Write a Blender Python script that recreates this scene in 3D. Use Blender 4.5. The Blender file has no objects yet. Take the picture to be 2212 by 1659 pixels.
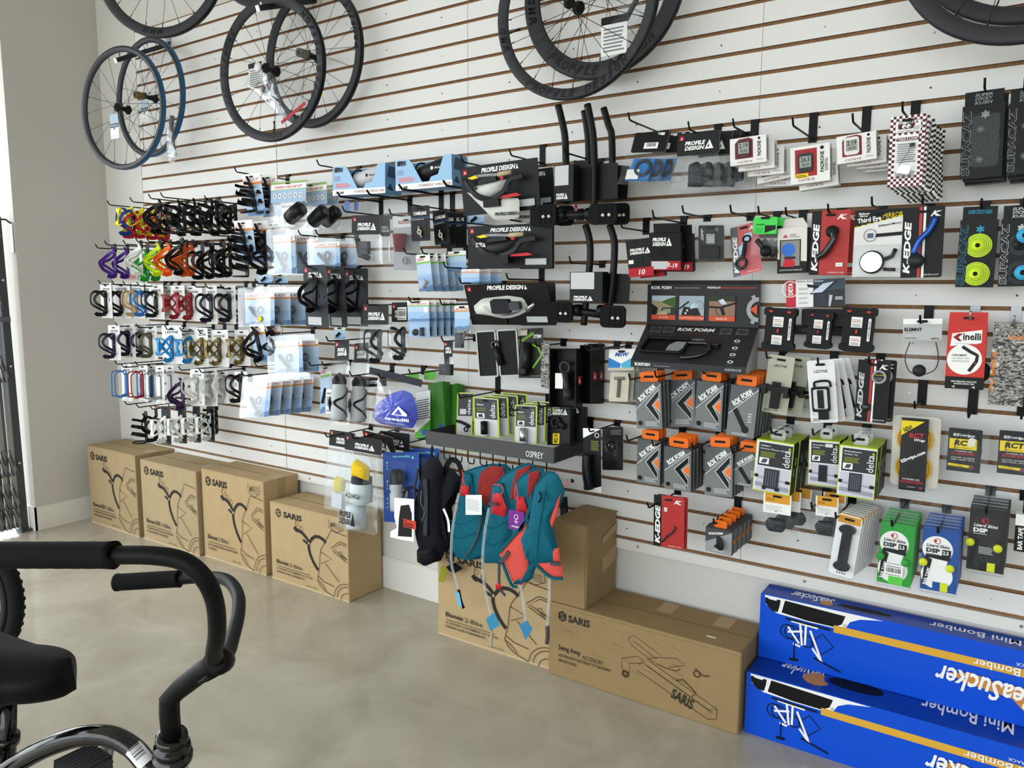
import bpy, bmesh, math, random
import numpy as np
from mathutils import Matrix, Vector, Euler
random.seed(7)
S = bpy.context.scene
COL = S.collection

# ------------------------------------------------------------------ camera
FPX, YAW, PITCH, ROLL, DIST, CAMH = 1659.39, -0.593614, 0.125026, 0.004378, 2.6584, 1.471
FW = Vector((math.sin(YAW)*math.cos(PITCH), math.cos(YAW)*math.cos(PITCH), -math.sin(PITCH)))
RT = Vector((math.cos(YAW), -math.sin(YAW), 0))
UP = RT.cross(FW)
CR = RT*math.cos(ROLL) + UP*math.sin(ROLL)
CU = UP*math.cos(ROLL) - RT*math.sin(ROLL)
CAMP = Vector((0, -DIST, CAMH))
cam = bpy.data.cameras.new('camera'); camo = bpy.data.objects.new('camera', cam); COL.objects.link(camo)
cam.sensor_width = 36; cam.sensor_fit = 'HORIZONTAL'; cam.lens = 36*FPX/2212; cam.clip_start = 0.02
m = Matrix((CR, CU, -FW)).transposed().to_4x4(); m.translation = CAMP; camo.matrix_world = m
S.camera = camo
# ------------------------------------------------------------------ view, sky, daylight
S.view_settings.view_transform = 'Standard'; S.view_settings.look = 'None'
S.view_settings.gamma = 1; S.view_settings.use_curve_mapping = False
S.view_settings.exposure = -0.15
W = bpy.data.worlds.new('sky'); S.world = W; W.use_nodes = True
bg = W.node_tree.nodes['Background']; bg.inputs[0].default_value = (0.91, 0.96, 1.0, 1); bg.inputs[1].default_value = 5.2
S.cycles.transparent_max_bounces = 24
S.cycles.max_bounces = 8; S.cycles.diffuse_bounces = 4; S.cycles.glossy_bounces = 3
S.cycles.caustics_reflective = False; S.cycles.caustics_refractive = False
S.cycles.sample_clamp_indirect = 6

def portal(loc, rot, sx, sy):                       # guides daylight sampling through the shop windows
    l = bpy.data.lights.new('window_daylight', 'AREA'); l.shape = 'RECTANGLE'; l.size = sx; l.size_y = sy
    l.cycles.is_portal = True
    o = bpy.data.objects.new('window_daylight', l); COL.objects.link(o); o.location = loc; o.rotation_euler = rot
portal((-4.98, -3.6, 1.75), (0, -math.pi/2, 0), 3.5, 6.1)
portal((0.2, -6.98, 1.75), (math.pi/2, 0, 0), 8.6, 3.5)

# ------------------------------------------------------------------ helpers
def at(x, y, Y=None, X=None, Z=None):
    """world point on a plane seen at photo pixel x, y (2212 x 1659)"""
    u, v = x-1106, 829.5-y
    d = FW*FPX + CR*u + CU*v
    if Y is not None: t = (Y-CAMP.y)/d.y
    elif X is not None: t = (X-CAMP.x)/d.x
    else: t = (Z-CAMP.z)/d.z
    return CAMP + d*t
def atd(x, y, w):
    d = FW + CR*((x-1106)/FPX) + CU*((829.5-y)/FPX)
    return CAMP + d*w
def lin(c):
    if isinstance(c, str):
        c = c.lstrip('#'); c = [int(c[i:i+2], 16)/255 for i in (0, 2, 4)]
    return tuple((v/12.92 if v <= .04045 else ((v+.055)/1.055)**2.4) for v in c)
MC = {}
def M(c, rough=.5, metal=0., spec=.5, noise=0., nscale=40., bump=0., bscale=80., coat=0., emit=0.):
    """procedural principled material, cached"""
    key = (c if isinstance(c, str) else tuple(c), rough, metal, spec, noise, nscale, bump, bscale, coat, emit)
    if key in MC: return MC[key]
    mt = bpy.data.materials.new('mat_%03d' % len(MC)); mt.use_nodes = True; MC[key] = mt
    nt = mt.node_tree; b = nt.nodes['Principled BSDF']; col = lin(c)
    b.inputs['Base Color'].default_value = (*col, 1); b.inputs['Roughness'].default_value = rough
    b.inputs['Metallic'].default_value = metal; b.inputs['Specular IOR Level'].default_value = spec*(.4 if (rough >= .25 and not metal) else 1)
    if coat: b.inputs['Coat Weight'].default_value = coat; b.inputs['Coat Roughness'].default_value = .08
    if noise or bump: tc = nt.nodes.new('ShaderNodeTexCoord')
    if noise:
        n = nt.nodes.new('ShaderNodeTexNoise'); n.inputs['Scale'].default_value = nscale; n.inputs['Detail'].default_value = 5
        nt.links.new(tc.outputs['Object'], n.inputs['Vector'])
        r = nt.nodes.new('ShaderNodeValToRGB'); r.color_ramp.elements[0].position = .3; r.color_ramp.elements[1].position = .7
        r.color_ramp.elements[0].color = (*[max(0, v*(1-noise)) for v in col], 1)
        r.color_ramp.elements[1].color = (*[min(1, v*(1+noise)) for v in col], 1)
        nt.links.new(n.outputs[0], r.inputs[0]); nt.links.new(r.outputs[0], b.inputs['Base Color'])
    if bump:
        n = nt.nodes.new('ShaderNodeTexNoise'); n.inputs['Scale'].default_value = bscale; n.inputs['Detail'].default_value = 3
        nt.links.new(tc.outputs['Object'], n.inputs['Vector'])
        bp = nt.nodes.new('ShaderNodeBump'); bp.inputs['Strength'].default_value = bump; bp.inputs['Distance'].default_value = .01
        nt.links.new(n.outputs[0], bp.inputs['Height']); nt.links.new(bp.outputs[0], b.inputs['Normal'])
    return mt
def clear(tint=(.97, .98, 1.0), gloss=.10, rough=.08, bump=.0, bscale=30., haze=0.):
    """clear plastic film / glass: transparent with a glossy sheen"""
    key = ('clear', tint, gloss, rough, bump, bscale, haze)
    if key in MC: return MC[key]
    mt = bpy.data.materials.new('clear_%03d' % len(MC)); mt.use_nodes = True; MC[key] = mt
    nt = mt.node_tree; nt.nodes.clear()
    out = nt.nodes.new('ShaderNodeOutputMaterial'); t = nt.nodes.new('ShaderNodeBsdfTransparent'); t.inputs[0].default_value = (*tint, 1)
    g = nt.nodes.new('ShaderNodeBsdfGlossy'); g.inputs['Roughness'].default_value = rough; g.inputs['Color'].default_value = (1, 1, 1, 1)
    lw = nt.nodes.new('ShaderNodeLayerWeight'); lw.inputs[0].default_value = .25
    mp = nt.nodes.new('ShaderNodeMath'); mp.operation = 'MULTIPLY_ADD'; mp.inputs[1].default_value = .16; mp.inputs[2].default_value = gloss; mp.use_clamp = True
    nt.links.new(lw.outputs['Fresnel'], mp.inputs[0])
    mx = nt.nodes.new('ShaderNodeMixShader'); nt.links.new(mp.outputs[0], mx.inputs[0]); nt.links.new(t.outputs[0], mx.inputs[1]); nt.links.new(g.outputs[0], mx.inputs[2])
    last = mx
    if haze:
        d = nt.nodes.new('ShaderNodeBsdfDiffuse'); d.inputs[0].default_value = (.85, .87, .9, 1)
        m2 = nt.nodes.new('ShaderNodeMixShader'); m2.inputs[0].default_value = haze
        nt.links.new(mx.outputs[0], m2.inputs[1]); nt.links.new(d.outputs[0], m2.inputs[2]); last = m2
    if bump:
        tc = nt.nodes.new('ShaderNodeTexCoord'); n = nt.nodes.new('ShaderNodeTexNoise'); n.inputs['Scale'].default_value = bscale; n.inputs['Detail'].default_value = 3; n.inputs['Distortion'].default_value = 1.2
        nt.links.new(tc.outputs['Object'], n.inputs['Vector'])
        bp = nt.nodes.new('ShaderNodeBump'); bp.inputs['Strength'].default_value = bump; bp.inputs['Distance'].default_value = .006
        nt.links.new(n.outputs[0], bp.inputs['Height']); nt.links.new(bp.outputs[0], g.inputs['Normal'])
    nt.links.new(last.outputs[0], out.inputs[0])
    return mt

class MB:
    """collects shapes into one mesh"""
    def __init__(s): s.v = []; s.f = []; s.mi = []; s.mats = []; s.sm = []
    def mat(s, m):
        if m not in s.mats: s.mats.append(m)
        return s.mats.index(m)
    def add(s, vs, fs, m, smooth=False):
        o = len(s.v); i = s.mat(m); s.v += [tuple(v) for v in vs]
        for f in fs: s.f.append([o+k for k in f]); s.mi.append(i); s.sm.append(smooth)
        return s
    def box(s, x0, y0, z0, x1, y1, z1, m, front=None, top=None, side=None):
        vs = [(x0, y0, z0), (x1, y0, z0), (x1, y1, z0), (x0, y1, z0), (x0, y0, z1), (x1, y0, z1), (x1, y1, z1), (x0, y1, z1)]
        for f, mm in (((0, 1, 5, 4), front or m), ((2, 3, 7, 6), m), ((4, 5, 6, 7), top or m), ((3, 2, 1, 0), top or m), ((1, 2, 6, 5), side or m), ((3, 0, 4, 7), side or m)):
            s.add([vs[k] for k in f], [(0, 1, 2, 3)], mm)
        return s
    def prism(s, pts, y0, y1, m, back=None, edge=None):
        """extrude an x-z outline (counter-clockwise seen from the front) from y0 (front) to y1"""
        n = len(pts)
        s.add([(p[0], y0, p[1]) for p in pts], [list(range(n))], m)
        s.add([(p[0], y1, p[1]) for p in pts], [list(range(n))[::-1]], back or m)
        vs = [(p[0], y0, p[1]) for p in pts] + [(p[0], y1, p[1]) for p in pts]
        s.add(vs, [(i, i+n, (i+1) % n+n, (i+1) % n) for i in range(n)], edge or m)
        return s
    def tube(s, path, r, m, n=8, closed=False, flat=None, cap=True):
        """sweep a round (or flat=(w,t)) section along 3-D points; r may be a list"""
        P = [Vector(p) for p in path]; k = len(P); T = []
        for i in range(k):
            a = P[(i-1) % k] if (closed or i) else P[0]; b = P[(i+1) % k] if (closed or i < k-1) else P[-1]
            t = (b-a); T.append(t.normalized() if t.length > 1e-9 else Vector((0, 0, 1)))
        ref = Vector((0, 0, 1)) if abs(T[0].z) < .9 else Vector((1, 0, 0))
        N = (ref - T[0]*ref.dot(T[0])).normalized(); vs = []
        for i in range(k):
            N = (N - T[i]*N.dot(T[i])); N = N.normalized() if N.length > 1e-6 else T[i].orthogonal().normalized()
            Bn = T[i].cross(N); rr = r[i] if isinstance(r, (list, tuple)) else r
            if flat:
                w, t = flat; sec = [(-w/2, -t/2), (w/2, -t/2), (w/2, t/2), (-w/2, t/2)]
            else: sec = [(rr*math.cos(2*math.pi*j/n), rr*math.sin(2*math.pi*j/n)) for j in range(n)]
            for a, b in sec: vs.append(P[i] + N*a + Bn*b)
        q = 4 if flat else n; fs = []
        for i in range(k if closed else k-1):
            for j in range(q):
                a = i*q+j; b = i*q+(j+1) % q; c = ((i+1) % k)*q+(j+1) % q; d = ((i+1) % k)*q+j; fs.append((a, b, c, d))
        if cap and not closed: fs.append(list(range(q))[::-1]); fs.append([(k-1)*q+j for j in range(q)])
        return s.add(vs, fs, m, smooth=not flat)
    def lathe(s, prof, m, n=24, M4=None, smooth=True, caps=False):
        """revolve (r, z) profile around z"""
        vs = [(r*math.cos(2*math.pi*j/n), r*math.sin(2*math.pi*j/n), z) for r, z in prof for j in range(n)]
        if M4: vs = [M4 @ Vector(v) for v in vs]
        fs = [(i*n+j, i*n+(j+1) % n, (i+1)*n+(j+1) % n, (i+1)*n+j) for i in range(len(prof)-1) for j in range(n)]
        s.add(vs, fs, m, smooth)
        if caps:
            k = len(prof)-1; s.add([vs[j] for j in range(n)], [list(range(n))[::-1]], m); s.add([vs[k*n+j] for j in range(n)], [list(range(n))], m)
        return s
    def ring(s, R, r, m, M4=None, n=48, k=8, prof=None):
        """torus (or custom closed profile of (dr, dy)) around local y axis"""
        prof = prof or [(r*math.cos(2*math.pi*j/k), r*math.sin(2*math.pi*j/k)) for j in range(k)]
        k = len(prof); vs = []
        for i in range(n):
            a = 2*math.pi*i/n
            for dr, dy in prof: vs.append(((R+dr)*math.cos(a), dy, (R+dr)*math.sin(a)))
        if M4: vs = [M4 @ Vector(v) for v in vs]
        fs = [(i*k+j, ((i+1) % n)*k+j, ((i+1) % n)*k+(j+1) % k, i*k+(j+1) % k) for i in range(n) for j in range(k)]
        return s.add(vs, fs, m, True)
    def blob(s, fn, nu, nv, m, smooth=True):
        """grid surface fn(u,v)->xyz, u wraps"""
        vs = [fn(i/nu, j/nv) for j in range(nv+1) for i in range(nu)]
        fs = [(j*nu+i, j*nu+(i+1) % nu, (j+1)*nu+(i+1) % nu, (j+1)*nu+i) for j in range(nv) for i in range(nu)]
        return s.add(vs, fs, m, smooth)
    def sheet(s, fn, nu, nv, m, smooth=True):
        vs = [fn(i/nu, j/nv) for j in range(nv+1) for i in range(nu+1)]
        w = nu+1
        return s.add(vs, [(j*w+i, j*w+i+1, (j+1)*w+i+1, (j+1)*w+i) for j in range(nv) for i in range(nu)], m, smooth)
    def mesh(s, name):
        me = bpy.data.meshes.new(name); me.from_pydata(s.v, [], s.f)
        for mm in s.mats: me.materials.append(mm)
        me.polygons.foreach_set('material_index', s.mi); me.polygons.foreach_set('use_smooth', s.sm); me.update()
        return me
    def build(s, name, parent=None, kind=None):
        if not s.v: return None
        o = bpy.data.objects.new(name, s.mesh(name)); COL.objects.link(o); o.parent = parent
        if kind: o['kind'] = kind
        return o

def tag(o, label, cat, group=None):
    o['label'] = label; o['category'] = cat
    if group: o['group'] = group
    return o
def thing(name, label, cat, loc=(0, 0, 0), rot=(0, 0, 0), group=None):
    o = bpy.data.objects.new(name, None); COL.objects.link(o); o.empty_display_size = .05
    o.location = loc; o.rotation_euler = rot
    return tag(o, label, cat, group)
def dup(root, loc=None, rot=None, label=None, group=None, scale=None):
    r = root.copy(); COL.objects.link(r)
    if loc is not None: r.location = loc
    if rot is not None: r.rotation_euler = rot
    if scale: r.scale = scale
    if label: r['label'] = label
    if group: r['group'] = group
    for ch in list(root.children):
        c = ch.copy(); COL.objects.link(c); c.parent = r
        for g in list(ch.children):
            d = g.copy(); COL.objects.link(d); d.parent = c
    return r
def struct(name, mb, parent=None):
    o = mb.build(name, parent)
    if parent is None: o['kind'] = 'structure'
    return o
def rrect(x0, z0, x1, z1, r, n=4):
    pts = []
    for cx, cz, a0 in ((x1-r, z0+r, -90), (x1-r, z1-r, 0), (x0+r, z1-r, 90), (x0+r, z0+r, 180)):
        for i in range(n+1):
            a = math.radians(a0+90*i/n); pts.append((cx+r*math.cos(a), cz+r*math.sin(a)))
    return pts
def arc(cx, cz, r, a0, a1, n=12, rz=None):
    rz = rz or r
    return [(cx+r*math.cos(math.radians(a0+(a1-a0)*i/n)), cz+rz*math.sin(math.radians(a0+(a1-a0)*i/n))) for i in range(n+1)]

# ---- lettering: built-in font outlines turned into flat meshes, cached
TC = {}
def glyphs(txt, bold=0., shear=0.):
    key = (txt, bold, shear)
    if key in TC: return TC[key]
    c = bpy.data.curves.new('t', 'FONT'); c.body = txt; c.resolution_u = 2; c.offset = bold; c.shear = shear; c.fill_mode = 'FRONT'
    o = bpy.data.objects.new('t', c)
    me = bpy.data.meshes.new_from_object(o)
    vs = [(v.co.x, v.co.y) for v in me.vertices]; fs = [list(p.vertices) for p in me.polygons]
    bpy.data.objects.remove(o); bpy.data.curves.remove(c); bpy.data.meshes.remove(me)
    if vs:
        x0 = min(v[0] for v in vs); x1 = max(v[0] for v in vs); y0 = min(v[1] for v in vs); y1 = max(v[1] for v in vs)
        vs = [((v[0]-x0)/max(1e-6, x1-x0), (v[1]-y0)/max(1e-6, y1-y0)) for v in vs]
    TC[key] = (vs, fs); return TC[key]
class Print(MB):
    """flat print on a rectangle: u,v in 0..1 over w x h; plane maps (x,z,lift)->local xyz"""
    def __init__(s, w, h, plane=None, x0=None, z0=0., step=.00018):
        super().__init__(); s.w = w; s.h = h; s.x0 = -w/2 if x0 is None else x0; s.z0 = z0; s.n = 1; s.step = step
        s.plane = plane or (lambda x, z, l: (x, -l, z))
    def P(s, u, v): return s.plane(s.x0+u*s.w, s.z0+v*s.h, s.step*s.n)
    def shape(s, vs, fs, m): s.add([s.P(*p) for p in vs], fs, m); s.n += 1; return s
    def poly(s, pts, m): return s.shape(pts, [list(range(len(pts)))], m)
    def rect(s, u0, v0, u1, v1, m): return s.poly([(u0, v0), (u1, v0), (u1, v1), (u0, v1)], m)
    def text(s, t, u0, v0, u1, v1, m, rot=0, bold=0., shear=0., ang=0.):
        vs, fs = glyphs(t, bold, shear)
        if rot == 90: vs = [(1-y, x) for x, y in vs]
        elif rot == -90: vs = [(y, 1-x) for x, y in vs]
        elif rot == 180: vs = [(1-x, 1-y) for x, y in vs]
        vs = [(u0+(u1-u0)*x, v0+(v1-v0)*y) for x, y in vs]
        if ang: vs = s.spin(vs, (u0+u1)/2, (v0+v1)/2, ang)
        return s.shape(vs, fs, m)
    def spin(s, vs, cu, cv, ang):
        c, q = math.cos(math.radians(ang)), math.sin(math.radians(ang)); out = []
        for u, v in vs:
            x = (u-cu)*s.w; z = (v-cv)*s.h; out.append((cu+(x*c-z*q)/s.w, cv+(x*q+z*c)/s.h))
        return out
    def disc(s, cu, cv, r, m, n=20, ru=None):
        """radius as a share of the height"""
        k = s.h/s.w
        return s.poly([(cu+r*k*math.cos(2*math.pi*i/n), cv+r*math.sin(2*math.pi*i/n)) for i in range(n)], m)
    def ringf(s, cu, cv, r0, r1, m, n=24, a0=0, a1=360):
        k = s.h/s.w; vs = []
        for i in range(n+1):
            a = math.radians(a0+(a1-a0)*i/n)
            for r in (r0, r1): vs.append((cu+r*k*math.cos(a), cv+r*math.sin(a)))
        return s.shape(vs, [(2*i, 2*i+1, 2*i+3, 2*i+2) for i in range(n)], m)
    def line(s, pts, t, m, closed=False):
        """stroke, t in metres"""
        q = [((p[0])*s.w, (p[1])*s.h) for p in pts]
        if closed: q = q+[q[0]]
        vs = []
        for i, p in enumerate(q):
            a = q[i-1] if i else (q[-2] if closed else p); b = q[i+1] if i < len(q)-1 else (q[1] if closed else p)
            dx, dy = b[0]-a[0], b[1]-a[1]; L = math.hypot(dx, dy) or 1
            nx, ny = -dy/L*t/2, dx/L*t/2
            vs += [((p[0]+nx)/s.w, (p[1]+ny)/s.h), ((p[0]-nx)/s.w, (p[1]-ny)/s.h)]
        return s.shape(vs, [(2*i, 2*i+1, 2*i+3, 2*i+2) for i in range(len(q)-1)], m)
    def lines(s, u0, v0, u1, v1, n, m, ragged=.15):
        """rows of tiny body copy too small to read"""
        vs = []; fs = []; dv = (v1-v0)/n
        for i in range(n):
            e = u1-(u1-u0)*ragged*((i*37) % 10)/10; o = len(vs); b = v0+dv*i
            vs += [(u0, b), (e, b), (e, b+dv*.45), (u0, b+dv*.45)]; fs.append((o, o+1, o+2, o+3))
        return s.shape(vs, fs, m)
    def barcode(s, u0, v0, u1, v1, m, n=18):
        vs = []; fs = []; x = u0; rr = random.Random(3); ws = [rr.choice((1, 1, 2, 3)) for _ in range(2*n)]; k = (u1-u0)/sum(ws)
        for i, wd in enumerate(ws):
            if i % 2 == 0:
                o = len(vs); vs += [(x, v0), (x+wd*k, v0), (x+wd*k, v1), (x, v1)]; fs.append((o, o+1, o+2, o+3))
            x += wd*k
        return s.shape(vs, fs, m)
WHITE = M('f4f4f2', .45); PAPER = M('eeeeec', .6); BLACK = M('0e0e0f', .45); SATIN = M('141417', .45, bump=.02, bscale=300); INK = M('1c1a1a', .6)
GREY = M('7d7f82', .5); DGREY = M('3c3e42', .5); LGREY = M('c4c6c8', .5); RED = M('c4232b', .4); DRED = M('8c1a22', .4); YEL = M('f2d616', .4)
STEEL = M('b9bbbe', .3, 1.); DSTEEL = M('3a3b3e', .4, .8); RUBBER = M('101012', .75)
# ------------------------------------------------------------------ the setting
GP = .0762
def groove(k): return CAMH + 1.16466 - GP*k
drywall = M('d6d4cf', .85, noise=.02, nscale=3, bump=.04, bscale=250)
shaded_drywall = M('c6c3bd', .85, noise=.02, nscale=3, bump=.04, bscale=250)  # darker drywall copy: shade of the column, turned from the windows, put into colour
trimw = M('e4e2dc', .5)
b = MB().box(-4.9, .02, 0, 3.2, .2, 4.0, drywall)
wall_back = struct('wall_back', b)
# slatwall: backing board with every slat on it
mdf = M('8a684a', .9, noise=.22, nscale=160)
lam = M('e4e3e1', .35, spec=.4, noise=.012, nscale=2.5)
PX = [-4.465, -3.243, -2.023, -.804, .415, 1.634]
sh = GP-.0125
proto = MB(); PW = 1.22-.0022
proto.box(-PW/2, 0, -sh/2, PW/2, .008, sh/2, mdf, front=lam, side=mdf)
pm = None
for i in range(5):
    bk = MB().box(PX[i], .009, .49, PX[i+1], .0199, 2.945, mdf).build('groove_backing', wall_back)
    for k in range(-4, 28):
        if pm is None: o = proto.build('slat', wall_back); pm = o.data
        else: o = bpy.data.objects.new('slat', pm); COL.objects.link(o); o.parent = wall_back
        o.location = ((PX[i]+PX[i+1])/2, 0, (groove(k)+groove(k+1))/2)
b = MB().box(-4.468, -.004, .462, 1.64, .02, .4955, trimw).box(-4.468, -.006, .458, 1.64, -.0035, .468, trimw)
b.build('slatwall_bottom_trim', wall_back)
MB().box(-4.474, -.001, .46, -4.4665, .02, 2.945, trimw).build('slatwall_edge_trim', wall_back)
# screw heads pressed into the slats (a few pixels each)
b = MB(); dark = M('4a4744', .6); rr = random.Random(5)
for i in range(5):
    for xi in (.17, .42, .62, .9):
        x = PX[i]+1.22*xi+rr.uniform(-.02, .02)
        for k in range(-4, 28):
            if k % 2 == (int(xi*10) % 2): continue
            z = (groove(k)+groove(k+1))/2+rr.uniform(-.004, .004)
            b.add([(x+.0035*math.cos(a*math.pi/3), -.0006, z+.0035*math.sin(a*math.pi/3)) for a in range(6)], [tuple(range(6))], rr.choice((dark, dark, STEEL, M('a8a6a2', .5))))
for i in range(10):
    x = -4.3+i*.62; b.add([(x+.005*math.cos(a*math.pi/4), -.0068, .478+.005*math.sin(a*math.pi/4)) for a in range(8)], [tuple(range(8))], GREY)
b.build('screw_heads', wall_back, kind='stuff')
struct('baseboard_back', MB().box(-4.9, .008, 0, 3.2, .0199, .152, trimw).box(-4.9, .012, .152, 3.2, .0199, .158, trimw))
# left wall stub (column) with its baseboard
struct('wall_left', MB().box(-5.12, -.532, 0, -4.9, .2, 4.0, shaded_drywall))
b = MB().box(-4.8999, -.545, 0, -4.886, .008, .142, trimw).box(-5.12, -.546, 0, -4.886, -.532, .142, trimw)
struct('baseboard_left', b)
# floor: polished concrete
fl = bpy.data.materials.new('polished_concrete'); fl.use_nodes = True; nt = fl.node_tree; bs = nt.nodes['Principled BSDF']
tc = nt.nodes.new('ShaderNodeTexCoord'); n1 = nt.nodes.new('ShaderNodeTexNoise'); n1.inputs['Scale'].default_value = 2.6; n1.inputs['Detail'].default_value = 9; n1.inputs['Roughness'].default_value = .62; n1.inputs['Distortion'].default_value = .6
nt.links.new(tc.outputs['Object'], n1.inputs['Vector'])
rp = nt.nodes.new('ShaderNodeValToRGB'); rp.color_ramp.elements[0].position = .28; rp.color_ramp.elements[1].position = .72
rp.color_ramp.elements[0].color = (*lin('a19988'), 1); rp.color_ramp.elements[1].color = (*lin('c1baa9'), 1)
nt.links.new(n1.outputs[0], rp.inputs[0]); nt.links.new(rp.outputs[0], bs.inputs['Base Color'])
n2 = nt.nodes.new('ShaderNodeTexNoise'); n2.inputs['Scale'].default_value = 5; n2.inputs['Detail'].default_value = 6; nt.links.new(tc.outputs['Object'], n2.inputs['Vector'])
mr = nt.nodes.new('ShaderNodeMapRange'); mr.inputs[1].default_value = .3; mr.inputs[2].default_value = .7; mr.inputs[3].default_value = .10; mr.inputs[4].default_value = .22
nt.links.new(n2.outputs[0], mr.inputs[0]); nt.links.new(mr.outputs[0], bs.inputs['Roughness'])
bp = nt.nodes.new('ShaderNodeBump'); bp.inputs['Strength'].default_value = .05; bp.inputs['Distance'].default_value = .01; nt.links.new(n2.outputs[0], bp.inputs['Height']); nt.links.new(bp.outputs[0], bs.inputs['Normal'])
struct('floor', MB().box(-5.12, -7, -.1, 3.2, .2, 0, fl))
struct('ceiling', MB().box(-5.12, -7.1, 4.0, 3.3, .2, 4.1, M('e8e6e0', .9)))
struct('wall_right', MB().box(3.2, -7.1, 0, 3.3, .2, 4, drywall))
# storefront: left and street side, tall panes in metal frames
frame = M('d8d9da', .4, .3); pane = clear((.97, .99, .99), .04, .02)
def storefront(name, p0, p1, n):
    r = bpy.data.objects.new(name, None); COL.objects.link(r); r['kind'] = 'structure'
    d = Vector(p1)-Vector(p0); L = d.length; r.location = p0; r.rotation_euler = (0, 0, math.atan2(d.y, d.x))
    MB().box(0, -.05, 0, L, .05, .1, frame).build('sill', r); MB().box(0, -.05, 3.5, L, .05, 4.0, M('dad8d2', .8)).build('header', r)
    for i in range(n+1):
        x = L*i/n; MB().box(max(0, x-.03), -.05, .1, min(L, x+.03), .05, 3.5, frame).build('mullion', r)
        if i < n: MB().add([(x+.03, 0, .1), (L*(i+1)/n-.03, 0, .1), (L*(i+1)/n-.03, 0, 3.5), (x+.03, 0, 3.5)], [(0, 1, 2, 3)], pane).build('pane', r)
    return r
storefront('window_1', (-5.06, -1.75, 0), (-5.06, -7.0, 0), 4)
storefront('window_2', (-5.06, -7.05, 0), (3.2, -7.05, 0), 6)
MB().box(-5.12, -1.75, 2.9, -4.98, -.532, 4.0, shaded_drywall).build('trim_1')['kind'] = 'structure'      # lintel over the open doorway
struct('ground_outside', MB().box(-40, -40, -.3, 40, 10, -.12, M('b9b6ae', .9)))
# ------------------------------------------------------------------ traced outlines and padded shapes
def trace(pts, d, org=(0, 0, 0)):
    """photo outline laid on the plane d metres off the wall -> local x, z"""
    out = []
    for x, y in pts:
        p = at(x, y, Y=-d); out.append((p.x-org[0], p.z-org[2]))
    return out
def resample(pts, n):
    q = [Vector(p) for p in pts]; L = [0]
    for i in range(len(q)): L.append(L[-1]+(q[(i+1) % len(q)]-q[i]).length)
    out = []; j = 0
    for i in range(n):
        s = L[-1]*i/n
        while L[j+1] < s: j += 1
        t = (s-L[j])/max(1e-9, L[j+1]-L[j]); out.append(q[j].lerp(q[(j+1) % len(q)], t))
    return out
def puff(mb, pts, tf, tb, m, n=36, rings=5, y=0., wob=0., cen=None, seed=1):
    """inflated closed shape over a star-shaped outline (x,z)"""
    q = resample(pts, n); c = Vector(cen) if cen else sum(q, Vector((0, 0)))/n; rr = random.Random(seed)
    for sgn, t in ((-1, tf), (1, tb)):
        vs = []; fs = []
        for r in range(rings):
            k = 1-r/rings; h = t*math.sqrt(max(0, 1-k**2.6))
            for p in q:
                a = c+(p-c)*k; vs.append((a.x, y+sgn*h*(1+wob*rr.uniform(-1, 1)), a.y))
        vs.append((c.x, y+sgn*t, c.y)); o = len(vs)-1
        for r in range(rings-1):
            for i in range(n):
                f = (r*n+i, r*n+(i+1) % n, (r+1)*n+(i+1) % n, (r+1)*n+i); fs.append(f if sgn < 0 else f[::-1])
        for i in range(n):
            f = ((rings-1)*n+i, (rings-1)*n+(i+1) % n, o); fs.append(f if sgn < 0 else f[::-1])
        mb.add(vs, fs, m, True)
    return mb
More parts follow.
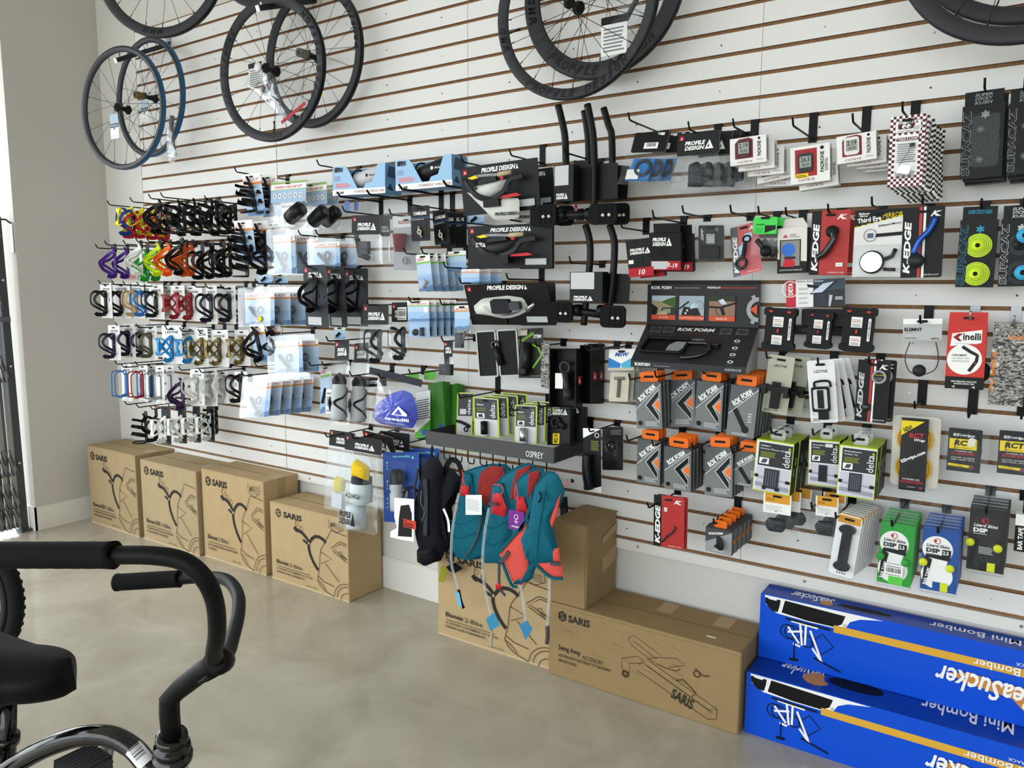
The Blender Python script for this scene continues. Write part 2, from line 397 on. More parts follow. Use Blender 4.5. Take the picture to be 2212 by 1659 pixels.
# ------------------------------------------------------------------ cardboard cartons on the floor
def kraft(c, seed=1): return M(c, .8, spec=.2, noise=.045, nscale=9+seed, bump=.05, bscale=120)
TAPE = M('a98d63', .25, spec=.6); LINE = M('4a3523', .7); DARKINK = M('2f2b29', .7)
def saris_logo(p, u, v, s, hexs=True):
    k = p.h/p.w; r = .055*s
    if hexs:
        p.poly([(u+r*k*math.cos(math.radians(a))*.9, v+r*math.sin(math.radians(a))) for a in (90, 150, 210, 270, 330, 390)], DARKINK)
    return r
def saris_box(x0, x1, yf, h, c, title, sub, lines, nb, badge, label, seed, yb=-.006):
    w = x1-x0; r = thing('carton', label, 'box', ((x0+x1)/2, yf, 0)); D = yb-yf; cb = kraft(c, seed)
    b = MB(); bv = .004
    b.prism(rrect(-w/2, .001, w/2, h, bv, 2), .002, D, cb); b.build('body', r)
    b = MB()                                                        # flap seams and folded edges
    b.box(-w/2, 0, 0, w/2, .003, .006, kraft('cdb590')); b.box(-w/2+.003, .0005, .006, w/2-.003, .002, h-.004, cb)
    b.build('front_panel', r)
    b = MB(); b.box(-w/2+.01, D*.5-.002, h, w/2-.01, D*.5+.002, h+.0012, M('7c6546', .8)); b.build('flap_seam', r)
    b = MB(); b.box(w/2, D*.40, h*.75, w/2+.0007, D*.62, h, TAPE).box(w/2-.09, D*.40, h, w/2+.0007, D*.62, h+.0009, TAPE); b.build('packing_tape', r)
    p = Print(w, h, lambda x, z, l: (x, -l-.0004, z)); k = h/w
    u, v = .115, .875; rr = .058
    p.poly([(u+rr*k*math.cos(math.radians(a))*.92, v+rr*math.sin(math.radians(a))) for a in (90, 150, 210, 270, 330, 390)], DARKINK)
    p.text('S', u-.026, v-.032, u+.026, v+.032, cb, bold=.01)
    p.text('SARIS', .185, v-.04, .43, v+.035, DARKINK, bold=.035)
    # rack drawing
    sp = lambda pts: [pts[0]]+[((a[0]+b_[0])/2, (a[1]+b_[1])/2) for a, b_ in zip(pts, pts[1:])]+[pts[-1]]
    p.line([(.33, .735), (.38, .715), (.43, .70), (.48, .655), (.51, .615)], .017, DARKINK)
    p.line([(.33, .75), (.345, .725), (.37, .71)], .022, DARKINK)
    p.line([(.52, .60), (.555, .66), (.60, .70), (.65, .705), (.70, .685), (.73, .655)], .016, DARKINK)
    p.line([(.515, .62), (.51, .54), (.525, .46), (.56, .38), (.60, .315), (.625, .285)], .016, DARKINK)
    p.line([(.44, .615), (.48, .59), (.51, .58)], .012, DARKINK)
    p.disc(.515, .592, .016, cb)
    for i in range(nb): 
        cu = .365+.062*i; cv = .795-.045*i*1.05; p.ringf(cu, cv, .024, .028, LINE, 14); p.line([(cu-.018, cv+.045), (cu-.02, cv-.02)], .0018, LINE)
    t = .0030
    p.line([(.985, .80), (.80, .825), (.75, .72), (.67, .56), (.655, .48), (.648, .36), (.635, .27), (.615, .17), (.64, .11), (.70, .055), (.82, .012)], t, LINE)
    p.line([(.655, .53), (.80, .475), (.67, .385)], t, LINE); p.line([(.72, .40), (.885, .215)], t, LINE)
    p.line([(.98, .70), (.90, .715), (.80, .61), (.82, .575), (.985, .485)], t, LINE); p.line([(.98, .675), (.91, .69), (.825, .605), (.985, .515)], t, LINE)
    p.line([(.985, .52), (.93, .56), (.92, .60), (.89, .585), (.905, .56), (.95, .50)], t, LINE)
    p.line([(.62, .215), (.70, .165), (.82, .145)], t, LINE); p.line([(.62, .165), (.68, .12), (.73, .06)], t, LINE)
    p.line(arc(1.0, .02, .175, 90, 180, 12, .20), t, LINE); p.line(arc(1.0, .02, .14, 90, 180, 12, .165), t, LINE); p.line(arc(1.0, .0, .095, 90, 180, 10, .11), t, LINE)
    p.text(title, .08, .225, .08+.032*len(title), .275, DARKINK, bold=.02); p.text(sub, .10+.032*len(title), .222, .10+.032*len(title)+.027*len(sub), .27, DARKINK)
    p.lines(.08, .188, .53, .20, 1, LINE)
    p.text(lines[0], .08, .145, .56, .17, DARKINK, bold=.015); p.text(lines[1], .08, .105, .08+.48*len(lines[1])/max(10, len(lines[0])), .13, DARKINK, bold=.015)
    p.text('Made in U.S.A', .48, .04, .61, .06, DARKINK)
    if badge:
        p.line([(.78, .96), (.78, .87), (.865, .815), (.95, .87), (.95, .96)], t, LINE); p.text('#1', .80, .87, .85, .935, DARKINK, bold=.02)
        for i, s_ in enumerate(('TRUNK', 'RACK', 'SOLD')): p.text(s_, .86, .915-.028*i, .93, .935-.028*i, DARKINK)
    p.build('printed_graphics', r)
    return r
EXL = ('FITS MORE VEHICLES THAN EVER BEFORE,', 'INCLUDING MOST WITH SPOILERS.')
T2 = ('A TESTED STATEMENT OF STYLE,', 'DESIGN AND DURABILITY.')
saris_box(-4.805, -4.268, -.254, .490, 'a5906f', 'Bones EX', '3-Bike', EXL, 3, False, 'tan bike-rack carton printed Bones EX 3-Bike, standing in the wall corner', 1)
saris_box(-4.232, -3.690, -.246, .474, 'ac9877', 'Bones EX', '3-Bike', EXL, 3, False, 'tan bike-rack carton printed Bones EX 3-Bike, between the corner carton and the Bones 3-Bike carton', 2)
saris_box(-3.672, -3.152, -.226, .492, 'b59c76', 'Bones', '3-Bike', ('BOTH HARDWORKING AND DROP-DEAD', 'GORGEOUS.'), 3, True, 'tall honey-brown carton printed Bones 3-Bike with a shield badge', 3)
saris_box(-3.110, -2.558, -.224, .400, 'b69e78', 'Bones', '2-Bike', T2, 2, True, 'low carton printed Bones 2-Bike below the hanging water bottle bags', 4)
saris_box(-2.010, -1.447, -.236, .400, 'b69e78', 'Bones', '2-Bike', T2, 2, True, 'carton printed Bones 2-Bike below the hanging teal vests', 5)
# long low carton
r = thing('carton', 'long low scuffed carton printed Swing Away Accessory', 'box', (-1.075, -.262, 0)); cb = kraft('98805c', 8); w, h, D = .735, .288, .25
b = MB(); b.prism(rrect(-w/2, .001, w/2, h, .007, 2), .002, D, cb); b.build('body', r)
MB().box(-w/2+.004, 0, .004, w/2-.004, .003, h-.012, cb).build('front_panel', r)
MB().box(-w/2+.01, D*.5-.0015, h-.0005, w/2-.01, D*.5+.0015, h+.0012, M('6f5736', .8)).build('flap_seam', r)
for xx in (.0, .215): MB().box(xx, D*.62, h, xx+.06, D*.98, h+.0009, TAPE).build('packing_tape', r)
MB().box(.23, D*.22, h, .262, D*.245, h+.001, PAPER).build('paper_scrap', r)
p = Print(w, h, lambda x, z, l: (x, -l-.0004, z)); k = h/w; u, v = .08, .845; rr = .075
p.poly([(u+rr*k*math.cos(math.radians(a))*.92, v+rr*math.sin(math.radians(a))) for a in (90, 150, 210, 270, 330, 390)], DARKINK); p.text('S', u-.012, v-.045, u+.012, v+.045, cb)
p.text('SARIS', .115, v-.055, .24, v+.045, DARKINK, bold=.035)
p.text('Swing Away', .06, .36, .19, .45, DARKINK, bold=.02); p.text('ACCESSORY', .20, .345, .32, .40, DARKINK)
p.text('ADD SWING AWAY FUNCTIONALITY TO YOUR FAVORITE', .06, .285, .36, .325, DARKINK, bold=.01); p.text('SARIS HITCH RACK.', .06, .215, .17, .255, DARKINK, bold=.01)
p.build('lettering', r); p = Print(w, h, lambda x, z, l: (x, -l-.0004, z))
t = .002
p.line([(.48, .78), (.60, .64), (.59, .58), (.47, .72), (.45, .80), (.48, .86), (.62, .70)], t, LINE); p.line([(.42, .52), (.42, .38), (.46, .34), (.46, .48)], t, LINE, True); p.line([(.42, .52), (.50, .60), (.54, .56)], t, LINE); p.line([(.46, .48), (.53, .53)], t, LINE)
p.line([(.52, .55), (.86, .20), (.86, .08), (.50, .42)], t, LINE, True); p.line([(.56, .59), (.90, .24), (.86, .20)], t, LINE); p.line([(.90, .24), (.90, .12), (.86, .08)], t, LINE)
p.line([(.55, .60), (.60, .66), (.70, .72), (.74, .66), (.66, .58)], t, LINE); p.line([(.60, .58), (.64, .56), (.70, .56), (.72, .60)], t*1.5, LINE)
p.line([(.70, .44), (.735, .48), (.80, .36), (.78, .30)], t*2, LINE); p.ringf(.80, .60, .03, .045, LINE, 12); p.line([(.79, .66), (.83, .60), (.86, .62)], t*2, LINE)
p.text('SARIS', .68, .17, .79, .30, DARKINK, bold=.02, ang=-16)
p.ringf(.44, .33, .02, .05, LINE, 10); p.line([(.55, .52), (.88, .18)], t, LINE)
p.build('printed_graphics', r)
stain = M('7d6645', .85)
b = Print(w, h, lambda x, z, l: (x, -l-.0003, z)); rq = random.Random(2)
for i in range(26):
    a = rq.uniform(.02, .75); c_ = rq.uniform(.35, .98); b.line([(a, c_), (a+rq.uniform(.015, .05), c_-rq.uniform(.0, .03))], .0012, stain)
b.build('scuff_marks', r, kind='stuff')
# tall narrow carton standing on it
r = thing('carton', 'plain dented tan carton standing upright on the long low carton', 'box', (-1.365, -.250, .289)); cb = kraft('98815f', 11); w, h, D = .145, .314, .24
b = MB(); b.prism([(-w/2, 0), (w/2, 0), (w/2+.004, h*.5), (w/2, h-.003), (w/2-.004, h), (-w/2, h+.004)], .001, D, cb); b.build('body', r)
MB().box(-w/2, -.002, .0, w/2-.004, .0015, h, kraft('937b58', 13)).build('front_flap', r)
b = MB(); b.prism([(-w/2+.01, h+.003), (w/2+.006, h+.0005), (w/2+.006, h+.003), (-w/2+.01, h+.006)], .0, D*.46, cb).prism([(-w/2+.01, h+.003), (w/2+.006, h+.0005), (w/2+.006, h+.003), (-w/2+.01, h+.006)], D*.48, D+.004, cb); b.build('top_flaps', r)
for z0, z1 in ((.10, .17), (.215, .255)): MB().add([(w/2+.0045, D*.5, z0), (w/2+.0045, D, z0+.03), (w/2+.0045, D, z1+.02), (w/2+.0045, D*.5, z1-.01)], [(0, 1, 2, 3)], TAPE).build('packing_tape', r)
# blue cartons
BLU = M('0f4fd0', .28, spec=.6); BLUT = M('0d3fa8', .3, spec=.6); GOLD = M('dca940', .35)
def blue_box(loc, w, h, D, label):
    r = thing('carton', label, 'box', loc)
    b = MB(); b.prism(rrect(0, .0, w, h, .003, 2), 0, D, BLU, edge=BLUT); b.build('body', r)
    MB().box(-.001, .004, .004, -.0002, D-.004, h-.004, BLUT).build('end_flap', r)
    p = Print(w, h, lambda x, z, l: (x, -l, z), x0=0.)
    p.poly([(.014, .985), (.40, .985), (.33, .93), (.30, .86), (.29, .78), (.25, .72), (.16, .72), (.06, .74), (.02, .84)], WHITE)
    p.poly([(.016, .95), (.07, .955), (.068, .87), (.062, .76), (.04, .765), (.018, .86)], BLACK)
    p.poly([(.085, .965), (.285, .93), (.275, .80), (.25, .735), (.16, .735), (.075, .77)], BLACK)
    p.poly([(.02, .97), (.06, .965), (.055, .93), (.03, .935)], WHITE)
    p.rect(.25, .655, 1.0, .765, GOLD)
    p.disc(.285, .79, .028, LGREY, 14)
    for x_ in (.10, .115): p.ringf(x_+.0, .50, .10, .115, BLACK, 20); 
    p.ringf(.165, .42, .08, .095, BLACK, 20); p.ringf(.215, .43, .15, .165, M('222', .5) if False else BLACK, 4)
    for a, c_ in (((.10, .58), (.14, .36)), ((.14, .68), (.15, .34)), ((.10, .50), (.15, .56)), ((.16, .66), (.16, .36)), ((.175, .60), (.215, .20)), ((.11, .68), (.20, .66)), ((.185, .34), (.22, .16)), ((.12, .34), (.145, .32))): p.line([a, c_], .007, WHITE)
    p.line([(.09, .70), (.24, .68)], .006, BLACK); p.line([(.19, .20), (.28, .09)], .005, BLACK); p.line([(.125, .36), (.125, .10)], .004, BLACK); p.line([(.11, .09), (.14, .10)], .008, BLACK)
    p.text('Mini Bomber', .66, .66, .86, .765, WHITE, rot=180, bold=.01); p.text('2-BIKE RACK', .77, .80, .86, .84, WHITE, rot=180)
    ORG = M('c98a45', .4)
    p.poly([(.60, .49), (.66, .56), (.72, .50), (.80, .52), (.80, .40), (.86, .28), (.865, .20), (.84, .17), (.80, .22), (.77, .34), (.70, .38), (.64, .40)], ORG)
    p.text('SeaSucker', .56, .26, .83, .55, WHITE, rot=180, bold=.02, shear=.2, ang=-3)
    p.build('printed_graphics', r)
    p = Print(w, D, lambda x, z, l: (x, z, h+l), x0=0.)
    p.text('SeaSucker', .09, .30, .235, .82, WHITE, rot=180, bold=.02, shear=.2); p.disc(.215, .36, .2, ORG, 12)
    p.poly([(.335+.10*a[0], .5+.28*a[1]) for a in rrect(-1, -1, 1, 1, .8)], BLUT); p.poly([(.335+.085*a[0], .46+.16*a[1]) for a in rrect(-1, -1, 1, 1, .8)], M('0a0b12', .6))
    p.text('Mini Bomber', .53, .30, .78, .72, WHITE, rot=180, bold=.01)
    p.build('top_graphics', r)
    return r
blue_box((-.698, -.228, 0), .95, .214, .21, 'blue bike-rack carton with an orange stripe lying on the floor')
blue_box((-.698, -.102, .216), .95, .226, .10, 'blue bike-rack carton stacked on top of the other blue carton')

# ------------------------------------------------------------------ bicycle wheels on the wall
RIMG = M('33353a', .38, spec=.6); RIMM = M('36373b', .5); LETT = M('08080a', .4); BLUE_T = M('1f5d8f', .35); SPK = M('17171a', .35, .6)
def rim_text(p_r, R, y, txt, a0, da, hgt, m, mb, flip=1):
    """letters set along the rim face"""
    for i, ch in enumerate(txt):
        if ch == ' ': continue
        vs, fs = glyphs(ch, .03, .25); wd = R*math.radians(da)*.84; a = math.radians(a0+da*i)
        out = []
        for x, z in vs:
            lx = (x-.5)*wd; lz = (z-.5)*hgt
            rad = R-flip*lz*-1 if False else R+flip*lz*-1
            aa = a+flip*lx/R; out.append((rad*math.cos(aa), y, rad*math.sin(aa)))
        mb.add(out, fs if flip < 0 else fs, m)
def wheel(name, label, c, yaw, depth, rim, bed, hub=M('141416', .4), txt=None, cassette=None, tag_=None, R=.317, group=None, roll=0., valve=None):
    r = thing(name, label, 'wheel', c, (0, roll, yaw), group)
    prof = [(0, -.012), (0, .012), (-.008, .0135), (-depth*.55, .0125), (-depth*.9, .006), (-depth, 0), (-depth*.9, -.006), (-depth*.55, -.0125), (-.008, -.0135)]
    b = MB(); b.ring(R, 0, rim, n=72, prof=prof); o = b.build('rim', r)
    b = MB(); b.ring(R+.0006, 0, bed, n=72, prof=[(0, -.0095), (0, .0095), (-.002, .0095), (-.002, -.0095)]); b.build('rim_bed', r)
    if txt:
        txt = [(wd_, a0+da*t.index(wd_), da, hg) for t, a0, da, hg in txt for wd_ in t.split()]
        for t, a0, da, hg in txt: b = MB(); rim_text(None, R-depth*.5, -.0142, t, a0, da, hg, LETT, b); b.build('lettering', r)
    b = MB(); Rx = Matrix.Rotation(math.pi/2, 4, 'X')
    b.lathe([(.006, -.052), (.010, -.050), (.011, -.040), (.024, -.036), (.024, -.030), (.013, -.026), (.012, .02), (.022, .03), (.022, .036), (.010, .040), (.006, .052)], hub, 16, Rx, caps=True); b.build('hub', r)
    if cassette:
        b = MB(); b.lathe([(.020, .034), (.020, .085), (.014, .085), (.014, .05)], M(cassette, .5), 16, Rx, caps=True); b.build('freehub_cap', r)
    b = MB(); n = 20
    for i in range(n):
        a = 2*math.pi*i/n; sgn = 1 if i % 2 else -1; ha = a+sgn*(.9 if (i//2) % 2 else -.9)
        b.tube([(.022*math.cos(ha), sgn*.033, .022*math.sin(ha)), ((R-depth)*math.cos(a), 0, (R-depth)*math.sin(a))], .0011, SPK, 4, cap=False)
        b.tube([((R-depth+.001)*math.cos(a), 0, (R-depth+.001)*math.sin(a)), ((R-depth-.014)*math.cos(a), 0, (R-depth-.014)*math.sin(a))], .0022, SPK, 4)
    b.build('spokes', r)
    if valve is not None:
        a = math.radians(valve); b = MB(); b.tube([((R-depth)*math.cos(a), 0, (R-depth)*math.sin(a)), ((R-depth-.03)*math.cos(a), 0, (R-depth-.03)*math.sin(a)), ((R-depth-.048)*math.cos(a), 0, (R-depth-.048)*math.sin(a))], [.003, .003, .0045], BLACK, 6); b.build('valve', r)
    return r
PD = 'PROFILE DESIGN'
def hang_tag(loc, w, h, label, cat='tag', dark='2a3442', yaw=0, name='hang_tag', group=None):
    r = thing(name, label, cat, loc, (0, 0, yaw), group)
    MB().prism(rrect(-w/2, -h, w/2, 0, .004, 2), -.0005, .0005, PAPER).build('card', r)
    p = Print(w, h, lambda x, z, l: (x, -l-.0006, z), z0=-h); p.rect(0, .45, 1, .62, M(dark, .5)); p.text('REYNOLDS', .1, .50, .9, .57, WHITE); p.rect(0, .62, 1, 1, M('9fb2c2', .5)); p.disc(.5, .42, .07, M('3d74b8', .5)); p.lines(.1, .05, .8, .2, 3, LGREY); p.build('printed_graphics', r)
    MB().tube([(0, 0, -.004), (0, .004, .03)], .0006, BLACK, 4).build('string', r)
    return r
wa = wheel('bicycle_wheel', 'glossy charcoal bicycle wheel with blue rim tape and a bare black hub', (-4.108, -.300, 2.409), math.radians(8), .030, RIMG, BLUE_T)
wb = wheel('bicycle_wheel', 'glossy charcoal bicycle wheel with blue rim tape and a brown freehub cap', (-4.135, -.125, 2.503), 0, .030, RIMG, BLUE_T, cassette='6e5a38')
hang_tag((-4.10, -.355, 2.37), .078, .125, 'white and black paper tag hanging from the charcoal blue-taped wheel hub')
hang_tag((-4.085, -.19, 2.475), .07, .115, 'paper tag hanging from the hub with the brown freehub cap', dark='1d2430')
wheel('bicycle_wheel', 'matt black wheel lettered PROFILE DESIGN with a white hub cap disc', (-2.957, -.25, 2.450), math.radians(6), .042, RIMM, BLACK, txt=((PD, 140, 6.3, .026), ('GMR', 268, 6.0, .02), (PD, -50, 7.2, .026)), valve=272)
b = MB(); b.lathe([(.0, 0), (.021, 0), (.021, .008), (.0, .008)], M('d7dade', .4), 20, Matrix.Translation((-2.965, -.312, 2.448)) @ Matrix.Rotation(math.pi/2, 4, 'X')); o = b.build('hub_protector'); tag(o, 'white plastic disc on the end of a matt black wheel hub', 'cap')
wheel('bicycle_wheel', 'matt black wheel with a grey freehub cover hanging behind the white-capped wheel', (-2.845, -.10, 2.525), 0, .042, RIMM, BLACK, txt=((PD, 0, 6.3, .026),), cassette='6b6862')
wheel('bicycle_wheel', 'matt black wheel with PROFILE DESIGN along its bottom, shallow rim, above the aero bars', (-1.405, -.20, 2.449), 0, .040, RIMM, BLACK, txt=((PD, 234, 6.1, .026), ('GMR', 188, 6.0, .024)), valve=190)
wheel('bicycle_wheel', 'matt black deep-rim wheel lettered PROFILE DESIGN hanging behind the shallow-rim wheel', (-1.352, -.10, 2.532), 0, .062, RIMM, BLACK, txt=((PD, 228, 6.6, .034), ('GMR', 180, 7, .03)))
wheel('bicycle_wheel', 'black wheel overlapping the white wall corner high above the blue-taped wheels', (-3.36, -.52, 2.905), math.radians(24), .045, RIMM, BLACK, txt=(('GMR', 255, 7, .024),))
wheel('bicycle_wheel', 'black wheel whose lower rim shows beside the wheel with the white hub cap', (-3.125, -.16, 3.10), 0, .045, RIMM, BLACK)
wheel('bicycle_wheel', 'black wheel above the checkered mirror cards, its lower rim unlettered', (-.071, -.20, 2.419), 0, .046, RIMM, BLACK)
wheel('bicycle_wheel', 'black wheel hanging behind the unlettered wheel above the mirror cards', (-.060, -.08, 2.500), 0, .046, RIMM, BLACK)
# wheel hanger arms
def hanger(x, z0, z1, L, label):
    r = thing('wheel_hanger', label, 'hanger', (x, 0, z0), (math.atan2(z0-z1, L), 0, 0))
    MB().box(-.02, -.004, -.03, .02, .003, .05, STEEL).build('mounting_plate', r)
    MB().box(-.010, -L, -.024, .010, -.004, -.001, DSTEEL).build('arm', r)
    MB().box(-.011, -L-.004, -.025, .011, -L, 0, STEEL).build('end_cap', r)
    for y in (-L*.93, -L*.60, -L*.47, -L*.2): MB().lathe([(.005, .0), (.005, .010), (.004, .013), (0, .014)], STEEL, 8, Matrix.Translation((0, y, -.001))).build('peg', r)
HL = 'square steel wheel hanger arm with pegs, carrying '
hanger(-4.12, 2.83, 2.645, .36, HL+'the blue-taped wheels'); hanger(-2.93, 2.83, 2.69, .36, HL+'the white-capped wheel'); hanger(-1.375, 2.83, 2.665, .32, HL+'the deep-rim wheel')
hanger(-.07, 2.81, 2.62, .32, HL+'the unlettered wheels'); hanger(-3.25, 3.43, 3.07, .62, HL+'the wheel overlapping the wall corner')
# small parcels zip-tied to the wheels
def film_bag(name, label, pts, d, t=.02, m=None, parts=(), cat='bag', group=None, seed=3, wob=.12):
    """crinkled clear bag traced on the plane d off the wall; parts(root, org) adds contents"""
    xs = [p for p in trace(pts, d)]; cx = sum(p[0] for p in xs)/len(xs); z0 = min(p[1] for p in xs)
    r = thing(name, label, cat, (cx, -d, z0), group=group)
    b = MB(); puff(b, [(p[0]-cx, p[1]-z0) for p in xs], t, t*.6, m or clear((.95, .96, .97), .012, .14, .12, 14, .03), n=40, rings=6, wob=wob, seed=seed)
    b.build('clear_film', r)
    for f in parts: f(r)
    return r
def paper_slip(x0, z0, x1, z1, y=-.004, txt=True, m=PAPER):
    def f(r):
        w = x1-x0; MB().box(x0, y, z0, x1, y+.001, z1, m).build('paper_slip', r)
        p = Print(w, z1-z0, lambda x, z, l: (x, y-l, z), x0=x0, z0=z0); p.lines(.1, .1, .9, .75, 7, GREY); p.rect(0, .8, 1, 1, BLACK); p.build('printed_graphics', r)
    return f
def lump(cx, cz, rx, rz, ry, m, name='contents', y=0.):
    def f(r):
        MB().blob(lambda u, v: (cx+rx*math.sin(math.pi*min(max(v, .02), .98))*math.cos(2*math.pi*u), y+ry*math.sin(math.pi*min(max(v, .02), .98))*math.sin(2*math.pi*u), cz-rz*math.cos(math.pi*v)), 12, 8, m).build(name, r)
    return f
def rod(pts, rad, m, name='contents'):
    def f(r): MB().tube(pts, rad, m, 6).build(name, r)
    return f
film_bag('parts_bag', 'clear bag of quick-release parts and leaflet tied inside the white-capped wheel', [(553, 138), (566, 130), (600, 150), (612, 190), (625, 235), (638, 262), (608, 262), (590, 240), (556, 205), (526, 185)], .17, .016,
         parts=(paper_slip(-.16, .19, -.06, .30), rod([(-.02, 0, .28), (.06, 0, .05)], .012, M('2c2c30', .4)), lump(-.04, .17, .03, .02, .01, BLACK)))
film_bag('parts_bag', 'clear bag of wheel parts and printed leaflet tied to the deep-rim wheel', [(1300, 70), (1325, 30), (1345, 0), (1390, -10), (1385, 40), (1365, 75), (1330, 133), (1305, 110), (1278, 95)], .13, .014,
         parts=(paper_slip(-.06, .02, .04, .15, -.012), rod([(.02, 0, .12), (.10, 0, .24)], .01, M('333338', .4))))
film_bag('parts_bag', 'small grey zip bag dangling off the wheel with the brown freehub cap', [(546-180, 235), (368, 262), (378, 285), (384, 320), (390, 335), (375, 353), (361, 350), (358, 315), (356, 285), (362, 270)], .13, .012,
         parts=(rod([(-.02, 0, .05), (.02, 0, .25)], .012, M('77797c', .4)), rod([(.03, 0, .04), (.0, 0, .22)], .008, M('2b2b2e', .4))))
tag(MB().box(-2.80, -.12, 2.335, -2.765, -.119, 2.382, M('e5d41c', .5)).build('yellow_tag'), 'small yellow paper tag on the spokes of the rear wheel with a grey cover', 'tag')
tag(MB().box(-1.60, -.13, 2.56, -1.565, -.129, 2.615, M('e5d41c', .5)).build('yellow_tag'), 'small yellow paper tag beside the hub of the deep-rim wheel', 'tag')
b = MB(); b.tube([at(608, 265, Y=-.2), at(660, 222, Y=-.2)], 0, M('b11f2a', .4), flat=(.016, .0012)); tag(b.build('zip_tie'), 'red plastic strap on the bottom of the white-capped wheel', 'strap')
# ------------------------------------------------------------------ cruiser bicycle in the foreground
MATB = M('0a0a0c', .5, spec=.4, bump=.02, bscale=400); GRIP = M('08080a', .75, spec=.4, bump=.15, bscale=500); GLOSSB = M('050507', .1, spec=.5)
r = thing('bicycle', 'black cruiser bicycle with swept-back handlebar and padded saddle', 'bicycle', (-1.35, -2.2, 0))
O = Vector((-1.35, -2.2, 0)); bp_ = lambda x, y, w: atd(x, y, w)-O
def smooth(pts, n=4):
    P = [Vector(p) for p in pts]; out = []
    for i in range(len(P)-1):
        p0 = P[max(0, i-1)]; p1 = P[i]; p2 = P[i+1]; p3 = P[min(len(P)-1, i+2)]
        for k in range(n):
            t = k/n; out.append(.5*((2*p1)+(-p0+p2)*t+(2*p0-5*p1+4*p2-p3)*t*t+(-p0+3*p1-3*p2+p3)*t**3))
    return out+[P[-1]]
near = [bp_(x, y, w) for x, y, w in ((200, 1199, .93), (250, 1199, .928), (330, 1200, .925), (395, 1212, .925), (440, 1248, .93), (464, 1300, .95), (469, 1365, .99), (462, 1412, 1.045), (470, 1424, 1.09))]
far = [bp_(x, y, w) for x, y, w in ((470, 1424, 1.09), (492, 1408, 1.15), (503, 1375, 1.21), (515, 1325, 1.30), (513, 1282, 1.38), (488, 1252, 1.44), (440, 1247, 1.48), (385, 1251, 1.50), (370, 1253, 1.50))]
MB().tube(smooth(near)+smooth(far)[1:], .0113, MATB, 14).build('handlebar', r)
def grip(a, b, rad, name='grip'):
    a, b = Vector(a), Vector(b); g = r and MB(); n = 26; path = []; rd = []
    for i in range(n+1):
        t = i/n; path.append(a.lerp(b, t)); rd.append(rad*(1.06 if i in (0, 1, n) else 1+.018*(i % 2)))
    path = [a]+path+[b]; rd = [rad*.6]+rd+[rad*.65]
    g.tube(path, rd, GRIP, 16); return g.build(name, r)
grip(bp_(-190, 1199, .95), bp_(249, 1199, .928), .0162); grip(bp_(251, 1258, 1.51), bp_(389, 1250, 1.50), .0165)
st = [bp_(x, y, w) for x, y, w in ((474, 1428, 1.10), (440, 1448, 1.125), (385, 1490, 1.14), (366, 1512, 1.147), (366, 1540, 1.15), (371, 1600, 1.155))]
MB().tube(st, [.0165, .0155, .0150, .0152, .0148, .0142], MATB, 8).build('stem', r)
b = MB(); cl = bp_(474, 1428, 1.10); ax = (Vector(far[1])-Vector(near[-2])).normalized(); Mx = Matrix.Translation(cl) @ ax.to_track_quat('Z', 'Y').to_matrix().to_4x4()
b.lathe([(.012, -.026), (.0185, -.024), (.0195, 0), (.0185, .024), (.012, .026)], MATB, 14, Mx, caps=True); b.build('clamp', r)
b = MB(); b.tube([bp_(470, 1452, 1.10), bp_(447, 1466, 1.095), bp_(428, 1476, 1.09)], [.006, .005, .002], MATB, 6); b.build('clamp_lever', r)
hx = (bp_(376, 1700, 1.19)-bp_(371, 1592, 1.155)).normalized(); Mh = Matrix.Translation(bp_(371, 1592, 1.155)) @ hx.to_track_quat('Z', 'Y').to_matrix().to_4x4()
b = MB(); b.lathe([(.015, -.004), (.0225, -.004), (.0235, .004), (.0225, .008), (.018, .009), (.018, .014), (.026, .015), (.027, .021), (.024, .024), (.0245, .032), (.029, .034), (.029, .042), (.022, .046)], GLOSSB, 20, Mh, caps=True); b.build('headset', r)
b = MB(); b.lathe([(.0215, .044), (.0215, .17)], GLOSSB, 18, Mh, caps=True); ht = b.build('head_tube', r)
b = MB(); b.lathe([(.0219, .052), (.0219, .10)], M('cfc9c8', .4), 18, Mh); b.build('head_badge', ht)
hb = Vector(Mh @ Vector((0, 0, .07)))
tt = smooth([hb, bp_(330, 1662, 1.17), bp_(290, 1618, 1.18), bp_(245, 1592, 1.19), bp_(200, 1588, 1.20), bp_(150, 1596, 1.215), bp_(90, 1620, 1.235), bp_(30, 1655, 1.26), bp_(-25, 1700, 1.29)], 4)
MB().tube(tt, .0158, GLOSSB, 14).build('top_tube', r)
sb = MB(); q0 = bp_(310, 1622, 1.155); e1 = (bp_(338, 1640, 1.15)-bp_(290, 1606, 1.162)); e2 = bp_(318, 1655, 1.158)-bp_(330, 1610, 1.15)
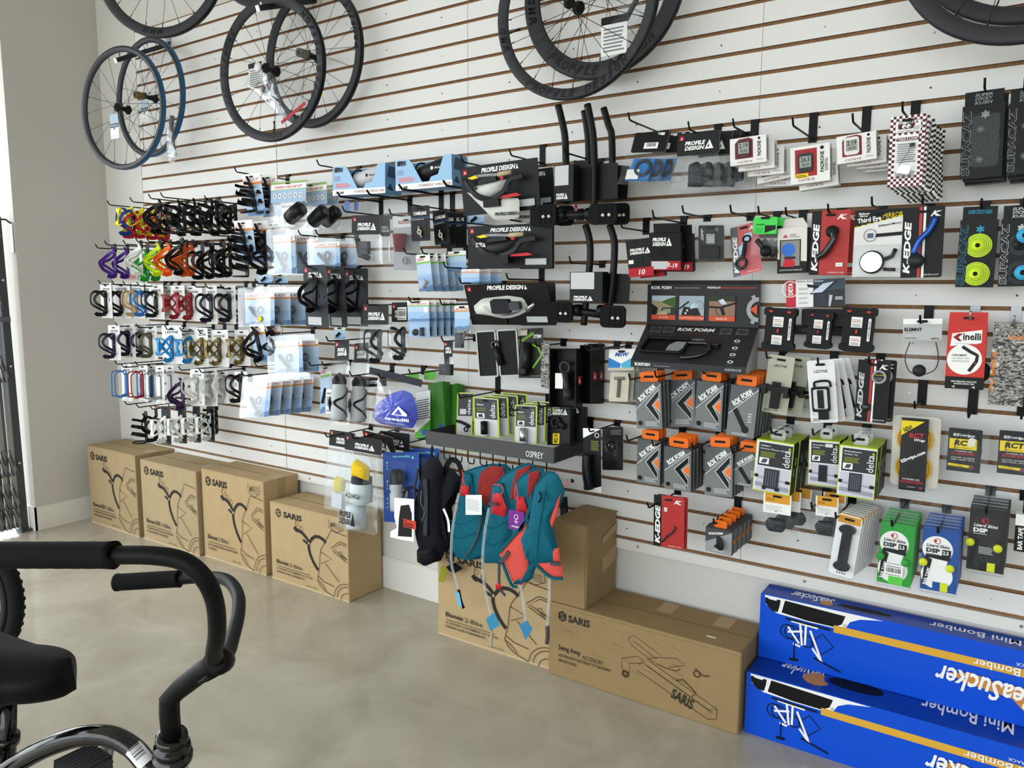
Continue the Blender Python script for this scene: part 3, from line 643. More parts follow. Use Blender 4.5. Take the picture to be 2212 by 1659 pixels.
# barcode sticker wrapped on the tube
st_ = MB(); base = len(tt)
seg = [Vector(p) for p in tt[5:9]]
cdir = (CAMP-O-seg[0]).normalized()
vs = []
for p, nx in zip(seg, seg[1:]+[seg[-1]+(seg[-1]-seg[-2])]):
    T = (nx-p).normalized(); A = (cdir-T*cdir.dot(T)).normalized(); B_ = T.cross(A)
    for a in (-50, -25, 0, 25, 50): an = math.radians(a); vs.append(p+(A*math.cos(an)+B_*math.sin(an))*.0164)
st_.add(vs, [(i*5+j, i*5+j+1, (i+1)*5+j+1, (i+1)*5+j) for i in range(3) for j in range(4)], M('e4e2e6', .4), True)
stk = st_.build('barcode_sticker', r)
bar = MB(); p0, p1 = seg[1], seg[2]; T = (p1-p0).normalized(); A = (cdir-T*cdir.dot(T)).normalized(); B_ = T.cross(A)
for i, wd in enumerate((2, 1, 3, 1, 2, 1, 1, 3, 2)):
    s0 = -.004+i*.0026; c0 = p0+T*(s0+.006)
    bar.add([c0+(A*math.cos(t)+B_*math.sin(t))*.0168+T*k for t, k in ((-.5, 0), (-.5, wd*.0006), (.0, wd*.0006), (.0, 0))], [(0, 1, 2, 3)], INK)
    bar.add([c0+(A*math.cos(t)+B_*math.sin(t))*.0168+T*k for t, k in ((.0, 0), (.0, wd*.0006), (.5, wd*.0006), (.5, 0))], [(0, 1, 2, 3)], INK)
bar.build('printed_graphics', stk)
# seat post, clamp and saddle
sp0, sp1 = bp_(16, 1505, 1.29), bp_(14, 1700, 1.33)
MB().tube([sp0, sp1], .0145, GLOSSB, 14).build('seat_post', r)
MB().tube([sp0.lerp(sp1, .42), sp0.lerp(sp1, .5)], .020, GLOSSB, 14).build('seat_clamp', r)
nose = bp_(156, 1436, 1.245); F = Vector((.82, .57, 0)).normalized(); Rr = Vector((F.y, -F.x, 0)); Lr = .275
Uv = (Vector((0, 0, 1))+Rr*.16).normalized(); Rr = F.cross(Uv).normalized(); back = nose-F*Lr
def sadd(u, v):
    # v 0..1 rear to nose; u around the section
    t = v; wd = .115*(1-.0*t) if t < .25 else .115-(.115-.056)*min(1, (t-.25)/.45)**.8
    if t > .72: wd *= math.sqrt(max(0, 1-((t-.72)/.28)**2))*.999+.001; top_k = math.sqrt(max(0, 1-((t-.72)/.28)**2))*.6+.4
    if t < .10: wd *= math.sqrt(max(0, 1-((.10-t)/.10)**2))*.999+.001
    a = 2*math.pi*u; x = math.cos(a)*wd; z = math.sin(a)
    top = .016*(1-t)+.026; zz = z*(top if z > 0 else .056-.012*t)
    if z < 0 and abs(x) < wd*.55: zz *= .7
    return nose-F*Lr*(1-t)+Rr*x+Uv*(zz-.012+.012*(1-t)**2)
MB().blob(sadd, 28, 26, M('0e0e11', .5, spec=.3, bump=.03, bscale=250)).build('saddle', r)
b = MB(); cc = nose-F*.20-Uv*.05
for s_ in (-1, 1): b.tube([nose-F*.05-Uv*.035+Rr*.012*s_, nose-F*.13-Uv*.062+Rr*.02*s_, nose-F*.22-Uv*.05+Rr*.03*s_], .0035, STEEL, 6)
b.build('saddle_rails', r)
for s_ in (-1, 1):
    b = MB(); s0 = nose-F*.215-Uv*.045+Rr*.065*s_; pts = []
    for i in range(60): a = i/60*2*math.pi*7; pts.append(s0-Uv*.065*i/60+Rr*.013*math.cos(a)+F*.013*math.sin(a))
    b.tube(pts, .0025, MATB, 5); b.build('saddle_spring', r)
# pedals, crank, lower frame, wheels (mostly below the picture)
bb = bp_(150, 1900, 1.25); bb = Vector((bb.x, bb.y, .30))
b = MB(); pc = bp_(182, 1656, 1.32)
for k in range(9):
    b.box(pc.x-.036, pc.y-.03, pc.z-.012, pc.x+.036, pc.y+.03, pc.z+.012, M('3a3a3d', .8)) if k == 0 else b.tube([pc+Vector((-.042+.0088*k, -.031, 0)), pc+Vector((-.042+.0088*k, -.031, .013)), pc+Vector((-.042+.0088*k, .031, .013)), pc+Vector((-.042+.0088*k, .031, 0))], .004, M('333336', .8), 5)
b.build('pedal', r)
MB().tube([pc+Vector((-.03, .06, -.0)), bb+Rr*.06], [.010, .013], STEEL, 8).build('crank_arm', r)
MB().tube([pc, pc+Vector((-.03, .06, 0))], .007, STEEL, 8).build('pedal_axle', r)
MB().tube(smooth([Mh @ Vector((0, 0, .15)), Vector(Mh @ Vector((0, 0, .15)))*.6+bb*.4+Vector((0, 0, -.05)), bb]), .0165, GLOSSB, 12).build('down_tube', r)
MB().tube([sp1, bb], .0155, GLOSSB, 12).build('seat_tube', r)
fw_c = Vector((Mh @ Vector((0, 0, .17)))); fw_c = Vector((fw_c.x+F.x*.16, fw_c.y+F.y*.16, .33)); rw_c = bb-F*.45; rw_c.z = .33
b = MB(); bbx = Matrix.Translation(bb) @ Rr.to_track_quat('Z', 'Y').to_matrix().to_4x4(); b.lathe([(.02, -.035), (.02, .035)], GLOSSB, 14, bbx, caps=True); b.lathe([(.085, .045), (.09, .045), (.09, .05), (.085, .05)], DSTEEL, 28, bbx); b.build('chainwheel', r)
def stays(a, c, name):
    g = MB()
    for s_ in (-1, 1): g.tube([a+Rr*.018*s_, a.lerp(c, .35)+Rr*.045*s_, c+Rr*.055*s_], .010, GLOSSB, 8)
    g.build(name, r)
stays(Vector(Mh @ Vector((0, 0, .175))), fw_c, 'fork'); stays(sp1, rw_c, 'seat_stays'); stays(bb, rw_c, 'chain_stays')
for c in (fw_c, rw_c):
    Mw = Matrix.Translation(c) @ Matrix.Rotation(math.atan2(F.y, F.x), 4, 'Z')
    b = MB(); b.ring(.302, .027, RUBBER, Mw, 56, 10); ty = b.build('tyre', r)
    b = MB(); b.ring(.272, 0, DSTEEL, Mw, 56, prof=[(0, -.014), (0, .014), (-.01, .012), (-.01, -.012)]); b.build('rim', r)
    b = MB(); b.tube([Mw @ Vector((0, -.055, 0)), Mw @ Vector((0, .055, 0))], .016, STEEL, 10)
    for i in range(20): a = 2*math.pi*i/20; b.tube([Mw @ Vector((0, .03*(-1)**i, 0)), Mw @ Vector((.264*math.cos(a), 0, .264*math.sin(a)))], .0011, STEEL, 4, cap=False)
    b.build('hub_and_spokes', r)
# wheel of another bicycle parked behind
P_ = at(50, 1300, Z=.33); c = P_-RT*.335; yw = math.atan2(RT.y, RT.x)
r2 = thing('bicycle_wheel', 'knobbly black bicycle tyre standing on the floor behind the cruiser grip', 'wheel', (c.x, c.y, .3365), (0, 0, yw))
b = MB(); b.ring(.31, .026, RUBBER, None, 64, 10); rk = random.Random(4)
for i in range(64):
    a = 2*math.pi*i/64
    for s_ in (-1, 0, 1):
        an = math.radians(90+s_*38+8*(i % 2)); rr = .31+.026*math.sin(an); y = .026*math.cos(an)
        v = [((rr+dz)*math.cos(a+da), y+dy, (rr+dz)*math.sin(a+da)) for dz in (-.001, .0018) for da, dy in ((-.02, -.004), (.02, -.004), (.02, .004), (-.02, .004))]
        b.add(v, [(4, 5, 6, 7), (0, 1, 5, 4), (1, 2, 6, 5), (2, 3, 7, 6), (3, 0, 4, 7)], RUBBER)
b.build('tyre', r2)
b = MB(); b.ring(.282, 0, M('202024', .4), n=56, prof=[(0, -.014), (0, .014), (-.022, .012), (-.022, -.012)]); b.build('rim', r2)
b = MB()
for i in range(24): a = 2*math.pi*i/24; b.tube([(0, .03*(-1)**i, 0), (.262*math.cos(a), 0, .262*math.sin(a))], .0011, STEEL, 4, cap=False)
b.build('spokes', r2)
b = MB(); b.tube([(0, -.055, 0), (0, .055, 0)], .016, STEEL, 10); b.build('hub', r2)

# ------------------------------------------------------------------ folded scissor gate in the doorway
GM = M('6a6c70', .45, .5); GD = M('4a4c50', .5, .4); ZN = M('a9adb2', .28, .9)
r = thing('scissor_gate', 'folded grey metal scissor gate standing in the bright doorway', 'gate', (-4.955, -.560, 0), (.012, 0, 0))
MB().box(-.018, -.040, .01, .018, -.0, 1.86, GD).build('end_post', r)
for i in range(7):
    MB().box(-.012-.01*(i % 2), -.064-.022*i, .03, .012-.01*(i % 2), -.048-.022*i, 1.80-.01*i, (ZN, GM, ZN, GD)[i % 4]).build('upright', r)
for z in (.10, .22, .42, .98, 1.40, 1.70):
    for i in range(6):
        MB().tube([(.022, -.03-.022*i, z-.07), (.022, -.07-.022*i, z+.09)], 0, GM, flat=(.014, .003)).build('lattice_bar', r)
MB().box(-.022, -.24, 1.26, .026, -.0, 1.29, GM).build('cross_bar', r)
MB().tube([(0, -.02, 1.86), (0, -.02, 1.95)], .008, GD, 8).build('pin', r)
b = MB()
for z in (.42, 1.0, 1.5, 1.75): b.lathe([(.008, 0), (.008, .006), (0, .008)], STEEL, 8, Matrix.Translation((.018, -.02, z)) @ Matrix.Rotation(math.pi/2, 4, 'Y'))
b.build('rivets', r, kind='stuff')
MB().box(-.03, -.05, -.008, .04, .01, .015, GD).build('foot', r)
r = thing('gate_bracket', 'small steel bracket screwed to the wall beside the scissor gate', 'bracket', (-4.925, -.534, 1.66))
MB().box(-.015, -.006, 0, .015, .002, .17, STEEL).build('plate', r); MB().tube([(0, -.004, .165), (0, -.03, .185), (0, -.07, .185)], .005, DSTEEL, 8).build('arm', r)
# ------------------------------------------------------------------ display hooks and package builders
PEG = M('0b0b0c', .4, spec=.35); NH = [0]
def hook(px, py, L=.22, label='black wire peg hook plugged into a slatwall groove', group='black wire peg hooks', m=PEG, plate=True, up=.022):
    p = at(px, py, Y=-L); zg = min([groove(k) for k in range(-4, 29) if groove(k) > p.z+.004] or [p.z+.03])
    r = thing('peg_hook', label, 'hook', (p.x, 0, p.z), group=group)
    MB().box(-.013, -.0035, -.012, .013, -.0005, zg-p.z+.006, m).box(-.013, -.0005, zg-p.z-.004, .013, .007, zg-p.z+.005, m).build('mounting_plate', r)
    MB().tube([(0, -.003, 0), (0, -L+.004, 0), (0, -L-.004, .003), (0, -L-up*.7, up)], .0031, m, 8).build('wire', r)
    NH[0] += 1
    return r
class Q:
    """package outline read from the photo: corners in pixels, distance off the wall"""
    def __init__(s, tl, tr, br, bl, d):
        P = [at(x, y, Y=-d) for x, y in (tl, tr, br, bl)]; s.d = d; s.pitch = 0.
        tm = (P[0]+P[1])/2; bm = (P[2]+P[3])/2; lm = (P[0]+P[3])/2; rm = (P[1]+P[2])/2
        s.w = (rm-lm).length; up = tm-bm; s.h = up.length; s.loc = bm
        skew = math.atan2(up.x, up.z); g = (bm.x-CAMP.x)/(bm.y-CAMP.y)
        if g < -.3:
            er = -math.atan2(rm.z-lm.z, rm.x-lm.x); s.roll = max(-.3, min(.3, er)); rest = math.sin(skew-s.roll)*s.h
            s.pitch = max(-.35, min(.35, math.asin(max(-.6, min(.6, rest/g/s.h)))))
        else: s.roll = skew
def B(x0, y0, x1, y1, d): return Q((x0, y0), (x1, y0), (x1, y1), (x0, y1), d)
def FP(w, h, y=0., x0=None, z0=0.): return Print(w, h, lambda x, z, l: (x, y-l, z), x0=x0, z0=z0)
def start(name, label, cat, q, group=None, yaw=0.): return thing(name, label, cat, q.loc, (q.pitch, q.roll, yaw), group)
def stack(root, n, dy, dx=0., dz=0., roll=0., seed=1, label=None, group=None):
    """further items of the same kind behind the front one on the same hook"""
    rr = random.Random(seed); out = []
    for i in range(1, n+1):
        rt = root.rotation_euler
        out.append(dup(root, (root.location.x+dx*i+rr.uniform(-1, 1)*abs(roll)*.05, root.location.y+dy*i, root.location.z+dz*i), (rt[0], rt[1]+rr.uniform(-1, 1)*roll, rt[2]), label, group))
    return out
def slot(b, w, h, m, y=-.0006, v=.93, sw=.028):
    """euro hanger slot: dark opening with the hook through it"""
    z = h*v; b.add([(p[0], y, p[1]) for p in rrect(-sw/2, z-.0035, sw/2, z+.0035, .003, 2)], [list(range(12))], m)
SLOTM = M('20201f', .8)
def card(name, label, q, front, draw=None, t=.0012, r_=.006, cat='package', group=None, yaw=0., hole=.93, edge=None, parts=()):
    r = start(name, label, cat, q, group, yaw)
    b = MB(); b.prism(rrect(-q.w/2, 0, q.w/2, q.h, min(r_, q.w*.2), 3), 0, t, front, edge=edge or WHITE, back=PAPER)
    b.build('backing_card', r)
    if hole: b = MB(); slot(b, q.w, q.h, SLOTM, -.0035, hole); b.build('hanger_slot', r)
    if draw: p = FP(q.w, q.h); draw(p); p.build('printed_graphics', r)
    for f in parts: f(r, q)
    return r
def carton(name, label, q, t, front, side=None, top=None, draw=None, sdraw=None, tab=None, cat='box', group=None, yaw=0., parts=(), tabw=.36):
    r = start(name, label, cat, q, group, yaw)
    MB().box(-q.w/2, 0, 0, q.w/2, t, q.h, side or front, front=front, top=top or side or front, side=side or front).build('carton_body', r)
    if tab is not None:
        tw = q.w*tabw; b = MB(); b.prism(rrect(-tw, q.h, tw, q.h+.034, .007, 3), t*.45, t*.45+.0015, tab); b.add([(p_[0], t*.45-.0006, p_[1]) for p_ in rrect(-tw*.55, q.h+.014, tw*.55, q.h+.022, .003, 2)], [list(range(12))], SLOTM); b.build('hang_tab', r)
    if draw: p = FP(q.w, q.h); draw(p); p.build('printed_graphics', r)
    if sdraw: p = Print(t, q.h, lambda x, z, l: (q.w/2+l, x, z), x0=0.); sdraw(p); p.build('side_graphics', r)
    for f in parts: f(r, q)
    return r
FILM = clear((.965, .97, .975), .010, .12, .35, 11, .015); SHELL = clear((.98, .985, .99), .006, .05, .0, 30, .006)
def pouch(x0, z0, x1, z1, tf=.018, m=None, seed=2, flare=.0):
    def f(r, q):
        b = MB(); w = x1-x0; h = z1-z0; pts = [(x0-flare, z0), (x0+w*.3, z0-.003), (x1+flare, z0+.002), (x1+flare*.6, z0+h*.4), (x1, z1), (x0, z1), (x0-flare*.7, z0+h*.35)]
        puff(b, pts, tf, .004, m or FILM, n=40, rings=6, wob=.15, seed=seed); b.build('clear_pouch', r)
    return f
def bubble(x0, z0, x1, z1, t, m=None, rr=.012):
    """vacuum-formed clear blister standing proud of the card"""
    def f(r, q):
        b = MB(); o = rrect(x0, z0, x1, z1, rr, 3); i_ = rrect(x0+.006, z0+.006, x1-.006, z1-.006, rr*.7, 3); n = len(o); mm = m or SHELL
        b.add([(p[0], -.0008, p[1]) for p in o]+[(p[0], -t, p[1]) for p in i_], [(k, (k+1) % n, (k+1) % n+n, k+n) for k in range(n)]+[list(range(n, 2*n))], mm)
        b.build('clear_blister', r)
    return f
def shell(pad=.006, t=.02):
    def f(r, q):
        b = MB(); b.prism(rrect(-q.w/2-pad, -pad, q.w/2+pad, q.h+pad*2.2, .012, 3), -t, .003, SHELL); b.build('clear_shell', r)
    return f
def P_(fn): return lambda r, q: fn(r)
def prod(name, fn):
    """solid product: fn(mb, q) adds shapes"""
    def f(r, q): b = MB(); fn(b, q); b.build(name, r)
    return f
def sticker(u0, v0, u1, v1, m=PAPER, code=False, y=-.004):
    def f(r, q):
        w = q.w; b = MB(); b.box(-w/2+u0*w, y, v0*q.h, -w/2+u1*w, y+.0008, v1*q.h, m); o = b.build('sticker', r)
        p = FP((u1-u0)*w, (v1-v0)*q.h, y, -w/2+u0*w, v0*q.h)
        if code: p.barcode(.1, .3, .9, .7, INK); p.lines(.1, .08, .9, .22, 1, GREY); p.lines(.1, .78, .9, .95, 1, GREY)
        else: p.lines(.1, .2, .9, .8, 3, LGREY)
        p.build('sticker_print', o)
    return f
def profile_logo(p, u0, v0, u1, v1, m=WHITE):
    h = v1-v0; k = u1-u0
    p.text('PROFILE', u0, v0+h*.53, u0+k*.72, v1, m, bold=.045, shear=.28); p.text('DESIGN', u0-.0, v0, u0+k*.70, v0+h*.45, m, bold=.045, shear=.28)
    p.poly([(u0+k*.70, v0), (u0+k*1.0, v0), (u0+k*.86, v1)], m); p.poly([(u0+k*.78, v0+h*.18), (u0+k*.86, v0+h*.62), (u0+k*.845, v0+h*.18)], BLACK)
def profile_line(p, u0, v0, u1, v1, m=WHITE):
    k = u1-u0; p.text('PROFILE DESIGN', u0, v0, u0+k*.93, v1, m, bold=.045, shear=.28); p.poly([(u0+k*.935, v0), (u1, v0), (u0+k*.97, v1)], m)
def red_mark(p, u, v, s): 
    k = p.h/p.w; p.rect(u, v, u+s*k, v+s, RED); p.poly([(u+s*k*.25, v+s*.25), (u+s*k*.75, v+s*.25), (u+s*k*.5, v+s*.75)], WHITE)
# ---- bottle cages: spine against the card, arms wrapping a 74 mm bottle
def cage_mb(kind, m, R=.037):
    b = MB(); cy = -(R+.006)
    pt = lambda s, a, z: (s*R*math.cos(math.radians(a)), cy+R*math.sin(math.radians(a)), z)
    sm = lambda L: smooth(L, 3)
    b.prism(rrect(-.011, .004, .011, .135, .005, 2), -.006, -.001, m)
    if kind == 'loop':
        for s in (-1, 1): b.tube(sm([pt(s, a, z) for a, z in ((82, .10), (45, .122), (5, .128), (-35, .112), (-58, .085), (-40, .062), (0, .045), (45, .028), (82, .014))]), 0, m, flat=(.0135, .005))
        b.tube([(0, -.003, .004), (0, -.03, 0), (0, -.055, .002), (0, -.06, .012)], 0, m, flat=(.022, .004))
    elif kind == 'tri':
        for s in (-1, 1): b.tube(sm([pt(s, a, z) for a, z in ((85, .135), (40, .118), (-10, .09), (-62, .075), (-68, .062), (-10, .036), (45, .016), (85, .006))]), 0, m, flat=(.017, .005))
        b.tube([(0, -.004, .125), (0, -.012, .150), (0, -.020, .160)], 0, m, flat=(.018, .005)); b.tube([(0, -.003, .004), (0, -.03, -.003), (0, -.05, .004)], 0, m, flat=(.022, .004))
    elif kind == 'wire':
        for s in (-1, 1): b.tube(sm([pt(s, a, z) for a, z in ((80, .13), (50, .150), (5, .150), (-40, .142), (-62, .125), (-64, .075), (-60, .03), (-45, .012), (0, .008), (50, .008), (82, .012))]), .0036, m, 6)
        b.tube([pt(-1, -60, .03), pt(1, -60, .03)], .003, m, 6); b.tube([(-.011, -.004, .02), (-.014, cy, .0), (.014, cy, .0), (.011, -.004, .02)], .003, m, 6)
    elif kind == 'wrap':
        for z, h, e in ((.036, .020, -70), (.078, .018, -70), (.115, .013, -50)):
            for s in (-1, 1): b.tube([pt(s, a, z+(82-a)*.00016) for a in range(82, e-1, -19)], 0, m, flat=(h, .0035))
        b.tube([(0, -.004, .125), (.004, -.012, .150), (.010, -.022, .165)], 0, m, flat=(.012, .006)); b.tube([pt(1, a, .006) for a in range(90, -271, -30)], 0, m, flat=(.008, .003))
    elif kind == 'x':
        for s in (-1, 1):
            b.tube(sm([pt(s, a, z) for a, z in ((85, .02), (45, .045), (0, .085), (-45, .115), (-75, .118))]), 0, m, flat=(.015, .005))
            b.tube(sm([pt(s, a, z) for a, z in ((85, .125), (45, .105), (0, .065), (-45, .04), (-75, .03))]), 0, m, flat=(.015, .005))
            b.tube(sm([pt(s, a, z) for a, z in ((-75, .118), (-88, .075), (-75, .03))]), 0, m, flat=(.013, .005))
        b.tube([(0, -.003, .004), (0, -.035, -.002), (0, -.05, .008)], 0, m, flat=(.024, .004))
    return b
CM = {}
def cage_part(kind, m, parent, loc=(0, 0, 0), name='bottle_cage', rot=0.):
    k = (kind, m.name)
    if k not in CM: CM[k] = cage_mb(kind, m).mesh('bottle_cage')
    o = bpy.data.objects.new(name, CM[k]); COL.objects.link(o); o.parent = parent; o.location = loc; o.rotation_euler = (0, rot, 0); return o
# ------------------------------------------------------------------ right-hand packages
# --- cycle computers
MAR = M('7d2630', .4); LCD = M('9aa39c', .3); CATW = M('eeedeb', .45)
def cateye(model, screen, digits, rd=False):
    def f(p):
        if rd: p.rect(.12, .18, .68, .92, M('a52a2c', .4))
        else: p.poly([(.14, .22), (.64, .22), (.64, .9), (.52, .97), (.26, .95), (.14, .8)], MAR)
        p.text('CATEYE', .2, .055, .62, .13, DRED, bold=.01)
        p.text(model, .76, .25, .86, .8, INK, rot=90, bold=.03); p.disc(.81, .9, .05, INK); 
        if rd: p.text('DIGITAL', .88, .28, .95, .62, INK, rot=90, bold=.02); p.rect(.14, .15, .46, .27, YEL); p.lines(.16, .17, .42, .25, 2, INK)
        else: p.line([(.74, .1), (.77, .16), (.80, .1), (.83, .16), (.86, .1), (.89, .16), (.91, .1)], .0012, MAR)
    def dev(b, q):
        w, h = q.w, q.h; x0, x1 = -w/2+.20*w, -w/2+.58*w; z0, z1 = (.30*h, .80*h) if rd else (.26*h, .90*h)
        b.prism(rrect(x0, z0, x1, z1, .008, 3), -.006, -.0005, screen)
    def lcd(r, q):
        w, h = q.w, q.h; x0, x1 = -w/2+.25*w, -w/2+.54*w; z0, z1 = (.42*h, .72*h) if rd else (.40*h, .80*h)
        p = FP(x1-x0, z1-z0, -.0064, x0, z0); p.rect(0, 0, 1, 1, LCD); p.text(digits, .1, .5, .9, .92, INK, bold=.01); p.text('18:30', .2, .1, .85, .38, INK); p.build('lcd_screen', r)
    return f, (prod('cycle_computer', dev), lcd)
sidep = lambda p: (p.barcode(.2, .1, .8, .9, M('8a8a8a', .5), 26))
dr, pt_ = cateye('PADRONE', M('4a2426', .35), '2.19')
r = carton('cycle_computer_box', 'white PADRONE cycle computer box with a shiny dark maroon screen window, leftmost Padrone stack', Q((1577, 301), (1654, 291), (1656, 348), (1577, 360), .20), .032, CATW, PAPER, PAPER, dr, sidep, parts=pt_)
r['label'] = 'white PADRONE box with dark maroon device, on the hook beside the black header bags'; r['group'] = 'Padrone boxes with dark devices'
stack(r, 4, .036, .018, -.014, .12, 3)
dr, pt_ = cateye('PADRONE', M('2b2d30', .35), '26.5', True)
r = carton('cycle_computer_box', 'tall white PADRONE DIGITAL box with red window and yellow sticker', Q((1707, 320), (1792, 308), (1793, 388), (1708, 401), .17), .034, CATW, PAPER, PAPER, dr, sidep, parts=pt_)
stack(r, 1, .04, .018, -.012, .05, 4, 'tall white PADRONE DIGITAL box tucked behind the one with the yellow sticker')
dr, pt_ = cateye('PADRONE', M('e6e4e2', .3), '2.19')
r = carton('cycle_computer_box', 'white PADRONE box with white device, on the hook beside the checkered mirror cards', Q((1807, 297), (1892, 281), (1894, 342), (1808, 355), .18), .03, CATW, PAPER, PAPER, dr, sidep, parts=pt_, group='Padrone boxes with white devices')
stack(r, 3, .034, .02, -.006, .06, 5)
hook(1586, 274, .21); hook(1714, 272, .24); hook(1843, 264, .20)
# --- checkered mirror cards
CHK = M('5e1f2a', .5); CHB = M('1e1c1d', .5)
def mirror_card(p, c=CHK):
    p.rect(0, 0, 1, 1, WHITE); n = 12; m_ = int(n*p.h/p.w); vs = []; fs = []
    for i in range(n):
        for j in range(m_):
            edge = i < 2 or i > n-3 or j < 4 or j > m_-3 or (m_*.70 < j < m_*.76)
            if edge and (i+j) % 2 == 0:
                o = len(vs); vs += [(i/n, j/m_), ((i+1)/n, j/m_), ((i+1)/n, (j+1)/m_), (i/n, (j+1)/m_)]; fs.append((o, o+1, o+2, o+3))
    p.shape(vs, fs, c)
    p.rect(.15, .76, .88, .93, WHITE); p.line([(.15, .76), (.88, .76), (.88, .93), (.15, .93)], .0015, INK, True)
    p.poly([(.24, .81), (.66, .81), (.72, .88), (.22, .88)], c); p.text("I'D", .24, .875, .36, .915, INK, bold=.02); p.text('TAKE A', .44, .88, .80, .92, INK, bold=.03)
    for u in (.40, .53): p.disc(u, .845, .034, INK, 16); p.disc(u, .845, .028, WHITE, 16); p.disc(u+.02, .835, .011, INK, 10)
    p.poly([(.66, .77), (.82, .79), (.84, .85), (.70, .84)], LGREY); p.text('ACTIVITY MIRROR', .22, .77, .62, .79, INK, shear=.2)
    p.rect(.2, .645, .86, .69, c); p.text('"TAKE A LOOK"', .22, .65, .84, .685, WHITE, bold=.02)
    p.lines(.24, .34, .78, .62, 9, GREY); p.text('Cameras, Free!', .3, .365, .74, .395, c); p.lines(.2, .13, .8, .22, 4, GREY)
def mir(r, q):
    w, h = q.w, q.h; MB().tube([(-w*.18, -.006, h*.30), (w*.05, -.007, h*.47), (w*.16, -.006, h*.58)], .0009, M('9a7a48', .3, .8), 5).build('wire_arm', r)
    MB().prism([(-w*.26, h*.20), (.10*w, h*.165), (.17*w, h*.27), (-.12*w, h*.315)], -.006, -.004, M('c9ced2', .08, .9)).build('mirror', r); MB().box(.10*w, -.008, h*.55, .24*w, -.004, h*.60, BLACK).build('clip', r)
q = Q((1925, 252), (2000, 246), (1992, 397), (1916, 408), .24)
r = card('mirror_card', 'checkered TAKE A LOOK mirror card, one of a thick pile on one hook', q, WHITE, mirror_card, .0012, .003, group='checkered mirror cards', parts=(mir, bubble(-q.w*.32, q.h*.15, q.w*.3, q.h*.63, .009)))
stack(r, 1, .012, .003, -.002, .03, 2)
r2 = card('mirror_card', 'checkered TAKE A LOOK mirror card, one of a thick pile on one hook', q, WHITE, lambda p: mirror_card(p, CHB), .0012, .003, group='checkered mirror cards'); r2.location.y += .026; r2.location.z -= .004; r2.location.x += .006
stack(r2, 9, .017, .0035, -.0026, .06, 8)
hook(1950, 240, .25)
# --- bar tape boxes with stacked outline lettering
def supa(c, top, tape=None):
    def f(p):
        p.text('SUPACAZ', .02, .03, .23, .93, c, rot=90, bold=.05); p.text('SUPACAZ', .035, .037, .215, .923, BX, rot=90, bold=.02)
        for a in range(6): 
            t = math.radians(60*a+30); k = p.h/p.w; p.line([(.55, .86), (.55+.055*k*math.cos(t), .86+.055*math.sin(t))], .004, c); p.line([(.55+.055*k*math.cos(t), .86+.055*math.sin(t)), (.55+.035*k*math.cos(t+.5), .86+.035*math.sin(t+.5)), (.55, .86)], .0015, c)
        if not tape:
            for v in (.66, .24):
                for a in range(8): t = math.radians(45*a); p.line([(.45, v), (.45+.10*math.cos(t), v+.05*math.sin(t))], .002, M('6a6d70', .4))
    def rolls(r, q):
        if not tape: return
        w, h = q.w, q.h
        for cz, R in ((.62*h, .36*w), (.20*h, .36*w)):
            b = MB(); x = .04*w
            for i in range(9): 
                ro = R*(1-i*.075); b.prism([(x+px_*ro-.0, cz+pz_*ro) for px_, pz_ in arc(0, 0, 1, -90, 90, 14)] + [(x-.26*w, cz+ro), (x-.26*w, cz-ro)] if False else [(max(-.24*w, x+ro*math.cos(t*math.pi/14)), cz+ro*math.sin(t*math.pi/14)) for t in range(28)], -.004-.0012*i, -.0005, tape[i % 2])
            b.lathe([(.0, .011), (.017, .011), (.017, 0)], tape[0], 16, Matrix.Translation((x-.02*w, -.004, cz)) @ Matrix.Rotation(math.pi/2, 4, 'X')); b.lathe([(.0, .012), (.006, .012), (.006, .005)], BLACK, 10, Matrix.Translation((x-.02*w, -.004, cz)) @ Matrix.Rotation(math.pi/2, 4, 'X')); b.build('tape_roll', r)
    def hdr(r, q):
        w, h = q.w, q.h; MB().box(-w*.46, .012, h, w*.46, .0135, h*1.20, BLACK).build('header_flap', r)
        p = FP(w*.9, h*.2, .0118, -w*.45, h); p.text(top[0], .15, .45, .85, .75, c, bold=.03, shear=.2) if len(top) == 1 else [p.text(t_, .25, .62-.27*i, .72, .84-.27*i, c, bold=.03, shear=.2) for i, t_ in enumerate(top)]; p.build('header_print', r)
    return f, (rolls, hdr)
BX = M('0f1012', .45)
GRYP = M('8c8f92', .4); TEALP = M('2a8fae', .4)
LIME = (M('d4ef3a', .5), M('8fae20', .5))
d1, h1 = supa(GRYP, ('SUPER', 'STICKY', 'KUSH'))
r = carton('bar_tape_box', 'black bar tape box with grey outline lettering, beside the checkered mirror cards', Q((2081, 228), (2171, 222), (2165, 381), (2072, 383), .17), .035, BX, BX, BX, d1, parts=h1+(bubble(-.03, .02, .045, .17, .006),))
stack(r, 2, .042, .004, -.004, .02, 2, 'black bar tape box with grey outline lettering behind the front grey-lettered box', 'grey-lettered boxes behind')
r = carton('bar_tape_box', 'black bar tape box with grey outline lettering cut by the picture edge, upper row', Q((2180, 222), (2262, 215), (2256, 372), (2172, 376), .17), .035, BX, BX, BX, d1, parts=h1)
r['label'] = 'black bar tape box with grey outline lettering, neighbour of the grey-lettered box'
stack(r, 2, .042, .004, -.006, .0, 2, 'black bar tape box behind the neighbour of the grey-lettered box', 'boxes behind the neighbour')
d2, h2 = supa(TEALP, ('SUPER STICKY KUSH',), LIME)
carton('bar_tape_box', 'black bar tape box with teal lettering and lime yellow tape rolls', Q((2075, 476), (2157, 473), (2144, 621), (2063, 620), .14), .04, BX, BX, BX, d2, parts=h2)
d3, h3 = supa(LGREY, ('SUPER', 'STICKY', 'KUSH'), (M('222428', .4), M('2e3034', .4)))
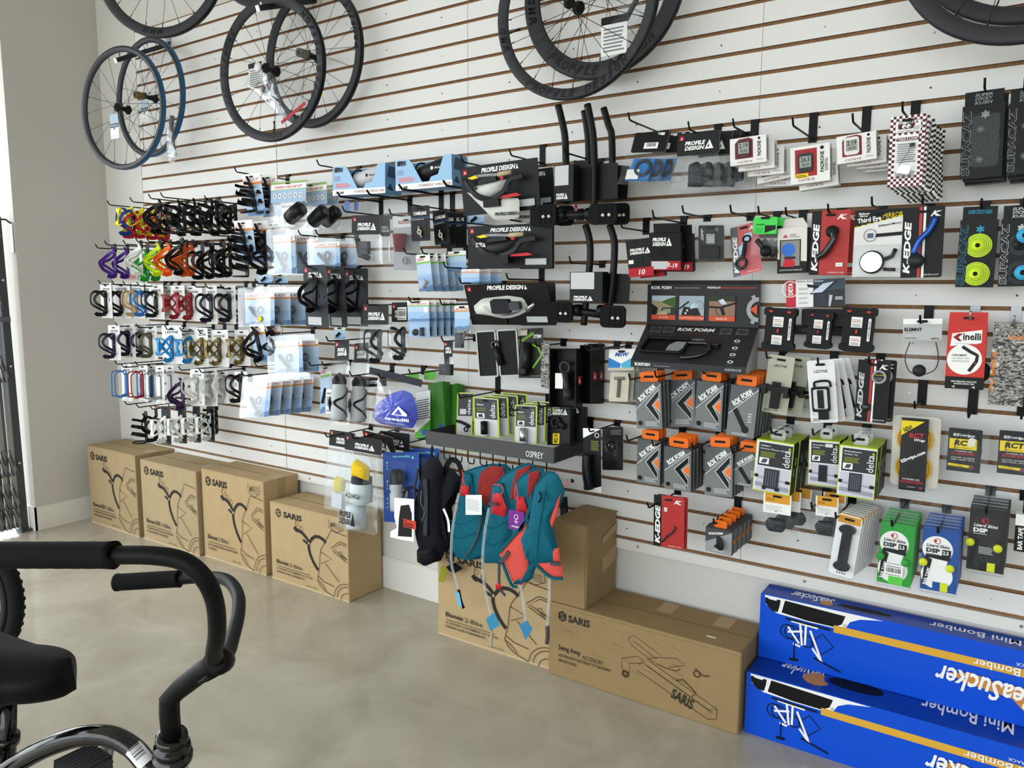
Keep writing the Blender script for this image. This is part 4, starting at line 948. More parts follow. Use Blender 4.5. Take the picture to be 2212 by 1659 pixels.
def bluep(b, q):
    for v in (.74, .20): b.lathe([(.0, .014), (.020, .012), (.020, 0)], M('3fa9d8', .4), 16, Matrix.Translation((.15*q.w, -.012, v*q.h)) @ Matrix.Rotation(math.pi/2, 4, 'X')); b.lathe([(.0, .0155), (.007, .0155), (.007, .005)], BLACK, 10, Matrix.Translation((.15*q.w, -.012, v*q.h)) @ Matrix.Rotation(math.pi/2, 4, 'X'))
carton('bar_tape_box', 'black bar tape box with white lettering and blue end plugs', Q((2164, 473), (2246, 470), (2237, 618), (2155, 619), .14), .04, BX, BX, BX, d3, parts=h3+(prod('end_plugs', bluep),))
hook(2127, 190, .2); hook(2213, 190, .2); hook(2120, 448, .16); hook(2212, 446, .16)
# --- red and black out-front mount cards
KRED = M('bf3a37', .4); KDK = M('a02d2d', .4)
def kedge(stripe, body, txt=WHITE, logo=WHITE, lines=True, white_stripe=False, made='MADE IN USA'):
    def f(p):
        if lines:
            vs = []; fs = []
            for i in range(60):
                o = len(vs); v = i/60; vs += [(.26, v), (1, v+.02), (1, v+.026), (.26, v+.006)]; fs.append((o, o+1, o+2, o+3))
            p.shape(vs, fs, KDK)
        p.rect(.0, 0, .26, 1, stripe)
        if white_stripe: p.poly([(.40, 0), (.47, 0), (.47, 1), (.40, 1)], KRED); p.rect(.50, 0, .56, 1, WHITE)
        p.text('K-EDGE', .05, .06, .22, .80, txt, rot=90, bold=.045, shear=.15)
        p.poly([(.66, .86), (.70, .86), (.80, .94), (.76, .94)], logo); p.poly([(.72, .90), (.80, .86), (.92, .86), (.78, .905), (.94, .935), (.84, .935)], logo)
        p.text(made, .50, .03, .92, .05, WHITE)
    return f
def mount(m, pts, rr=.009, disc=None, ring=None, dm=BLACK):
    def f(b, q):
        w, h = q.w, q.h; b.tube(smooth([((u-.5)*w, y, v*h) for u, v, y in pts], 4), rr, m, 8)
        if disc: u, v, R = disc; b.lathe([(0, .012), (R*.9, .012), (R, .009), (R, 0)], dm, 20, Matrix.Translation(((u-.5)*w, -.008, v*h)) @ Matrix.Rotation(math.pi/2, 4, 'X'))
        if ring: u, v, R = ring; b.ring(R, .005, m, Matrix.Translation(((u-.5)*w, -.014, v*h)), 24, 8)
    return prod('computer_mount', f)
GB = M('17171a', .2, spec=.6)
FADE = M('cf6f74', .45)
q = Q((1577, 482), (1640, 462), (1645, 586), (1585, 598), .17)
r = card('mount_card', 'sun-faded pink K-EDGE card with a chain guide and a tool emblem', q, FADE, kedge(M('6a6c72', .5), FADE, WHITE, lines=False), parts=(mount(GB, ((.55, .62, -.012), (.5, .45, -.014), (.42, .30, -.014)), .007, None, (.36, .20, .017)), prod('tool_emblem', lambda b, q: b.prism([(x*q.w, z*q.h) for x, z in ((-.22, .40), (-.05, .38), (.10, .58), (.30, .72), (.26, .80), (.02, .80), (-.10, .60), (-.24, .56))], -.004, -.001, M('b9d3ea', .4)).ring(.012, .003, BLACK, Matrix.Translation((.08*q.w, -.006, .68*q.h)), 18, 6))))
GRN = M('46d257', .45)
q = Q((1628, 470), (1680, 467), (1677, 505), (1626, 505), .175)
def omni(r, q):
    FILM_ = pouch(-q.w*.55, -.075, q.w*.62, .0, .014); FILM_(r, q)
    MB().tube(smooth([(-.02, -.008, -.02), (-.005, -.010, -.035), (.006, -.010, -.05)]), .009, M('2a2b2e', .25), 8).lathe([(0, .01), (.017, .01), (.018, .006), (.018, 0)], BLACK, 20, Matrix.Translation((.012, -.010, -.055)) @ Matrix.Rotation(math.pi/2, 4, 'X')).build('computer_mount', r)
r = card('mount_bag', 'bright green header bag with a round black computer mount', q, GRN, lambda p: (p.rect(.5, .05, .95, .5, BLACK), p.poly([(.5, .05), (.95, .05), (.95, .25)], GRN), p.text('omnimo', .12, .5, .48, .62, INK, bold=.02), p.lines(.1, .08, .45, .4, 4, M('2ea23f', .5))), cat='bag', parts=(omni,))
stack(r, 3, .03, .012, .0, .0, 2, 'bright green header bag behind the front green header bag', 'green header bags behind')
q = Q((1680, 494), (1744, 490), (1742, 590), (1679, 590), .16)
KOMW = M('e4ddd8', .5)
def kom(p):
    p.poly([(0, 0), (1, 0), (1, .25), (.0, .32)], BLACK); p.rect(.08, .14, .80, .74, BLACK); p.rect(.12, .16, .76, .72, M('8f8c88', .4)); p.disc(.38, .52, .15, M('2f6fd0', .35)); p.disc(.40, .20, .13, RED); p.rect(.24, .31, .62, .37, M('3b1c22', .4)); p.poly([(.18, .79), (.36, .79), (.27, .86)], RED); p.text('KOM', .42, .825, .62, .86, INK); p.text('CYCLING', .42, .785, .75, .81, INK); p.rect(.0, 0, .98, .14, BLACK); p.text('COMPUTER MOUNT BUNDLE SET', .08, .055, .86, .085, WHITE)
def komtop(r, q): MB().prism([(-q.w/2, q.h), (q.w/2, q.h), (q.w*.30, q.h*1.22), (-q.w*.30, q.h*1.22)], .02, .0215, KOMW).build('hang_flap', r)
r = carton('mount_box', 'white and black window box with blue and red discs, gable hang top', q, .05, KOMW, BLACK, KOMW, kom, parts=(komtop,))
q = Q((1755, 455), (1838, 454), (1829, 596), (1747, 592), .16)
kp = (mount(GB, ((.60, .66, -.014), (.64, .56, -.018), (.52, .42, -.018), (.40, .33, -.016), (.22, .27, -.014)), .010, (.58, .67, .018)),)
r = card('mount_card', 'red K-EDGE card with a black out-front mount, between the gable box and the mirror card', q, KRED, kedge(BLACK, KRED), parts=kp+(sticker(.70, .13, .88, .19),))
stack(r, 1, .05, .02, .0, .0, 1, 'red K-EDGE card showing its edge behind the front red K-EDGE card')
q = Q((1850, 453), (1952, 451), (1948, 598), (1838, 598), .155)
def third(p):
    p.rect(0, 0, 1, 1, M('e6e5e4', .5)); p.poly([(0, .74), (1, .90), (1, 1), (0, 1)], BLACK)
    for i in range(8): u = i/8; p.line([(u+.01, .745+.16*u), (u+.09, .757+.16*u)], .0028, YEL)
    p.text('BARend', .08, .93, .30, .96, WHITE, bold=.03, shear=.2); p.text('Mirror', .10, .895, .28, .925, WHITE, bold=.03, shear=.2); p.text('Third Eye', .06, .80, .55, .89, WHITE, bold=.03, ang=7); p.text('MIRROR', .58, .875, .98, .945, YEL, ang=5); p.text('BARend Mirror', .50, .76, .96, .79, INK, bold=.02, ang=8)
    p.ringf(.34, .62, .085, .092, INK); p.rect(.28, .58, .40, .65, M('53657f', .5)); p.poly([(.44, .59), (.98, .61), (.98, .66), (.46, .64)], BLACK)
def third_m(b, q):
    b.lathe([(0, .016), (.030, .015), (.0315, .010), (.033, .010), (.034, 0)], BLACK, 28, Matrix.Translation((-.012, -.004, .043)) @ Matrix.Rotation(math.pi/2, 4, 'X'))
    b.tube([(.022, -.01, .05), (.042, -.012, .06), (.05, -.01, .08)], .006, BLACK, 8); b.tube([(.02, -.01, .022), (.052, -.01, .02)], .005, BLACK, 8)
def third_g(r, q): MB().lathe([(0, .0168), (.029, .0166)], M('dfe4e6', .04, 1.), 28, Matrix.Translation((-.012, -.004, .043)) @ Matrix.Rotation(math.pi/2, 4, 'X')).build('mirror_glass', r)
card('mirror_card', 'white and black THIRD EYE card with a round mirror in a clear pouch', q, M('e6e5e4', .5), third, parts=(prod('mirror', third_m), third_g, pouch(-q.w/2, .0, q.w/2, q.h*.48, .022), ))
q = Q((1953, 447), (2041, 446), (2035, 602), (1944, 597), .165)
card('mount_card', 'black K-EDGE card with red and white stripes and a blue mount arm', q, BLACK, kedge(BLACK, BLACK, WHITE, WHITE, False, True, 'K-EDGE.COM'), parts=(mount(M('1f4fa8', .15, .4), ((.80, .84, -.012), (.66, .66, -.015), (.44, .52, -.016), (.32, .34, -.014)), .0085, (.38, .24, .021), None, M('1d1f23', .3)),))
hook(1580, 459, .2); hook(1640, 462, .2); hook(1699, 465, .2); hook(1790, 458, .18); hook(1884, 443, .17); hook(1993, 439, .18)
# --- phone case display: header panel with a sloping tray
RKG = M('2d2d30', .45); ORA = M('dd5a35', .45); OR2 = M('f07426', .45)
r = thing('display_stand', 'black ROKFORM phone case display with three photo panels and a sloping tray', 'display', at(1505, 700, Y=-.03))
o = r.location; tr_ = lambda pts, d: [(lambda p_: (p_.x-o.x, p_.z-o.z))(at(x, y, Y=-d)) for x, y in pts]
P4 = tr_(((1398, 705), (1640, 703), (1648, 612), (1402, 616)), .03)
hw0, hw1 = P4[0][0], P4[1][0]; hz0 = (P4[0][1]+P4[1][1])/2; hz1 = (P4[2][1]+P4[3][1])/2
MB().box(hw0, -.004, hz0, hw1, .0, hz1, RKG).box(hw0+.01, .004, hz0, hw1-.005, .012, hz1+.012, BLACK).build('header_panel', r)
p = FP(hw1-hw0, hz1-hz0, -.0042, hw0, hz0)
p.text('ROK', .035, .875, .125, .955, WHITE, bold=.04); p.text('FORM', .135, .875, .225, .955, WHITE, bold=.04); p.text('BEYOND PROTECTION', .26, .895, .48, .925, LGREY, bold=.0); p.text('PREMIUM', .55, .895, .665, .945, WHITE, bold=.02); p.text('PHONE CASES & MOUNTS', .68, .895, .97, .94, ORA)
p.rect(.01, .82, .99, .826, M('6a3a2a', .5))
for i, (t_, u0) in enumerate((('AUTO', .045), ('MOTORCYCLE', .305), ('BIKE', .575))):
    u1 = u0+.225; p.rect(u0, .13, u1, .245, ORA); p.text(t_, u0+.11-.011*len(t_), .165, u0+.115+.011*len(t_), .205, WHITE)
    if i == 0: p.rect(u0, .25, u1, .72, M('b9c9d6', .5)); p.poly([(u0, .25), (u1, .25), (u1, .56), (u0, .60)], M('a89a78', .5)); p.poly([(u0+.09, .56), (u1, .42), (u1, .70), (u0+.15, .64)], M('4a6b35', .6)); p.poly([(u0, .25), (u0+.05, .25), (u0+.06, .42), (u0, .52)], BLACK); p.poly([(u0+.08, .25), (u1, .25), (u1, .44), (u0+.1, .43)], M('3a3a38', .5)); p.rect(u0+.11, .29, u0+.18, .40, M('8fa37a', .5)); p.poly([(u0+.04, .25), (u0+.15, .25), (u0+.15, .33), (u0+.10, .35)], M('c9ad96', .5))
    if i == 1: p.rect(u0, .25, u1, .72, M('a9b8c4', .5)); p.poly([(u0+.02, .25), (u0+.2, .25), (u0+.17, .42), (u0+.04, .46)], M('2a2522', .5)); p.poly([(u0+.10, .40), (u0+.17, .46), (u0+.16, .56), (u0+.11, .52)], M('c9dff0', .4)); p.line([(u0, .40), (u0+.07, .55), (u0+.09, .58)], .006, BLACK); p.ringf(u0+.185, .50, .09, .10, M('55606a', .4)); p.disc(u0+.06, .30, .025, WHITE); p.disc(u0+.075, .37, .025, WHITE)
    if i == 2: p.rect(u0, .25, u1, .72, M('9a7a68', .6)); p.rect(u0, .60, u1, .72, M('3b4034', .6)); p.line([(u0, .46), (u0+.10, .45), (u1, .56)], .007, BLACK); p.line([(u0+.11, .45), (u0+.13, .27)], .012, BLACK); p.poly([(u0+.08, .62), (u0+.12, .66), (u0+.155, .54), (u0+.11, .52)], M('d8e2ea', .4)); p.line([(u0+.06, .42), (u0+.07, .30), (u0+.10, .26)], .002, BLACK)
GR_ = M('a9abad', .5)
p.ringf(1.0, .42, .19, .29, GR_, 20, 92, 268)
for a in (115, 180-.0, 245): 
    if a != 180: t = math.radians(a); k = p.h/p.w; p.poly([(1+k*r_*math.cos(t+e), .42+r_*math.sin(t+e)) for r_, e in ((.27, -.18), (.36, -.12), (.36, .12), (.27, .18))], GR_)
p.poly([(.925, .42), (.985, .54), (.985, .30)], ORA)
p.build('printed_graphics', r)
ya, za = -.005, hz0; Lx = tr_(((1362, 795), (1612, 800)), .24); yb = -.21; zb = (Lx[0][1]+Lx[1][1])/2+.018; x0, x1 = hw0, hw1
xb0, xb1 = Lx[0][0]+.0, Lx[1][0]
sl = lambda u, v, l=0: (x0+(x1-x0)*u+((xb0-x0)*(1-u)+(xb1-x1)*u)*(1-v), yb+(ya-yb)*v-l*.7, zb+(za-zb)*v+l*.7)
b = MB(); b.add([sl(0, 0), sl(1, 0), sl(1, 1), sl(0, 1)], [(0, 1, 2, 3)], RKG); b.add([sl(0, 0), sl(1, 0), (sl(1, 0)[0], yb, zb-.022), (sl(0, 0)[0], yb, zb-.022)], [(3, 2, 1, 0)], RKG)
b.add([sl(1, 0), (sl(1, 0)[0], yb, zb-.022), (x1, ya, zb-.022), sl(1, 1)], [(0, 1, 2, 3)], M('b8bbbd', .6)); b.add([sl(0, 0), (sl(0, 0)[0], yb, zb-.022), (x0, ya, zb-.022), sl(0, 1)], [(3, 2, 1, 0)], RKG)
b.build('tray', r)
def tp():
    p = Print(1, 1, lambda x, z, l: sl(x, z, l+.0004), x0=0.); p.w = x1-x0; p.h = .29; p.P = lambda u, v: sl(u, v, p.step*p.n+.0004); return p
p = tp()
p.text('ROK', .31, .84, .45, .93, WHITE, bold=.04, shear=.1); p.text('FORM', .46, .84, .64, .93, WHITE, bold=.04, shear=.1); p.lines(.37, .77, .60, .81, 1, M('6e3a2c', .5)); p.text('MAGNETIC', .47, .60, .58, .64, LGREY)
p.build('lettering', r); p = tp()
for u in (.06, .18, .69, .83): p.rect(u, .78, u+.10, .95, M('5a5b5e', .5)); p.disc(u+.05, .865, .06, M('3a3b3e', .5))
p.build('tray_pictures', r); p = tp()
for v in (.63, .45, .28, .10): p.ringf(.86, v, .02, .035, WHITE, 12); p.lines(.83, v-.07, .89, v-.05, 1, GREY)
p.build('tray_icons', r)
p = FP(xb1-xb0, .022, yb-.0005, xb0, zb-.022); p.text('ROKFORM', .04, .25, .18, .75, WHITE, bold=.03); p.lines(.21, .35, .36, .6, 1, GREY); p.text('ROKFORM.COM', .83, .3, .96, .65, LGREY, bold=.01); p.build('front_lip_print', r)
def on_tray(u, v, l=.0): a = sl(u, v, l); return Vector(a)+o
ang = math.atan2(za-zb, ya-yb)
r = thing('phone_case', 'open black phone case with a grey plate lying on the sloping display tray', 'phone case', on_tray(.26, .40, .002), (ang-math.pi/2+math.pi/2, 0, 0))
b = MB(); w, h = .155, .085
b.add([(x*w/2, z*h/2, .001) for x, z in ((-1, -1), (1, -1), (1, 1), (-1, 1))], [(0, 1, 2, 3)], BLACK); pts = rrect(-w/2, -h/2, w/2, h/2, .012, 4); b.tube([(x, z, .006) for x, z in pts], .006, M('141416', .5), 6, True); b.build('case_shell', r)
MB().prism([(0, 0)], 0, 0, GREY) if False else MB().add([(x, z, .0025) for x, z in ((.012, -.03), (.058, -.03), (.068, -.01), (.068, .03), (.03, .03), (.012, .005))], [(0, 1, 2, 3, 4, 5)], M('8a8d8f', .4)).build('metal_plate', r)
r = thing('carabiner_clip', 'black curved clip lying on the sloping display tray below the phone case', 'clip', on_tray(.55, .33, .004), (ang, 0, 0))
MB().tube(smooth([(-.045, .035, .004), (-.01, .035, .006), (.03, .03, .008), (.045, .0, .008), (.04, -.03, .008), (.0, -.05, .006), (-.035, -.055, .005)]), .0075, M('0c0c0e', .15, spec=.7), 8).build('hook_body', r)
r = thing('magnet_puck', 'round black magnet puck on the sloping display tray', 'mount', on_tray(.70, .46, .001), (ang, 0, 0))
MB().lathe([(.017, 0), (.017, .006), (.013, .009), (0, .009)], M('0f0f11', .3), 20).build('puck', r); MB().box(-.010, -.003, .0088, .010, .003, .0095, M('55565a', .3)).build('puck_mark', r)
# --- small sign and three rugged phone cases on a rail
q = Q((1698, 604), (1826, 603), (1825, 662), (1699, 663), .10)
def deta(p):
    p.rect(0, 0, .17, 1, M('c12a3a', .4)); p.rect(.17, 0, .47, 1, PAPER); p.rect(.47, 0, 1, 1, M('2b3038', .4)); p.poly([(.47, .55), (1, .62), (1, 1), (.47, 1)], M('3a4a58', .4)); p.ringf(.075, .68, .28, .31, WHITE, 20); p.text('DETA', .035, .45, .12, .92, WHITE, rot=90, bold=.04)
    p.text('Quick, Easy, Secure', .19, .91, .64, .97, INK, bold=.02); p.text('Secure', .49, .91, .64, .97, WHITE, bold=.02); p.lines(.22, .12, .38, .8, 4, LGREY); p.poly([(.40, .46), (.62, .86), (.86, .94), (.88, .88), (.62, .46)], M('1d1f2a', .3)); p.poly([(.43, .50), (.63, .83), (.82, .90), (.62, .52)], M('c9d3e6', .3)); p.poly([(.36, .84), (.56, .76), (.56, .68), (.38, .72)], BLACK); p.poly([(.56, .46), (.66, .46), (.76, .05), (.60, .0)], M('2a2d3a', .3)); p.poly([(.74, .42), (.80, .40), (.76, .0), (.73, .0)], LGREY); p.lines(.84, .24, .97, .36, 3, WHITE)
card('display_sign', 'wide small sign with red end panel showing a phone on a handlebar', q, PAPER, deta, .003, .004, 'sign', hole=None)
r = thing('display_rail', 'black tube rail holding three rugged phone cases', 'rail', at(1770, 715, Y=-.055)); o = r.location
MB().tube([(at(1655, 709, Y=-.05)-o), (at(1830, 716, Y=-.05)-o)], .016, M('3a3c3c', .35), 12).build('tube', r)
MB().box(-.05, -.03, .02, .09, .045, .07, BLACK).build('mounting_block', r)
RUG = M('17181a', .6); RDB = M('c4392f', .5)
def rug(q, label):
    r = start('phone_case', label, 'phone case', q); w, h = q.w, q.h
    b = MB(); b.prism(rrect(-w*.44, .02*h, w*.44, .97*h, .012, 3), -.012, .012, RUG)
    for sx in (-1, 1):
        for z0, z1 in ((.80, 1.0), (.0, .17)): b.prism(rrect(sx*w*.5 if sx < 0 else w*.30, z0*h, -w*.30 if sx < 0 else w*.5, z1*h, .008, 3), -.016, .014, RUG)
    b.prism(rrect(-w*.44, .86*h, w*.44, .985*h, .006, 2), -.015, .012, RUG); b.prism(rrect(-w*.40, -.02*h, w*.40, .10*h, .006, 2), -.015, .012, RUG); b.build('case_shell', r)
    for nm, pp in (('corner_button', ((-.34, .88, .12, .05), (.22, .88, .12, .05))), ('corner_button', ((-.05, .40, .06, .10),))):
        for x, z, ww, hh in pp: MB().prism(rrect(x*w, z*h, (x+ww)*w, (z+hh)*h, .003, 3), -.0175, -.011, RDB).build(nm, r)
    for z0, z1 in ((.54, .78), (.12, .34)):
        s_ = MB().box(-.20*w, -.0135, z0*h, .12*w, -.0125, z1*h, PAPER).build('label_sticker', r); p = FP(.32*w, (z1-z0)*h, -.0137, -.20*w, z0*h); p.lines(.1, .5, .9, .85, 2, M('c98a80', .5)); p.lines(.1, .1, .9, .4, 2, GREY); p.build('sticker_print', s_)
    s_ = MB().prism(rrect(.29*w, .24*h, .37*w, .76*h, .003, 3), -.0135, -.0125, PAPER).build('label_strip', r); p = FP(.08*w, .5*h, -.0137, .29*w, .25*h); p.text('A Pad in Minutes', .2, .1, .8, .9, INK, rot=90, bold=.02); p.build('sticker_print', s_)
    return r
rug(Q((1655, 664), (1724, 665), (1716, 755), (1646, 754), .11), 'rugged black phone case with red buttons beside the display tray, below the red sign end')
rug(Q((1746, 673), (1804, 674), (1797, 752), (1737, 750), .10), 'smallest rugged black phone case, between the two larger ones')
rug(Q((1822, 664), (1897, 664), (1887, 760), (1812, 756), .11), 'largest rugged black phone case, beside the clear stem mount bag')
# --- ROKFORM boxes on pegs with orange tabs
RG1 = M('77797a', .45); RG2 = M('5a5d60', .45); RG3 = M('4a4c4f', .5)
def rok(win=True, light=False):
    def f(p):
        p.poly([(0, .40), (0, 1), (1, 1), (1, .93)], RG2); p.line([(0, .42), (1, .95)], .003, LGREY)
        p.text('ROK', .10, .62, .44, .74, WHITE, bold=.04, ang=38); p.text('FORM', .38, .78, .80, .90, WHITE, bold=.04, ang=38)
        if win:
            p.poly([(.36, .50), (.92, .86), (.92, .70), (.64, .52), (.90, .30), (.90, .12)], LGREY); p.poly([(.40, .50), (.90, .82), (.90, .70), (.62, .51), (.88, .28), (.88, .16)], BLACK); p.poly([(.66, .51), (.94, .67), (.94, .35)], LGREY); p.poly([(.70, .51), (.93, .64), (.93, .38)], OR2)
            p.disc(.15, .12, .05, BLACK); p.lines(.35, .06, .85, .17, 4, LGREY)
        else:
            p.poly([(.15, .50), (.30, .56), (.72, .16), (.60, .10)], BLACK); p.disc(.66, .15, .07, BLACK); p.lines(.2, .03, .8, .08, 2, LGREY); p.lines(.72, .3, .86, .5, 4, LGREY)
    return f
def tabs(r, q): pass
RL = 'grey orange-tabbed ROKFORM box, '
specs = ((Q((1372, 827), (1427, 824), (1431, 928), (1376, 924), .20), True, 'dark phone in its window, beside the MSW bag', 2), (Q((1438, 823), (1502, 818), (1501, 923), (1437, 921), .14), True, 'olive tint and plain black window', 1),
 (Q((1505, 821), (1564, 826), (1557, 934), (1501, 924), .18), True, 'marbled case in its window', 3), (Q((1579, 830), (1641, 839), (1627, 947), (1569, 939), .20), False, 'black swing arm printed on it', 5),
 (Q((1377, 947), (1428, 952), (1425, 1051), (1375, 1040), .18), True, 'below the box beside the MSW bag', 2), (Q((1436, 960), (1492, 969), (1493, 1064), (1434, 1054), .20), True, 'second row, with a clear corner film', 3),
 (Q((1523, 966), (1584, 970), (1581, 1075), (1522, 1068), .19), True, 'second row, below the marbled case box', 3), (Q((1589, 974), (1640, 982), (1634, 1054), (1583, 1046), .17), False, 'SPORT SERIES mount printed on it', 1))
RB2 = ('dark phone window box', 'plain black window box', 'marbled case box', 'swing arm box', 'box under the dark phone window box', 'clear corner film box', 'box under the marbled case box', 'SPORT SERIES box')
for (q, win, lb, n), lb2 in zip(specs, RB2):
    r = carton('phone_case_box', RL+lb, q, .022, RG1, RG3, RG3, rok(win), tab=OR2)
    stack(r, n, .027, .002, .001, .02, 3, 'grey ROKFORM box behind the '+lb2, 'ROKFORM boxes behind the '+lb2)
for px, py, L in ((1362, 820, .26), (1418, 815, .24), (1520, 807, .2), (1574, 822, .24), (1357, 952, .25), (1412, 963, .26), (1497, 970, .26), (1583, 980, .26)): hook(px, py, L)
q = Q((1525, 1134), (1581, 1148), (1580, 1202), (1523, 1190), .22)
def rokmag(p): p.poly([(0, .40), (0, 1), (1, 1), (1, .98)], RG3); p.text('ROK', .12, .74, .38, .84, WHITE, bold=.04, ang=12); p.text('FORM', .38, .80, .66, .90, WHITE, bold=.04, ang=12); p.text('DUAL MAGNET', .30, .10, .72, .15, WHITE)
def magp(b, q): b.lathe([(0, .004), (.022, .004), (.024, .002), (.024, 0)], M('1b1b1e', .5), 22, Matrix.Translation((.004, -.003, q.h*.46)) @ Matrix.Rotation(math.radians(-35), 4, 'Z') @ Matrix.Rotation(math.pi/2, 4, 'X')); b.tube([(-.01, -.003, q.h*.30), (.004, -.004, q.h*.36)], .005, BLACK, 8)
def otab(r, q): MB().box(q.w/2, .014, q.h*.45, q.w/2+.004, .022, q.h*.62, M('c8731e', .5)).build('side_tab', r); MB().prism(rrect(-.022, q.h, .022, q.h+.026, .006, 3), .016, .018, OR2).build('hang_tab', r)
r = carton('magnet_mount_box', 'grey ROKFORM box with a round magnet mount, among five in a row', q, .036, M('9a9da0', .45), RG3, RG3, rokmag, lambda p: p.text('DUAL', .35, .2, .6, .8, GREY, rot=90), parts=(prod('magnet_mount', magp), otab), group='magnet mount boxes in a row')
stack(r, 4, .043, .001, .001, .01, 3); hook(1544, 1132, .24)
q = Q((1413, 1068), (1478, 1078), (1477, 1188), (1411, 1178), .20)
r = card('mount_card', 'lone red K-EDGE card with a thin black lever, above the floor cartons', q, KRED, kedge(BLACK, KRED), parts=(mount(GB, ((.30, .10, -.004), (.50, .24, -.006), (.68, .34, -.008), (.74, .44, -.008)), .0032), sticker(.36, .70, .46, .78)))
stack(r, 1, .02, .004, -.002, .01, 2, 'red K-EDGE card close behind the lone red card with the lever'); hook(1402, 1097, .26)
# --- LEZYNE mounts and K-EDGE adjustable
LZ = M('b9baa8', .5); LZW = M('e8e8ea', .5)
def lez(t1, t2, m=INK):
    return lambda p: (p.text('LEZYNE', .24, .80, .74, .845, m, bold=.02), p.text(t1, .08, .045, .62, .065, m, bold=.02), p.text(t2, .08, .02, .35, .04, m, bold=.02), p.line([(.05, .075), (.95, .075)], .0006, GREY), [p.ringf(.13, v, .015, .018, m, 10) for v in (.14, .19, .24)])
q = Q((1662, 768), (1718, 769), (1700, 895), (1644, 891), .15)
def vise(b, q): b.box(-.034, -.03, .075, .034, -.006, .092, BLACK); b.box(-.042, -.035, .064, -.028, -.004, .094, M('1c1b1b', .4)); b.box(.028, -.035, .06, .042, -.004, .092, M('1c1b1b', .4)); b.box(-.012, -.028, .02, .014, -.004, .08, BLACK); b.box(-.014, -.02, .092, .010, -.006, .104, BLACK); b.tube([(.04, -.018, .078), (.075, -.016, .078)], .005, BLACK, 8)
r = card('mount_card', 'grey-green LEZYNE card with a T-shaped black phone vise', q, LZ, lez('SMART VISE', 'MOUNT'), parts=(prod('phone_vise', vise),))
stack(r, 1, .06, .03, -.002, .02, 2, 'grey-green LEZYNE card behind the T-shaped phone vise card')
q = Q((1743, 778), (1801, 778), (1812, 916), (1751, 910), .20)
def grp(b, q): b.prism(rrect(-.030, .035, .022, .112, .007, 3), -.014, -.004, BLACK); b.tube(smooth([(-.02, -.006, .11), (-.018, -.008, .126), (.02, -.008, .128), (.026, -.006, .11)]), .0035, BLACK, 6); b.box(-.012, -.02, .012, .016, -.004, .036, BLACK)
def grp2(r, q): MB().prism(rrect(-.024, .044, .016, .104, .005, 3), -.0155, -.0135, M('c9ccd0', .3)).build('grip_frame', r); MB().box(-.012, -.0175, .046, .006, -.013, .102, M('0f0f10', .4)).build('strap', r)
r = card('mount_card', 'white LEZYNE card with a black phone grip case, in front of fanned cards', q, LZW, lez('SMART GRIP', 'MOUNT'), parts=(prod('phone_grip', grp), grp2))
c3 = stack(r, 3, .035, .014, -.0, .0, 2, 'pale LEZYNE card fanned out behind the white phone grip card', 'fanned LEZYNE cards')
for i, o_ in enumerate(c3): o_.rotation_euler[1] = r.rotation_euler[1]-.06*(i+1); o_.location.x += .008*i
q = Q((1856, 776), (1924, 781), (1916, 917), (1844, 906), .18)
def caut(r, q): MB().ring(.017, .004, M('9b9c98', .5), Matrix.Translation((.016, -.006, q.h*.74)), 24, 6).build('caution_ring', r); p = FP(.03, .03, -.005, .001, q.h*.74-.015); p.disc(.5, .5, .5, BLACK); p.text('CAUTION', .12, .62, .88, .74, YEL, bold=.01); p.lines(.15, .2, .85, .5, 3, GREY); p.build('caution_label', r); MB().lathe([(0, .014), (.009, .014), (.012, .008), (.012, 0)], GB, 10, Matrix.Translation((-.012, -.002, q.h*.24)) @ Matrix.Rotation(math.pi/2, 4, 'X')).build('computer_mount', r)
r = card('mount_card', 'black K-EDGE card with a grey caution ring', q, BLACK, kedge(BLACK, BLACK, LGREY, WHITE, False, True, 'K-EDGE.COM'), parts=(caut,))
stack(r, 1, .03, .012, .001, .0, 2, 'black K-EDGE card peeking out behind the caution ring card')
hook(1657, 774, .19); hook(1768, 788, .22); hook(1878, 786, .2)
# --- stem mount bag, cork tape box, camouflage tape box
q = Q((1951, 688), (2036, 689), (2034, 735), (1950, 735), .15)
def elm(p): p.rect(0, .75, 1, 1, WHITE); p.text('ELEMNT', .04, .42, .50, .58, INK, bold=.045); p.lines(.04, .34, .34, .38, 1, GREY); p.text('STEM MOUNT', .04, .05, .36, .13, INK); p.text('wahoo', .72, .05, .93, .13, INK, bold=.03)
def elm_c(r, q): pouch(-q.w*.5, -.115, q.w*.5, .0, .012)(r, q); MB().lathe([(0, .01), (.017, .009), (.018, 0)], M('25272d', .4), 18, Matrix.Translation((-.004, -.004, -.088)) @ Matrix.Rotation(math.pi/2, 4, 'X')).build('stem_mount', r); MB().tube(smooth([(-.03, -.003, -.005), (-.042, -.005, -.05), (-.03, -.005, -.09), (.0, -.006, -.10), (.035, -.005, -.085), (.044, -.005, -.05), (.036, -.003, -.005)]), .0015, BLACK, 5).build('zip_ties', r)
card('mount_bag', 'clear bag with grey ELEMNT header and a round stem mount', q, M('b9bbbc', .5), elm, cat='bag', parts=(elm_c,), hole=.88)
q = Q((2049, 700), (2133, 702), (2124, 843), (2040, 838), .15)
